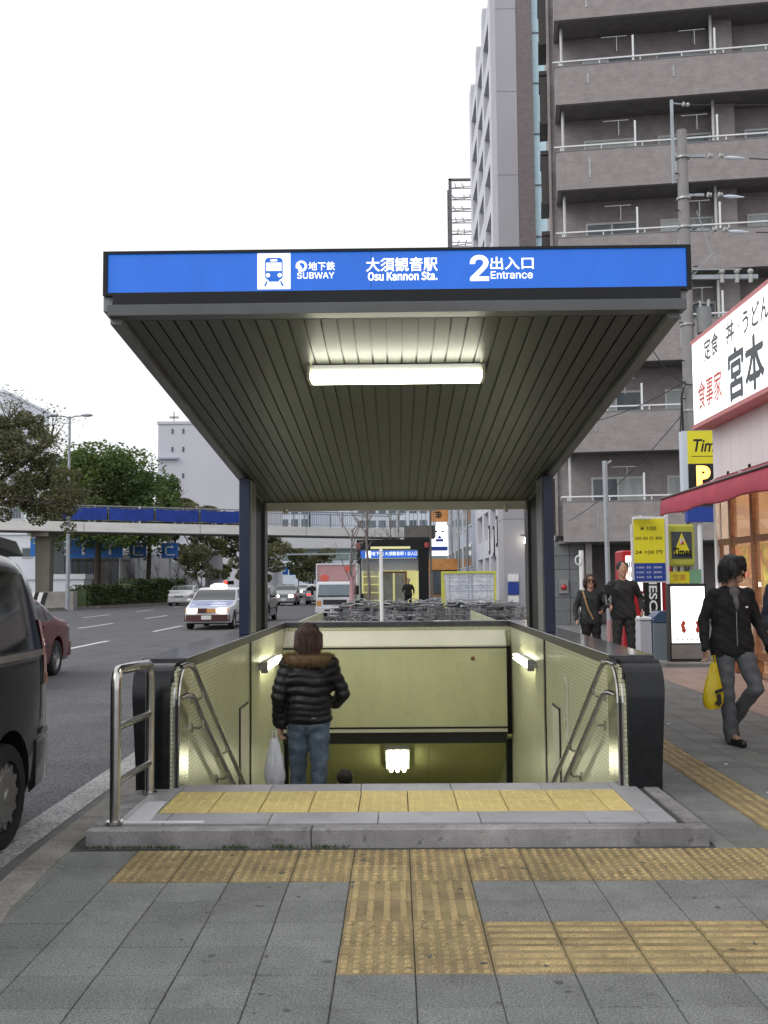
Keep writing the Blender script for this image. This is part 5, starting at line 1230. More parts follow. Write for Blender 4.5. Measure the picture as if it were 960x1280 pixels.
for s_ in (-1, 1):
    TK('headlight', 'orange_sign', lambda q: q.box(*sorted((s_*.60, s_*.80)), -.02, .06, .56, .80), bevel=.02); TK('mirror', 'frame_black', lambda q: q.box(*sorted((s_*.93, s_*1.06)), .02, .08, 1.05, 1.45)); TK('side_window', 'glass_dark', lambda q: q.hexa([(s_*.832, .32, 1.05), (s_*.836, .32, 1.05), (s_*.836, 1.1, 1.05), (s_*.832, 1.1, 1.05), (s_*.80, .42, 1.5), (s_*.806, .42, 1.5), (s_*.806, 1.1, 1.5), (s_*.80, 1.1, 1.5)]))
bx_ = TK('cargo_box', 'truck_box', lambda q: q.box(-.90, .90, 1.5, 5.2, .85, 2.42)); TK('box_edge', 'truck_white', lambda q: (q.box(-.94, -.88, 1.46, 5.2, .8, 2.45), q.box(.88, .94, 1.46, 5.2, .8, 2.45), q.box(-.879, .879, 1.46, 5.2, 2.39, 2.46)), bx_)
TK('box_mark', 'red_glow', lambda q: q.prism([(-.55+.18*cos(t), 1.86+.15*sin(t)) for t in [k*pi/5 for k in range(10)]], 'y', 1.485, 1.499), bx_) if False else TK('box_mark', 'ink_red', lambda q: (q.prism([(-.55+.20*cos(t), 1.80+.16*sin(t)) for t in [k*pi/5 for k in range(10)]], 'y', 1.485, 1.499), q.prism([(.5+.14*cos(t), 2.2+.14*sin(t)) for t in [k*pi/5 for k in range(10)]], 'y', 1.485, 1.499)), bx_)
TK('chassis', 'van_trim', lambda q: q.box(-.6, .6, .3, 5.1, .3, .8)); put_wheels(tk, (.75, 4.2), .84, .36, .2, 'cap')
# black minivan at the kerb
vt = thing('black_minivan', 'black minivan standing at the kerb, cut off by the left edge', 'van', (-3.22, 4.72, RZ))
L, W, H = 4.7, 1.74, 1.83; h = L/2
top = [(-h, .70), (-h+.04, .92), (-h+.35, 1.08), (-h+1.0, 1.18), (-h+1.85, H-.08), (-h+2.3, H), (h-.55, H-.01), (h-.28, H-.06), (h-.17, H-.22), (h-.04, 1.15), (h, .95), (h+.01, .50)]
sm = smooth_top(top, 2); cs = CarShape(L, W, sm, 1.12, H, tumble=.155, zb=.26, plan=.065, rnd=.12, planp=9)
bo = cs.body(sorted(set([round(y, 4) for y in sample(sm, .10)]))).build('body', 'van_black', vt, local=True, smooth=.6)
wy = (-h+.85, 1.55); cut_arches(bo, wy, (.375, .335), W/2); put_wheels(vt, wy, W/2-.0, .315, .20, 'cap')
for s_ in (-1, 1):
    cs.side_patch([(1.0, 1.19), (2.16, 1.17), (1.98, 1.66), (1.0, 1.70)], .006, 8, s_).build('side_window', 'glass_dark', vt, local=True, smooth=True)
    cs.side_patch([(-.15, 1.19), (.93, 1.19), (.93, 1.70), (-.15, 1.70)], .006, 8, s_).build('side_window', 'glass_dark', vt, local=True, smooth=True)
    cs.side_patch([(-1.35, 1.19), (-.22, 1.19), (-.22, 1.70), (-.75, 1.70)], .006, 8, s_).build('side_window', 'glass_dark', vt, local=True, smooth=True)
    cs.side_patch([(-1.3, 1.135), (2.17, 1.125), (2.17, 1.165), (-1.3, 1.18)], .012, 10, s_).build('chrome_strip', 'steel_dull', vt, local=True, smooth=True)
    cs.side_patch([(-1.3, 1.09), (2.0, 1.08), (2.0, 1.095), (-1.3, 1.105)], .008, 10, s_).build('moulding', 'van_trim', vt, local=True)
    cs.side_patch([(2.13, .60), (h-.015, .60), (h-.03, .64), (2.13, .64)], .014, 4, s_).build('bumper_strip', 'steel_dull', vt, local=True)
    cs.side_patch([(2.14, .70), (2.16, .70), (2.16, 1.1), (2.14, 1.1)], .003, 4, s_).build('panel_gap', 'frame_black', vt, local=True)
    cs.side_patch([(h-.14, .92), (h-.055, .92), (h-.085, 1.36), (h-.19, 1.36)], .010, 5, s_).build('tail_light', 'tail_red', vt, local=True, smooth=True)
    cs.side_patch([(h-.10, .93), (h-.06, .93), (h-.065, 1.0), (h-.11, 1.0)], .016, 3, s_).build('orange_lens', 'orange_sign', vt, local=True)  # orange part of the tail lamp, plain colour
    q = MB(); q.box(*sorted((s_*(W/2-.42), s_*(W/2-.10))), -h-.02, -h+.3, .74, .92); q.build('headlight', 'window_frame', vt, local=True, bevel=.03)
    q = MB(); q.sphere((s_*(W/2+.10), -h+1.35, 1.22), .13, 10, 6, (1, .6, .9)); q.build('mirror', 'van_black', vt, local=True, smooth=True)
    cs.side_patch([(1.3, .98), (1.52, .98), (1.52, 1.02), (1.3, 1.02)], .03, 2, s_).build('fuel_flap', 'van_black', vt, local=True) if False else None
cs.top_patch(-h+1.08, -h+1.80, .06, .06).build('windscreen', 'glass_dark', vt, local=True, smooth=True)
q = MB(); q.loft([[(x, y+.06*(1-(x/.62)**2), z) for x, z in [(.66*(2*i/8-1), z0) for i in range(9)]+[(.64*(1-2*i/8), z0+th) for i in range(9)]] for y, z0, th in ((1.60, H+.004, .03), (1.95, H-.002, .075), (2.22, H-.03, .085), (2.32, H-.045, .03))]); q.build('roof_spoiler', 'van_trim', vt, local=True, smooth=.6)
def bumper_ring(z, o_):
    ysb = [2.02+(h-2.02)*i/8 for i in range(9)]; sd = [(cs.half(min(y, h-.005), .5)+o_, y) for y in ysb]; xe = sd[-1][0]
    rear = [(xe*c_, h+.02+.03*(1-c_*c_)+o_) for c_ in (.97, .8, .4, 0, -.4, -.8, -.97)]
    pts = sd+rear+[(-x, y) for x, y in sd[::-1]]
    return [(x, y, z) for x, y in pts]
q = MB(); q.loft([bumper_ring(.25, -.03), bumper_ring(.29, .008), bumper_ring(.57, .012), bumper_ring(.60, -.004)]); q.build('bumper', 'van_black', vt, local=True, smooth=.6)
q = MB(); q.box(-.55, .55, h-.10, h-.02, 1.2, 1.6) if False else None
q = MB(); q.box(-W/2+.2, W/2-.2, -h+.3, h-.3, .22, .34); q.build('underbody', 'van_trim', vt, local=True)

# ---------------------------------------------------------------- bicycles parked in a crowd behind the stairwell
def bike_proto():
    t = thing('bicycle', 'silver city bicycle in the crowded row behind the stairwell', 'bicycle', (0, 0, 0), 0, 'bicycles parked behind the stairwell')
    R_ = .33
    q = MB(); n = 18
    q.tube([(0, R_*cos(2*pi*i/n), R_*sin(2*pi*i/n)) for i in range(n)], .019, 5, closed=True); wm = q.mesh('wheel'); wm.materials.append(MATS['tyre']); shade(wm, 3.2)
    q = MB(); q.tube([(0, (R_-.03)*cos(2*pi*i/n), (R_-.03)*sin(2*pi*i/n)) for i in range(n)], .011, 4, closed=True)
    for k in range(8): a = pi*k/8; q.cyl((.01*(-1)**k, R_*.93*cos(a), R_*.93*sin(a)), (-.01*(-1)**k, -R_*.93*cos(a), -R_*.93*sin(a)), .003, n=3, caps=False)
    q.cyl((-.04, 0, 0), (.04, 0, 0), .025, n=6); rm = q.mesh('rim'); rm.materials.append(MATS['bike_silver'])
    for y in (-.54, .54):
        w_ = child('wheel', wm, t, (0, y, R_)); child('rim', rm, w_)
    q = MB()
    q.cyl((0, -.40, .80), (0, -.02, .30), .017, n=6); q.cyl((0, -.38, .70), (0, -.0, .28), .014, n=6); q.cyl((0, -.02, .28), (0, .16, .82), .015, n=6)
    for s_ in (-.05, .05): q.cyl((s_, .54, R_), (0, -.02, .28), .010, n=5); q.cyl((s_, .54, R_), (0, .13, .72), .009, n=5); q.cyl((s_, -.54, R_), (0, -.42, .70), .011, n=5)
    q.cyl((0, -.42, .66), (0, -.385, .92), .015, n=6); q.build('frame', 'bike_paint', t, local=True)
    q = MB(); q.tube([(-.28, -.16, .98), (-.22, -.30, 1.0), (-.08, -.38, .96), (.08, -.38, .96), (.22, -.30, 1.0), (.28, -.16, .98)], .011, 6); q.build('handlebar', 'bike_silver', t, local=True)
    q = MB(); q.loft([[(x*a, y, .86+z) for x, z in ((-.5, 0), (0, -.03), (.5, 0), (.35, .05), (-.35, .05))] for y, a in ((.0, .06), (.12, .12), (.24, .22), (.28, .16))]); q.build('saddle', 'frame_black', t, local=True)
    q = MB()
    for y0 in (-.54, .54): q.tube([(0, y0+.37*cos(a), R_+.37*sin(a)) for a in [(.15+.75*i/7)*pi for i in range(8)]], .018, 4)
    q.build('mudguard', 'bike_silver', t, local=True)
    q = MB()
    for z in (.66, .76, .88): q.tube([(-.16, -.48, z), (.16, -.48, z), (.18, -.76, z+.01), (-.18, -.76, z+.01)], .006, 4, closed=True)
    for x in (-.16, -.08, 0, .08, .16):
        q.cyl((x, -.48, .66), (x, -.48, .88), .004, n=3); q.cyl((x*1.1, -.76, .67), (x*1.1, -.76, .89), .004, n=3); q.cyl((x, -.48, .66), (x*1.1, -.76, .67), .004, n=3)
    for y in (-.55, -.62, -.69):
        for s_ in (-.165, .165): q.cyl((s_, y, .66), (s_, y, .88), .004, n=3)
    q.build('basket', 'bike_basket', t, local=True)
    q = MB(); q.box(-.07, .07, .34, .68, .72, .735); q.cyl((-.05, .64, .72), (-.05, .54, .34), .006, n=4); q.cyl((.05, .64, .72), (.05, .54, .34), .006, n=4); q.build('rear_rack', 'bike_silver', t, local=True)
    q = MB(); q.cyl((.02, -.02, .28), (.05, -.02, .28), .08, n=14); q.cyl((-.12, .06, .14), (.12, -.10, .42), .009, n=4); q.build('crank', 'steel_dull', t, local=True)
    return t
bp_ = bike_proto(); r = random.Random(9); first = True; cnt = 0
for row in range(3):
    for i in range(13):
        x = -1.15+.31*i+r.uniform(-.06, .06); y = 22.6+2.6*row+r.uniform(-.25, .25)
        if row == 0 and x > 2.0: y -= 0
        o = bp_ if first else copy_tree(bp_); first = False
        o.location = (x, y, 0); o.rotation_euler = (0, r.uniform(-.10, .16), r.choice((.5, .62, .75, .4, -2.4))+r.uniform(-.15, .15)); cnt += 1
        if row == 2: tag(o, 'parked bicycle in the rear rank of the crowd before the map board')
        elif row == 1: tag(o, 'parked bicycle in the middle rank of the crowd behind the stairwell')
        else: tag(o, 'parked bicycle in the front rank just behind the stairwell wall')
# ---------------------------------------------------------------- people
def V3(p): return Vector(p)
def hand(q, wrist, direction, side, curl=.6, sc=1.0):
    """palm, four bent fingers and a thumb, fused with the arm; side points to the thumb"""
    w_ = V3(wrist); d = V3(direction).normalized(); th = V3(side).normalized(); th = (th-d*th.dot(d)).normalized(); pn = d.cross(th).normalized()
    pc_ = w_+d*.055*sc
    for k in (-.028, -.01, .01, .028): q.cap(w_+th*k*.6*sc, w_+th*k*sc+d*.085*sc, .017*sc, .0135*sc, 8)
    for k, ln in ((-.030, .055), (-.0105, .068), (.0105, .073), (.030, .066)):
        b_ = w_+th*k*sc+d*.088*sc; m_ = b_+(d*cos(curl)+pn*sin(curl))*ln*.5*sc; e = m_+(d*cos(curl*2.2)+pn*sin(curl*2.2))*ln*.5*sc
        q.chain([b_, m_, e], [.0105*sc, .0095*sc, .0078*sc])
    b_ = w_+th*.028*sc+d*.03*sc; m_ = b_+(th*.7+d*.7).normalized()*.035*sc; e = m_+(d*.9+pn*.4+th*.1).normalized()*.032*sc
    q.chain([b_, m_, e], [.015*sc, .0115*sc, .0095*sc])
def person(name, label, loc, rz, J, hgt=1.7, vox=.009, top='black_cloth', legs='denim', shoes='shoe_black', hair='hair_black', hairstyle='short', puffy=False, fur=False, jacket_hem=.88, loose=1.0, extra=None, group=None, cat='person', zip_=False):
    """J overrides joints for a 1.7 m figure facing -y in its own frame"""
    t = thing(name, label, cat, loc, rz, group); k = hgt/1.7
    P = dict(pelvis=(0, 0, .93), waist=(0, 0, 1.06), chest=(0, 0, 1.27), neck=(0, .005, 1.44), head=(0, -.01, 1.585), shl=(.175, .0, 1.385), shr=(-.175, .0, 1.385), ell=(.24, .03, 1.12), elr=(-.24, .03, 1.12), wrl=(.25, -.03, .88), wrr=(-.25, -.03, .88),
             hil=(.085, 0, .90), hir=(-.085, 0, .90), knl=(.10, -.01, .49), knr=(-.10, -.01, .49), anl=(.10, .03, .09), anr=(-.10, .03, .09), tol=(.115, -.12, .035), tor=(-.115, -.12, .035), look=(0, -1, 0))
    P.update(J); P = {a: V3(b) for a, b in P.items()}
    for a in P:
        if a != 'look': P[a] = P[a]*k
    look = P['look'].normalized(); right = look.cross(Vector((0, 0, 1))).normalized(); up = right.cross(look)
    # body: one fused surface
    q = Blob()
    q.chain([P['neck']-Vector((0, 0, .05))*k, P['head']-up*.045*k], [.058*k, .052*k])
    hd = P['head']
    q.sphere(hd+up*.03*k, .098*k, 16, 12, (.82, 1.0, 1.06) if abs(look.y) > .6 else (1.0, .86, 1.06))
    q.sphere(hd+look*.022*k-up*.045*k, .068*k, 14, 10, (.95, .95, 1.05))
    q.cap(hd+look*.088*k+up*.012*k, hd+look*.104*k-up*.018*k, .010*k, .015*k, 8)          # nose
    for s_ in (-1, 1):
        q.sphere(hd+right*s_*.083*k-look*.005*k, .022*k, 8, 6, (.6, .8, 1.3)); q.sphere(hd+look*.062*k+right*s_*.036*k-up*.02*k, .026*k, 8, 6)
    q.cap(hd+look*.080*k+right*.018*k-up*.050*k, hd+look*.080*k-right*.018*k-up*.050*k, .010*k, n=8)                    # lips
    q.sphere(hd+look*.070*k-up*.085*k, .026*k, 8, 6)
    q.chain([P['chest'], P['waist'], P['pelvis']], [.095*k, .085*k, .09*k]); q.cap(P['shl'], P['shr'], .042*k)
    q.cap(P['neck']-Vector((0, 0, .06))*k, P['chest'], .060*k, .09*k)
    for s_, (sh, el, wr, hi, kn, an, to) in ((1, ('shl', 'ell', 'wrl', 'hil', 'knl', 'anl', 'tol')), (-1, ('shr', 'elr', 'wrr', 'hir', 'knr', 'anr', 'tor'))):
        q.chain([P[sh], P[el], P[wr]], [.040*k, .034*k, .024*k]); q.chain([P[hi], P[kn], P[an], P[to]], [.06*k, .045*k, .034*k, .028*k])
        hd_dir = P.get('hd'+sh[-1], (P[wr]-P[el]).normalized()); thumb = P.get('th'+sh[-1], Vector((-s_*.25, -1, 0)))
        hand(q, P[wr], hd_dir, thumb, .55, k*.95)
    bodyo = q.fuse('body', 'skin', t, vox, 2)
    # eyes
    for s_ in (-1, 1):
        e = MB(); e.sphere(hd+look*.083*k+right*s_*.034*k+up*.004*k, .0075*k, 8, 6, (1, 1, .6)); e.build('eye', 'ink_dark', bodyo, local=True, smooth=True)
    # trousers
    q = Blob()
    for dx in (-.05, 0, .05): q.chain([P['pelvis']+Vector((dx, 0, .0))*k, P['pelvis']+Vector((dx, .01, -.05))*k], [.098*k, .105*k])
    for hi, kn, an in (('hil', 'knl', 'anl'), ('hir', 'knr', 'anr')):
        m1 = P[kn].lerp(P[an], .5); q.chain([P[hi], P[hi].lerp(P[kn], .5), P[kn], m1, P[an]+Vector((0, 0, -.025))*k], [.100*k*loose, .088*k*loose, .070*k*loose, .066*k*loose, .068*k*loose])
    rr_ = random.Random(len(label))
    q.fuse('trousers', legs, t, vox, 3, disp=lambda c: (0.004*sin(c.z*46+c.x*20), .004*sin(c.z*57+c.y*25+1), 0))
    # shoes
    for an, to in (('anl', 'tol'), ('anr', 'tor')):
        q = Blob(); d = (P[to]-P[an]); d.z *= .3; heel = P[an]-Vector((0, 0, .045))*k-d.normalized()*.03*k
        q.chain([P[an]+Vector((0, 0, .0)), heel, P[to]+d.normalized()*.02*k], [.042*k, .040*k, .036*k]); q.cap(heel-Vector((0, 0, .012))*k, P[to]-Vector((0, 0, .004)), .034*k, .036*k)
        q.fuse('shoe', shoes, t, vox*.8, 2)
    # jacket
    q = Blob(); hem = V3((P['pelvis'].x, P['pelvis'].y, jacket_hem*k)); pad = .022 if puffy else .0
    q.cap(P['shl']*.86+P['neck']*.14-Vector((0, 0, .01)), P['shr']*.86+P['neck']*.14-Vector((0, 0, .01)), (.056+pad)*k, n=12)
    tr_ = [(P['neck']-Vector((0, 0, .075))*k, .095+pad), (P['chest'], .150+pad), (P['waist'], .138+pad), (hem, .145+pad)]
    steps = 9 if puffy else 7
    if not puffy:
        for dx in (-.068, 0, .068):
            d_ = Vector((dx*k, 0, 0)); q.chain([tr_[0][0]+d_*.6, tr_[1][0]+d_, tr_[2][0]+d_, hem+d_*1.2+Vector((0, 0, .10)), hem+d_*1.25+Vector((0, 0, .02))], [.084*k, .114*k, .110*k, .118*k, .122*k])
        q.chain([hem+Vector((-.09*k, 0, -.0)), hem+Vector((.09*k, 0, -.0))], [.118*k, .118*k])
    for i in range(steps if puffy else 0):
        f = i/(steps-1)*3; a = min(2, int(f)); c = tr_[a][0].lerp(tr_[a+1][0], f-a); r_ = (tr_[a][1]+(tr_[a+1][1]-tr_[a][1])*(f-a))*k
        wx = 1.26 if f > .6 else 1.12
        q.sphere(c, r_, 18, 10, (wx, .88, .44))
        if not puffy: q.sphere(c+Vector((0, 0, .03)), r_*.98, 18, 10, (wx, .86, .6))
    if puffy:
        for dx in (-.06, .06): q.cap(tr_[1][0]+Vector((dx*k, 0, 0)), hem+Vector((dx*k, 0, .05)), .118*k)
    for sh, el, wr in (('shl', 'ell', 'wrl'), ('shr', 'elr', 'wrr')):
        if puffy:
            pts = [(P[sh].lerp(P[el], f), .072-.012*f) for f in (0, .25, .5, .75, 1)]+[(P[el].lerp(P[wr], f), .060-.012*f) for f in (.2, .42, .65, .88, .98)]
            for c, r_ in pts: q.sphere(c, (r_+.012)*k, 12, 8, (1, 1, .8))
            q.chain([P[sh], P[el], P[wr]], [.06*k, .052*k, .044*k])
        else: q.chain([P[sh], P[el], P[wr]], [.062*k*loose**.5, .052*k, .040*k])
    hz_ = jacket_hem*k-(.07 if puffy else .055)
    def crease(c):
        dz = (hz_-c.z)*.93 if (c.z < hz_ and abs(c.x) < .215*k) else 0
        if puffy: return (.006*sin(c.z*25+c.x*16), .009*sin(c.z*14+c.x*22), .006*sin(c.x*24)+dz)
        return (.004*sin(c.z*38+c.y*30), .006*sin(c.z*31+c.x*33)+.003*sin(c.z*80+c.x*50), dz)
    q.fuse('jacket', top, t, vox, 4 if puffy else 3, disp=crease)
    if zip_:
        q = MB(); q.box(-.004, .004, -.150*k, -.138*k, jacket_hem*k+.02, 1.18*k); q.build('zip', 'steel_dull', t, local=True)
    # hair
    q = Blob(); back = -look
    if hairstyle == 'bob':
        q.sphere(hd+back*.018*k+up*.042*k, .106*k, 18, 12, (.98, .98, .98))
        for s_ in (-1, 0, 1): q.chain([hd+back*.035*k+right*s_*.06*k+up*.03*k, hd+back*.050*k+right*s_*.066*k-up*.055*k, hd+back*.050*k+right*s_*.050*k-up*.115*k], [.062*k, .058*k, .040*k])
        for s_ in (-1, 1): q.chain([hd+right*s_*.08*k+up*.04*k, hd+right*s_*.088*k-up*.05*k], [.04*k, .03*k])
    elif hairstyle == 'mop':
        q.sphere(hd+back*.018*k+up*.048*k, .106*k, 18, 12, (1, 1, 1))
        for i in range(16):
            a = pi*(.16+i/15*1.68); dirv = look*cos(a)+right*sin(a); ln = .07+.05*(1-abs(cos(a/1)))+(.05 if cos(a) < 0 else 0)
            q.chain([hd+dirv*.065*k+up*.07*k, hd+dirv*(.088+.012*(i % 3))*k+up*.01*k, hd+dirv*(.088+.014*((i+1) % 3))*k-up*(ln-.03+.02*(i % 2))*k], [.034*k, .022*k, .008*k])
        for s_ in (-1, -.4, .3, .9): q.chain([hd+look*.06*k+right*s_*.05*k+up*.10*k, hd+look*.100*k+right*s_*.05*k+up*.045*k], [.04*k, .016*k])
    else: q.sphere(hd+back*.020*k+up*.050*k, .103*k, 18, 12, (.98, .98, .94)); q.cap(hd+back*.05*k, hd+back*.045*k-up*.06*k, .06*k, .045*k)
    q.fuse('hair', hair, t, vox*.8, 2, disp=lambda c: (.004*sin(c.x*130+c.z*9), .004*sin(c.y*120+c.z*12), .003*sin(c.x*90)))
    if hairstyle in ('bob', 'mop'):                   # loose strands over the mass of hair
        r = random.Random(17+int(hgt*100)); q = MB()
        for i in range(900):
            a = r.uniform(0, 2*pi); dv = look*cos(a)+right*sin(a); back_ = cos(a) < .25
            if not back_ and r.random() < .6: continue
            p0 = hd+dv*r.uniform(.03, .085)*k+up*r.uniform(.09, .135)*k+back*.015*k
            R1 = (.108+r.uniform(.002, .014))*k; p1 = hd+dv*R1+up*r.uniform(.0, .05)*k+back*.015*k
            drop_ = (r.uniform(.06, .135) if back_ else r.uniform(.0, .05))*k
            p2 = hd+dv*(R1-(.020 if hairstyle == 'bob' else .0)*k*r.random())-up*drop_+back*.015*k+Vector((r.uniform(-.012, .012), r.uniform(-.012, .012), 0))
            sd = dv.cross(up).normalized()*.0020
            q.add([tuple(p0-sd), tuple(p0+sd), tuple(p1+sd), tuple(p1-sd), tuple(p2+sd*.3), tuple(p2-sd*.3)], [(0, 1, 2, 3), (3, 2, 4, 5)])
        q.build('hair_strands', hair, t, local=True)
    if fur:
        r = random.Random(5); q = MB(); c = P['neck']+Vector((0, .0, -.005))*k
        q2 = Blob(); q2.chain([c+Vector((.175*cos(a)*k, .115*sin(a)*k, -.015*k)) for a in [2*pi*i/12 for i in range(13)]], [.044*k]*13); q2.fuse('fur_trim', 'fur', t, .010, 2)
        for i in range(6000):
            a = r.uniform(0, 2*pi); b2 = r.uniform(0, 2*pi); o_ = c+Vector((.175*cos(a)*k, .115*sin(a)*k, -.015*k)); n_ = (Vector((cos(a), sin(a), 0))*cos(b2)+Vector((0, 0, 1))*sin(b2)); n_ = (n_+Vector((r.uniform(-.7, .7), r.uniform(-.7, .7), r.uniform(-.5, .5)))).normalized()
            s0 = o_+n_*.032*k; s1 = o_+n_*(.032+r.uniform(.02, .045))*k; sd = n_.orthogonal().normalized()*.0022
            q.add([tuple(s0-sd), tuple(s0+sd), tuple(s1)], [(0, 1, 2)])
        q.build('fur_hairs', 'fur', t, local=True)
    return t, P
# woman going down the stairs, seen from behind (facing +y: turned by 180 degrees)
def inv(p): return p
wj = dict(hil=(.085, 0, .90), hir=(-.085, 0, .90), knl=(.09, -.05, .50), knr=(-.09, .02, .49), anl=(.09, -.02, .12), anr=(-.09, .10, .06), tol=(.1, -.15, .08), tor=(-.1, -.03, .02),
          elr=(-.285, -.03, 1.13), wrr=(-.22, -.22, 1.02), ell=(.245, .04, 1.11), wrl=(.24, .0, .885), look=(0, -1, -.12), hdl=(0, -.1, -1), hdr=(.3, -1, .0))
wo, P = person('person', 'person in a black quilted jacket with brown fur collar going down the stairs', (-.715, 8.3, -.50), pi+.04, wj, 1.62, .008, 'down_jacket', 'denim', 'shoe_black', 'hair_brown', 'bob', puffy=True, fur=True, jacket_hem=.93)
q = MB(); q.box(-.05, .09, .098, .112, .865, .885) if False else None
q = Blob(); q.sphere((0, .085, .90), .10, 12, 8, (.95, .5, .22)); q.fuse('shirt_hem', 'shirt', wo, .009, 2)
def bag(name, label, top_pt, bot_c, w0, w1, d, mat, seed, handles=True, mark=None, cat='bag'):
    t = thing(name, label, cat, top_pt); r = random.Random(seed); q = MB(); n = 20; rings = []
    tp, bt = Vector(top_pt), Vector(bot_c); K = 9
    for i in range(K):
        f = i/(K-1); c = tp.lerp(bt, f); ww = w0+(w1-w0)*min(1, f*1.5); ww *= (1 if f < .85 else 1-.35*(f-.85)/.15); dd = d*min(1, .25+f*1.3)*(1 if f < .9 else .6)
        rings.append([tuple(c+Vector((ww/2*cos(2*pi*j/n)+r.uniform(-.004, .004), dd/2*sin(2*pi*j/n)*(1+.15*sin(j*3+i))+r.uniform(-.004, .004), r.uniform(-.004, .004)))) for j in range(n)])
    q.loft(rings); q.build('bag_body', mat, t, smooth=True)
    q = MB(); q.tube([tp+Vector((-w0*.3, 0, -.01)), tp+Vector((-.012, -.005, .06)), tp+Vector((.012, .005, .065)), tp+Vector((w0*.3, 0, -.01))], .006, 5); q.build('bag_handle', mat, t)
    return t
bag('plastic_bag', 'white plastic carrier bag hanging from the left hand of the person on the stairs', (-.985, 8.27, .235), (-.985, 8.29, -.14), .06, .17, .10, 'white_bag', 1)
person('person', 'dark haired head of a person lower down the subway stairs', (-.62, 12.1, -2.42), pi, {}, 1.70, .014, 'dark_cloth', 'denim_grey', 'shoe_black', 'hair_black', 'short')
# man with the yellow bag, walking
mj = dict(pelvis=(.0, 0, .93), hil=(.085, 0, .90), hir=(-.085, 0, .90), shl=(.168, .01, 1.368), shr=(-.168, -.01, 1.368),
          knl=(.16, -.13, .52), anl=(.09, .22, .22), tol=(.07, .14, .08), knr=(-.075, -.03, .49), anr=(-.03, -.0, .09), tor=(-.01, -.17, .035),
          ell=(.26, .03, 1.12), wrl=(.30, -.10, .91), elr=(-.255, .02, 1.13), wrr=(-.27, -.04, .88), look=(.62, -.78, -.05), head=(.02, -.02, 1.585), hdr=(0, -.15, -1), hdl=(.3, -.6, -.7))
mn, P = person('person', 'person with mop hair in a black zip jacket walking with a yellow bag', (3.0, 9.3, 0), .10, mj, 1.66, .008, 'black_cloth', 'denim_grey', 'shoe_black', 'hair_black', 'mop', jacket_hem=.86, zip_=False)
q = Blob(); q.sphere((.01, -.050, 1.35), .055, 12, 8, (1, .9, 1.1)); q.sphere((.012, -.082, 1.25), .045, 12, 8, (.7, .8, 1.7)); q.fuse('shirt', 'shirt', mn, .008, 2)
q = MB(); q.tube([(.0, -.118, 1.18), (.0, -.116, 1.02), (.0, -.118, .88)], .004, 5); q.build('zip', 'steel_dull', mn, local=True)
q = MB(); q.sphere((.10, -.112, 1.22), .014, 8, 6, (1, .4, .7)); q.build('chest_badge', 'ink_white', mn, local=True)
bag('yellow_bag', 'yellow plastic shopping bag carried low by the walking person', (2.79, 9.16, .735), (2.765, 9.14, .335), .05, .185, .09, 'yellow_bag', 2)
q = MB(); 
tb = bpy.data.objects.get('yellow_bag')
for pl_ in ([(2.775, .47), (2.84, .49), (2.84, .52), (2.78, .50)], [(2.80, .36), (2.83, .39), (2.82, .47), (2.79, .46)], [(2.77, .385), (2.80, .37), (2.79, .41)]): q.prism(pl_, 'y', 9.083, 9.10)
q.build('print', 'ink_black', tb)
# second walker cut by the right edge
ej = dict(elr=(-.23, -.02, 1.12), wrr=(-.20, -.20, .93), knl=(.09, -.12, .5), anl=(.09, .0, .10), tol=(.09, -.16, .05), knr=(-.09, .02, .49), anr=(-.09, .16, .12), tor=(-.1, .02, .05), look=(-.3, -.9, 0))
ed, P = person('person', 'person in a dark jacket and white shoes cut off by the right edge', (3.80, 10.0, 0), -.15, ej, 1.68, .011, 'navy_cloth', 'dark_cloth', 'shoe_white', 'hair_brown', 'mop', jacket_hem=.90)
t = thing('handbag', 'dark handbag held by the person at the right edge', 'bag', (3.58, 9.75, .82)); q = Blob(); q.sphere((0, 0, 0), .12, 14, 10, (1.1, .6, .75)); q.cap((-.08, 0, .05), (.08, 0, .05), .05); q.fuse('bag_body', 'shoe_black', t, .01, 2)
q = MB(); q.tube([(-.09, 0, .08), (-.05, 0, .22), (.05, 0, .22), (.09, 0, .08)], .009, 6); q.build('bag_handle', 'shoe_black', t, local=True)
# couple walking up from the parking machine
cj = dict(ell=(.29, .03, 1.14), wrl=(.27, -.10, .96), elr=(-.29, .02, 1.13), wrr=(-.26, -.16, 1.02), shl=(.182, 0, 1.365), shr=(-.182, 0, 1.365), knl=(.11, -.02, .49), knr=(-.11, .0, .49), anl=(.12, .02, .09), anr=(-.12, .06, .09))
person('person', 'tall short haired person in dark jersey and trousers walking beside the vending machine', (3.68, 16.8, 0), .05, cj, 1.75, .012, 'dark_cloth', 'dark_cloth', 'shoe_black', 'hair_black', 'short')
cw = dict(ell=(.26, .03, 1.14), wrl=(.17, -.20, 1.06), elr=(-.27, .02, 1.12), wrr=(-.27, -.08, .92))
c2, P = person('person', 'shorter person in a dark coat with a tan shoulder strap left of the tall one', (3.17, 16.9, 0), .0, cw, 1.55, .012, 'dark_cloth', 'black_cloth', 'shoe_black', 'hair_brown', 'bob')
q = MB(); q.tube([(-.13, -.03, 1.30), (-.11, -.105, 1.18), (-.06, -.115, 1.0), (.02, -.11, .84)], .016, 5); q.build('shoulder_strap', 'strap', c2, local=True)
t = thing('camera_bag', 'small black case held between the two walking people', 'bag', (3.40, 16.6, 1.32)); q = MB(); q.box(3.34, 3.46, 16.55, 16.65, 1.24, 1.40); q.build('case', 'shoe_black', t, bevel=.01); q = MB(); q.tube([(3.36, 16.6, 1.24), (3.37, 16.6, 1.08), (3.43, 16.6, 1.08), (3.44, 16.6, 1.24)], .012, 6); q.build('bag_handle', 'steel_dull', t)
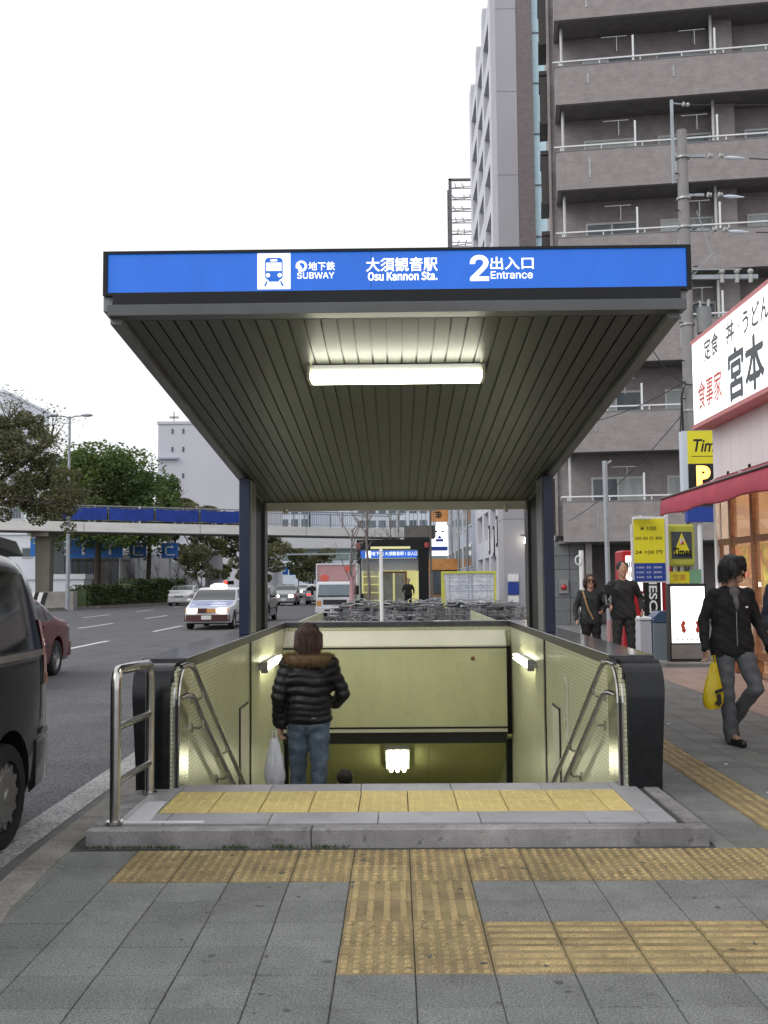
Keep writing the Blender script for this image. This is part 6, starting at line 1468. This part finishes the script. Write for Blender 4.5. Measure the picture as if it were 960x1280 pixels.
person('person', 'small figure in black standing at the second subway entrance', (.55, 49.2, 0), .1, cj, 1.62, .02, 'black_cloth', 'black_cloth', 'shoe_black', 'hair_black', 'short')
# ---------------------------------------------------------------- restaurant on the right
sh = thing('restaurant', 'restaurant with white siding, orange lit windows and a red awning at the right edge', 'restaurant', (5.3, 17.1, 0))
Y0S = 3.0
for i in range(24): B('siding_panel', 'white_siding', sh, lambda q: q.box(5.30, 5.36, 17.1-.46*(i+1)+.004, 17.1-.46*i-.004, 3.14, 5.6))
B('side_wall', 'white_siding', sh, lambda q: (q.box(5.361, 12, 16.95, 17.09, 0, 5.6), q.box(5.361, 12, Y0S, 16.95, 5.4, 5.6), q.box(5.361, 12, Y0S, 16.95, 3.2, 3.35)))
B('back_wall', 'shop_wall', sh, lambda q: q.box(8.8, 8.9, Y0S, 16.94, 0, 3.19)); B('inner_wall', 'shop_glow', sh, lambda q: q.box(5.6, 8.79, 16.90, 16.945, .9, 3.19)); B('inner_wall', 'shop_wall', sh, lambda q: q.box(8.72, 8.79, Y0S, 16.89, 0, 3.19))
B('floor', 'shop_floor', sh, lambda q: q.box(5.37, 8.8, Y0S, 16.94, .01, .10))
B('ceiling', 'shop_glow', sh, lambda q: q.box(5.37, 8.71, Y0S, 16.89, 3.05, 3.19))
B('corner_post', 'white_metal', sh, lambda q: q.box(5.28, 5.38, 16.98, 17.10, 0, 3.135))
for yy in (16.3, 15.3, 13.6, 12.0, 10.4): B('timber_post', 'wood', sh, lambda q: q.box(5.30, 5.40, yy, yy+.12, .02, 3.19))
B('transom', 'wood', sh, lambda q: (q.box(5.31, 5.39, Y0S, 16.97, 2.02, 2.12), q.box(5.31, 5.39, Y0S, 16.97, .28, .40), q.box(5.31, 5.39, Y0S, 16.97, 3.0, 3.19)))
for a, c in ((15.43, 16.29), (13.73, 15.29), (12.13, 13.59), (10.53, 11.99)):
    B('window_pane', 'glass_shop', sh, lambda q: q.box(5.34, 5.35, a, c, .41, 2.01)); B('window_pane', 'glass_shop', sh, lambda q: q.box(5.34, 5.35, a, c, 2.13, 2.99))
B('door', 'wood', sh, lambda q: (q.box(5.33, 5.37, 16.42, 16.5, .41, 2.01), q.box(5.33, 5.37, 16.9, 16.97, .41, 2.01), q.box(5.33, 5.37, 16.42, 16.97, .41, 1.0)))
for y0, y1, z0, z1 in ((15.5, 16.2, 1.5, 1.98), (13.9, 15.1, 1.35, 2.0), (12.3, 13.4, 1.4, 2.0)): B('poster', 'poster', sh, lambda q: q.box(5.325, 5.338, y0, y1, z0, z1))
B('counter', 'white_metal', sh, lambda q: q.box(6.4, 7.0, 12.5, 16.4, .1, 1.05)); B('counter_lamp', 'lens_glow', sh, lambda q: q.box(6.5, 6.9, 12.7, 16.2, 1.35, 1.42))
for x in (5.9, 7.4):
    for y in (15.9, 13.7, 11.5): B('downlight', 'downlight', sh, lambda q: q.cyl((x, y, 3.02), (x, y, 3.049), .09, n=12))
aw = thing('awning', 'dark red fabric awning sloping out over the restaurant front', 'awning', (5.3, 17.1, 3.35))
q = MB(); n = 24; vs = []
for i in range(n+1):
    y = 17.12-.5*i; s_ = .02*sin(i*1.7)
    for x, z in ((5.30, 3.13), (4.95, 2.99+s_*.3), (4.43, 2.80), (4.405, 2.72), (4.40, 2.55+s_), (4.41, 2.52+s_)): vs.append((x, y, z))
q.add(vs, [(6*i+j, 6*i+j+1, 6*i+j+7, 6*i+j+6) for i in range(n) for j in range(5)]); o = q.build('fabric', 'awning', aw, smooth=True); m_ = o.modifiers.new('s', 'SOLIDIFY'); m_.thickness = .006
q = MB(); q.add([(5.30, 17.125, 3.13), (4.43, 17.125, 2.80), (4.40, 17.125, 2.54), (4.75, 17.125, 2.68), (5.30, 17.125, 3.0)], [(0, 1, 2, 3, 4)]); o = q.build('side_flap', 'awning', aw); m_ = o.modifiers.new('s', 'SOLIDIFY'); m_.thickness = .006
B('front_bar', 'brown_steel', aw, lambda q: q.cyl((4.42, 17.13, 2.815), (4.42, 5.1, 2.815), .018, n=8))
for yy in (16.9, 13.5, 10): B('support_arm', 'steel_dull', aw, lambda q: q.cyl((5.3, yy, 2.9), (4.45, yy, 2.76), .02, n=6))
for yy in (16.55, 15.2, 13.8, 12.4): 
    l_ = thing('awning_lamp', '%s small warm lamp from the corner post under the red awning' % {16.55: 'first', 15.2: 'second', 13.8: 'third', 12.4: 'fourth'}[yy], 'lamp', (5.15, yy, 2.95), group='lamps under the awning'); B('bulb', 'downlight', l_, lambda q: q.sphere((5.13, yy, 2.92), .05, 10, 8, (1, 1, .6)), smooth=True); B('cap', 'white_metal', l_, lambda q: q.cyl((5.13, yy, 2.95), (5.13, yy, 3.06), .05, n=10))
ss = thing('restaurant_sign', 'large white illuminated restaurant sign with dark and red characters and a red frame', 'sign', (5.0, 17.15, 3.97))
B('sign_case', 'pink_edge', ss, lambda q: q.box(5.02, 5.299, 4.5, 17.15, 3.97, 5.46)); B('sign_face', 'sign_white_box', ss, lambda q: q.box(5.0, 5.019, 4.6, 17.09, 4.045, 5.40))
B('frame_bar', 'pink_edge', ss, lambda q: (q.box(4.985, 5.018, 4.5, 17.15, 3.97, 4.04), q.box(4.985, 5.018, 4.5, 17.15, 5.405, 5.46)))
def stx(body, h, wd, y, z, mat, bold=0, fat=0): return text('lettering', body, h, wd, mat, ss, (-.003, y-17.15, z-3.97), (pi/2, 0, -pi/2), bold=bold, fat=fat)
stx('定食', .35, .72, 16.06, 5.14, 'ink_dark', 0, .008); stx('・', .05, .05, 15.50, 5.14, 'ink_dark'); stx('丼', .34, .36, 15.13, 5.14, 'ink_dark', 0, .008); stx('・', .05, .05, 14.75, 5.14, 'ink_dark'); stx('うどん', .32, 1.05, 14.05, 5.13, 'ink_dark', 0, .008)
stx('食事家', .46, 1.22, 16.2, 4.47, 'ink_red', 0, .006); stx('宮本', .76, 1.46, 14.52, 4.48, 'ink_dark', 0, .022)
stx('食事', .76, 1.5, 12.2, 4.48, 'ink_dark', .028) if False else None
# ---------------------------------------------------------------- parking signs
pk = thing('parking_sign', 'tall yellow and blue parking sign with a lit orange P beside the utility pole', 'sign', (6.5, 22, 0))
B('post', 'white_metal', pk, lambda q: q.cyl((6.52, 22.1, 0), (6.52, 22.1, 4.6), .05, n=10)); B('cabinet', 'pale_blue', pk, lambda q: q.box(6.17, 7.0, 22.0, 22.25, 3.03, 4.66))
B('yellow_panel', 'yellow_sign', pk, lambda q: q.box(6.28, 7.0, 21.985, 21.999, 3.95, 4.66)); B('dark_panel', 'ink_black', pk, lambda q: q.box(6.28, 7.0, 21.985, 21.999, 3.04, 3.94)); B('blue_panel', 'ink_blue', pk, lambda q: q.box(6.24, 7.0, 22.0, 22.2, 2.70, 3.02))
text('lettering', 'Times', .28, .74, 'ink_black', pk, (.27, -.017, 4.34), bold=.02, skew=.25); B('underline', 'ink_black', pk, lambda q: q.box(6.36, 7.0, 21.982, 21.984, 4.10, 4.115))
text('letter_p', 'P', .47, .30, 'orange_glow', pk, (.10, -.018, 3.67), bold=.06)
pb_ = thing('price_board', 'yellow and blue parking price board on posts with a small lamp over it', 'sign', (4.66, 19, 0))
B('post', 'white_metal', pb_, lambda q: q.box(4.975, 5.03, 19.02, 19.08, 0, 2.68)); B('post', 'white_metal', pb_, lambda q: q.box(4.345, 4.375, 19.02, 19.08, 1.2, 2.5)); 
B('panel', 'white_metal', pb_, lambda q: q.box(4.376, 4.974, 19.03, 19.07, 1.42, 2.64)); B('yellow_panel', 'yellow_sign', pb_, lambda q: q.box(4.39, 4.96, 19.015, 19.029, 1.78, 2.60)); B('blue_panel', 'ink_blue', pb_, lambda q: q.box(4.39, 4.96, 19.015, 19.029, 1.45, 1.775))
for z, s_, w_ in ((2.42, '¥ 100', .3), (2.24, '300 60 分 400', .5), (1.98, '24 100 円', .5)): text('lettering', s_, .075, w_, 'ink_black', pb_, (.0, .012, z), bold=.01)
for z in (1.70, 1.61, 1.52): text('lettering', '100 分 300', .045, .46, 'ink_white', pb_, (.0, .012, z))
B('lamp_hood', 'white_metal', pb_, lambda q: q.box(4.36, 4.68, 18.75, 18.98, 2.58, 2.63)); B('lamp_arm', 'white_metal', pb_, lambda q: q.box(4.50, 4.53, 18.98, 19.05, 2.60, 2.66))
tb_ = thing('parking_lamp_sign', 'yellow box sign with a dark picture panel next to the price board', 'sign', (5.3, 19.3, 0), .18)
def TL(n, m, fn, **k): q = MB(); fn(q); return q.build(n, m, k.pop('par', tb_), local=True, **k)
TL('post', 'white_metal', lambda q: (q.box(-.08, -.03, .05, .1, 0, 1.75), q.box(.06, .11, .05, .1, 0, 1.75)))
TL('box', 'yellow_frame', lambda q: q.box(-.27, .27, -.1, .22, 1.72, 2.50), bevel=.04); TL('picture', 'ink_dark', lambda q: q.box(-.20, .20, -.112, -.101, 1.86, 2.36)); TL('triangle', 'yellow_sign', lambda q: q.prism([(-.17, 1.95), (.17, 1.95), (0, 2.34)], 'y', -.118, -.113)); TL('triangle', 'ink_red', lambda q: q.prism([(-.05, 2.12), (.05, 2.12), (0, 2.25)], 'y', -.122, -.119))
text('lettering', 'Times', .17, .36, 'ink_black', tb_, (0, -.124, 1.98), bold=.03); text('lettering', 'P', .1, .08, 'ink_white', tb_, (0, -.125, 2.19), bold=.02)
TL('small_panel', 'yellow_sign', lambda q: q.box(-.22, .18, -.02, .0, 1.40, 1.62)); TL('small_panel', 'ink_green', lambda q: q.box(.19, .42, -.02, .0, 1.40, 1.66)); text('lettering', '空車', .12, .26, 'ink_red', tb_, (-.02, -.022, 1.51))
lb = thing('lit_signboard', 'glowing white signboard with red figures standing on the pavement', 'signboard', (4.98, 17.8, 0))
B('base', 'concrete', lb, lambda q: q.box(4.55, 5.42, 17.55, 18.1, 0, .07, .02)); B('cabinet', 'van_trim', lb, lambda q: q.prism([(4.66, .071), (5.29, .071), (5.31, 1.40), (4.665, 1.40)], 'y', 17.72, 17.92)); B('lower_panel', 'steel_dull', lb, lambda q: q.box(4.69, 5.27, 17.708, 17.719, .12, .36))
B('lit_face', 'sign_white_hot', lb, lambda q: q.box(4.70, 5.27, 17.705, 17.719, .39, 1.35))
B('figure', 'ink_red', lb, lambda q: [q.prism([(4.90+s_*0+(.24*s_ if s_ else 0)+(.05*(1-2*s_))*a, z) for a, z in ((-.6, .58), (.2, .55), (.9, .60), (.3, .68), (.8, .74), (-.2, .78), (-1.0, .70))][::(1 if not s_ else -1)], 'y', 17.700, 17.704) for s_ in (0, 1)])
B('fine_print', 'ink_dark', lb, lambda q: ([q.box(4.77+.085*i, 4.80+.085*i, 17.701, 17.704, .43, .455) for i in range(5)]+[q.box(4.78+.03*i, 4.80+.03*i, 17.701, 17.704, 1.19+.02*(i % 3), 1.2+.02*(i % 3)) for i in range(5)]))
bn = thing('litter_bin', 'pale grey litter bin in front of the vending machine', 'bin', (4.55, 19.0, 0)); B('bin_body', 'pale_building', bn, lambda q: q.box(4.42, 4.62, 18.8, 19.3, 0, .74, .02)); B('lid', 'white_metal', bn, lambda q: q.box(4.40, 4.625, 18.78, 19.32, .745, .80, .02))
bn = thing('litter_bin', 'grey litter bin with a domed blue lid', 'bin', (4.85, 18.9, 0)); B('bin_body', 'bin_grey', bn, lambda q: q.box(4.64, 5.03, 18.7, 19.15, 0, .70, .02)); B('lid', 'bin_blue', bn, lambda q: q.prism([(4.63, .705), (5.04, .705), (5.03, .78), (4.93, .90), (4.75, .90), (4.65, .80)], 'y', 18.69, 19.16))
vm = thing('vending_machine', 'red drinks vending machine with white vertical lettering on black', 'vending machine', (5.0, 20.5, 0))
B('cabinet', 'vending_red', vm, lambda q: q.box(4.50, 5.46, 20.5, 21.2, .03, 2.06, .03)); B('display', 'sign_white_hot', vm, lambda q: q.box(4.56, 4.80, 20.47, 20.499, 1.25, 1.95)); B('display', 'sign_white_box', vm, lambda q: q.box(4.80, 4.88, 20.47, 20.499, 1.25, 1.8)); B('front_panel', 'ink_black', vm, lambda q: q.box(4.90, 5.26, 20.47, 20.499, .3, 1.62)); B('white_strip', 'ink_white', vm, lambda q: q.box(4.84, 4.895, 20.465, 20.499, .3, 1.2))
for i in range(6):
    for j in range(3): B('drink_can', ('ink_blue', 'ink_red', 'stripe_yellow')[(i+j) % 3], vm, lambda q: q.cyl((4.59+.035*i, 20.46, 1.32+.2*j), (4.59+.035*i, 20.46, 1.44+.2*j), .012, n=6))
text('lettering', 'NESCAFÉ', .20, 1.22, 'ink_white', vm, (.10, -.034, .98), (0, pi/2, -pi/2) if False else (pi/2, pi/2, 0), bold=.02); B('white_strip', 'sign_white_box', vm, lambda q: q.box(5.235, 5.255, 20.462, 20.469, .3, 1.5))
# thin poles
t = thing('thin_pole', 'thin grey steel pole standing between the two walking people', 'pole', (3.80, 18.5, 0)); B('shaft', 'galvanised', t, lambda q: q.cyl((3.80, 18.5, 0), (3.78, 18.5, 3.62), .045, n=10)); B('red_sleeve', 'truck_box', t, lambda q: q.cyl((3.80, 18.5, .05), (3.80, 18.5, .75), .052, n=10)); B('arm', 'galvanised', t, lambda q: q.cyl((3.78, 18.5, 3.55), (3.9, 18.5, 3.62), .02, n=6))
t = thing('vent_pipe', 'white vent pipe with a small ring by the lobby wall', 'pipe', (3.78, 21, 0)); B('shaft', 'white_metal', t, lambda q: q.cyl((3.78, 21, 0), (3.77, 21, 2.08), .05, n=10)); B('ring', 'white_metal', t, lambda q: q.tube([(3.70+.06*cos(a), 20.95, 1.88+.09*sin(a)) for a in [2*pi*i/12 for i in range(12)]], .015, 5, closed=True))
t = thing('alarm_light', 'small red alarm light on the grey lobby wall', 'alarm', (5.6, 34.2, 1.2)); B('lamp', 'tail_red', t, lambda q: q.sphere((5.55, 34.2, 1.25), .10, 10, 8), smooth=True); B('plate', 'steel_dull', t, lambda q: q.box(5.4, 5.7, 34.26, 34.4, 1.05, 1.5))
# ---------------------------------------------------------------- utility pole with its gear and wires
up = thing('utility_pole', 'grey concrete utility pole with insulators and cables before the apartment block', 'utility pole', (6.95, 24, 0))
B('shaft', 'pole_concrete', up, lambda q: q.cyl((6.95, 24, 0), (6.92, 24, 12.2), .175, .12, n=18), smooth=.9)
B('extension', 'galvanised', up, lambda q: (q.box(6.67, 6.73, 23.95, 24.02, 10.9, 12.95), q.box(6.73, 6.95, 23.96, 24.0, 11.55, 11.62), q.box(6.73, 6.95, 23.96, 24.0, 11.0, 11.07)))
B('step_bolts', 'frame_black', up, lambda q: [q.cyl((6.94+(.14 if i % 2 else -.14), 23.9, 3+.45*i), (6.94+(.24 if i % 2 else -.24), 23.86, 3+.45*i), .014, n=5) for i in range(19)])
for z in (11.5, 10.5, 9.8, 8.7, 7.45, 5.4): B('band', 'steel_dull', up, lambda q: q.cyl((6.93, 24, z), (6.93, 24, z+.05), .17, n=16))
for z, ln in ((11.55, .45), (10.6, .4), (9.75, .5)):
    B('arm', 'galvanised', up, lambda q: q.box(7.0, 7.0+ln, 23.93, 23.99, z-.03, z+.03))
    for k in range(2): B('insulator', 'insulator', up, lambda q: (q.sphere((7.1+ln+.26*k, 23.96, z), .07, 10, 6, (.5, 1, 1)), q.sphere((7.16+ln+.26*k, 23.96, z), .055, 10, 6, (.6, 1, 1))), smooth=True)
    B('clamp', 'pale_blue', up, lambda q: q.loft([[(x, 23.96+.07*w_*cos(a), z-.02-.05*(x-7.5)+.07*w_*sin(a)) for a in [2*pi*i/8 for i in range(8)]] for x, w_ in ((7.5+ln-.05, .3), (7.6+ln, .7), (7.75+ln, .6), (7.95+ln, .15))]), smooth=True)
B('insulator', 'insulator', up, lambda q: (q.sphere((6.98, 23.96, 12.83), .06, 10, 6, (.6, 1, 1)), q.sphere((7.08, 23.96, 12.82), .05, 10, 6)), smooth=True)
B('top_arm', 'galvanised', up, lambda q: q.cyl((6.73, 23.96, 12.86), (6.95, 23.96, 12.83), .02, n=6))
B('crossarm', 'galvanised', up, lambda q: q.box(7.03, 8.6, 23.9, 24.0, 8.55, 8.65))
B('crossarm_frame', 'galvanised', up, lambda q: (q.box(7.03, 8.2, 23.85, 23.88, 8.75, 8.78), q.cyl((7.03, 23.9, 8.6), (7.6, 23.9, 9.2), .02, n=5), q.cyl((7.2, 23.9, 10.2), (7.6, 23.9, 8.9), .012, n=4)))
for x in (7.75, 8.1, 8.42): B('insulator', 'insulator', up, lambda q: (q.sphere((x, 23.9, 8.72), .07, 10, 7, (1, 1, .9)), q.cyl((x, 23.9, 8.45), (x, 23.9, 8.64), .045, .06, n=10)), smooth=.9)
tr = B('transformer', 'pole_grey', up, lambda q: q.cyl((7.30, 23.9, 7.25), (7.30, 23.9, 7.85), .17, n=16), smooth=.8); B('bushing', 'insulator', tr, lambda q: (q.cyl((7.22, 23.9, 7.86), (7.2, 23.9, 8.02), .035, n=8), q.cyl((7.40, 23.9, 7.86), (7.42, 23.9, 8.05), .035, n=8)))
for z in (6.55, 6.9): B('low_arm', 'galvanised', up, lambda q: q.cyl((7.06, 23.92, z), (8.15 if z > 6.7 else 7.9, 23.9, z+.02), .045, n=8))
B('riser_cable', 'cable', up, lambda q: (q.tube([(6.76, 23.88, 5.95), (6.70, 23.85, 5.7), (6.72, 23.83, 4.6), (6.74, 23.82, 3.2), (6.78, 23.82, 2.0), (6.72, 23.82, 1.4)], .028, 6), q.tube([(6.95, 23.8, 6.0), (6.80, 23.8, 6.02), (6.70, 23.82, 5.8), (6.64, 23.8, 4.9), (6.65, 23.8, 3.0)], .018, 5)))
def wire(name, label, a, b_, sag, r_=.012):
    a, b_ = Vector(a), Vector(b_); t = thing(name, label, 'cable', tuple(a)); q = MB(); n = 14
    q.tube([a.lerp(b_, i/n)-Vector((0, 0, sag*4*(i/n)*(1-i/n))) for i in range(n+1)], r_, 4); q.build('strand', 'cable', t); return t
wire('overhead_wire', 'topmost overhead wire running right from the utility pole', (7.1, 23.96, 12.82), (22, 20, 12.4), .5)
wire('overhead_wire', 'overhead wire from the highest pale clamp of the utility pole', (8.5, 23.96, 11.48), (23, 20, 11.0), .6, .015)
wire('overhead_wire', 'overhead wire from the second clamp of the utility pole', (8.5, 23.96, 10.5), (23, 20, 10.2), .6, .015)
wire('overhead_wire', 'overhead wire from the third clamp of the utility pole', (8.6, 23.96, 9.68), (23, 20, 9.5), .5, .015)
wire('overhead_wire', 'thick low cable leaving the utility pole to the right', (7.2, 23.9, 7.3), (20, 20, 6.6), .5, .022)
wire('overhead_wire', 'low cable sagging left from the utility pole behind the canopy', (6.8, 23.8, 6.1), (4.8, 33.0, 6.5), .35, .012)
wire('overhead_wire', 'diagonal drop wire between the utility pole and the lowest balcony', (6.7, 23.9, 5.3), (5.6, 33.2, 3.4), .25, .010)
wire('overhead_wire', 'cable running right above the restaurant sign from the utility pole', (7.0, 23.8, 6.6), (20, 18, 8.0), .4, .018)
wire('overhead_wire', 'thin cable curling up from the utility pole toward the canopy edge', (6.9, 23.8, 6.0), (5.7, 23.6, 7.4), .3, .012)
# ---------------------------------------------------------------- behind the stairwell: map board, poles, small trees
mb_ = thing('map_board', 'white street map board with a yellow frame beyond the parked bicycles', 'map board', (2.1, 30, 0), .06)
def MBf(n, m, fn, par=None, **k): q = MB(); fn(q); return q.build(n, m, par or mb_, local=True, **k)
MBf('panel', 'lit_map', lambda q: q.box(-.74, .74, 0, .05, .42, 1.70)); MBf('frame', 'yellow_frame', lambda q: (q.prism([(-.80, .42), (-.66, .42), (-.74, 1.76), (-.80, 1.76)], 'y', -.03, .06), q.box(.745, .80, -.03, .06, .42, 1.76), q.box(-.79, .79, -.035, .055, 1.701, 1.765), q.box(-.66, .744, -.035, .055, .36, .419)))
MBf('leg', 'steel_dull', lambda q: (q.box(-.72, -.66, 0, .06, 0, .36), q.box(.68, .74, 0, .06, 0, .36)))
r = random.Random(2)
def streets(q):
    for i in range(16): z = .5+r.random()*1.15; q.box(-.64, .72, -.006, -.001, z, z+.008)
    for i in range(14): x = -.6+r.random()*1.28; q.box(x, x+.009, -.009, -.0065, .46, 1.68)
    for i in range(40): x = -.6+r.random()*1.2; z = .5+r.random()*1.1; q.box(x, x+.05, -.012, -.0095, z, z+.02)
MBf('streets', 'bluegrey', streets)
t = thing('white_pole', 'slim white pole in front of the second subway entrance', 'pole', (-.30, 20.5, 0)); B('shaft', 'white_metal', t, lambda q: q.cyl((-.30, 20.5, 0), (-.305, 20.5, 2.08), .035, n=10)); B('cap', 'white_metal', t, lambda q: q.sphere((-.305, 20.5, 2.09), .04, 8, 6), smooth=True)
def baretree(label, x, y, h, seed, wrap=False):
    r = random.Random(seed); t = thing('young_tree', label, 'tree', (x, y, 0)); q = MB()
    pts = [Vector((0, 0, 0)), Vector((.05, 0, h*.3)), Vector((-.03, 0, h*.6)), Vector((.06, 0, h))]; q.tube(pts, .055, 7, r1=.02)
    for i in range(12):
        f = r.uniform(.45, 1); b_ = Vector((0, 0, h*f)); e = b_+Vector((r.uniform(-.9, .9), r.uniform(-.6, .6), r.uniform(.4, 1.4))); q.tube([b_, b_.lerp(e, .5)+Vector((0, 0, -.08)), e], .020, 5, r1=.007)
        for k in range(3): s0 = b_.lerp(e, r.uniform(.4, .9)); q.tube([s0, s0+Vector((r.uniform(-.35, .35), r.uniform(-.3, .3), r.uniform(.1, .4)))], .008, 4, r1=.004)
    q.build('trunk', 'bark_pale', t, local=True)
    if wrap: q = MB(); q.cyl((0, 0, .1), (0.02, 0, 1.7), .10, .07, 9); q.build('trunk_wrap', 'orange_sign' if False else 'truck_box', t, local=True)
baretree('thin bare young tree left of the second subway entrance sign', -.82, 29, 4.6, 3); baretree('bare young tree with a wrapped trunk beside the delivery truck', -1.5, 34, 3.2, 5, True)
for i, (x, y) in enumerate(((-.35, 63), (.15, 66))): baretree('leafless tree crown rising over the footbridge railing' if i else 'leafless street tree behind the second entrance roof', x, y, 6.3, 20+i)
# ---------------------------------------------------------------- second subway entrance
e2 = thing('second_entrance', 'second subway entrance with a blue lit sign beyond the parked bicycles', 'subway entrance', (-.2, 52, 0))
B('roof', 'frame_black', e2, lambda q: q.box(-2.0, 1.65, 51.8, 58, 3.10, 3.62)); B('roof_lamp', 'entrance_glow', e2, lambda q: q.box(-1.3, .7, 51.76, 51.799, 3.14, 3.26))
B('sign_face', 'sign_blue', e2, lambda q: q.box(-1.80, 1.05, 51.70, 51.79, 2.68, 3.06))
text('lettering', '地下鉄', .2, .62, 'sign_white', e2, (-.75, -.305, 2.90)); text('lettering', '大須観音駅', .2, .95, 'sign_white', e2, (.1, -.305, 2.90)); text('lettering', '1 出入口', .2, .6, 'sign_white', e2, (.95, -.305, 2.90)); B('pictogram_plate', 'sign_white', e2, lambda q: q.box(-1.55, -1.28, 51.69, 51.699, 2.71, 3.03))
for x0, x1 in ((-2.0, -1.78), (1.12, 1.62)): B('post', 'frame_black', e2, lambda q: q.box(x0, x1, 51.85, 52.3, 0, 3.09))
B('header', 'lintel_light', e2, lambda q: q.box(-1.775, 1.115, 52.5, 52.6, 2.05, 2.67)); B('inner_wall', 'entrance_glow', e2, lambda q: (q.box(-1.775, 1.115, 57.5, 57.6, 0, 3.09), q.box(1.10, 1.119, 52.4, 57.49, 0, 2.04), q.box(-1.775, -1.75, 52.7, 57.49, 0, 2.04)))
B('wall_slat', 'lintel_light', e2, lambda q: [q.box(-1.74, -.95, 54.0, 54.05, .12+.42*i, .48+.42*i) for i in range(5)]); B('door', 'wood', e2, lambda q: (q.box(-.85, -.75, 55, 55.1, 0, 1.95), q.box(.45, .55, 55, 55.1, 0, 1.95), q.box(-.85, .55, 55, 55.1, 1.951, 2.04))); B('door_panel', 'steel_dull', e2, lambda q: (q.box(-.74, -.2, 55.05, 55.08, 0, 1.95), q.box(-.1, .44, 55.05, 55.08, 0, 1.95)))
B('lamp', 'lens_glow', e2, lambda q: q.sphere((.25, 54, 2.15), .09, 8, 6)); B('parapet', 'granite_cap', e2, lambda q: (q.box(-2.0, -1.7, 52.3, 58, 0, .9), q.box(1.2, 1.6, 52.3, 58, 0, .9)))
for x in (-1.95, 1.5): B('marker_lamp', 'tail_red', e2, lambda q: q.box(x-.08, x+.12, 51.76, 51.799, 3.2, 3.45))
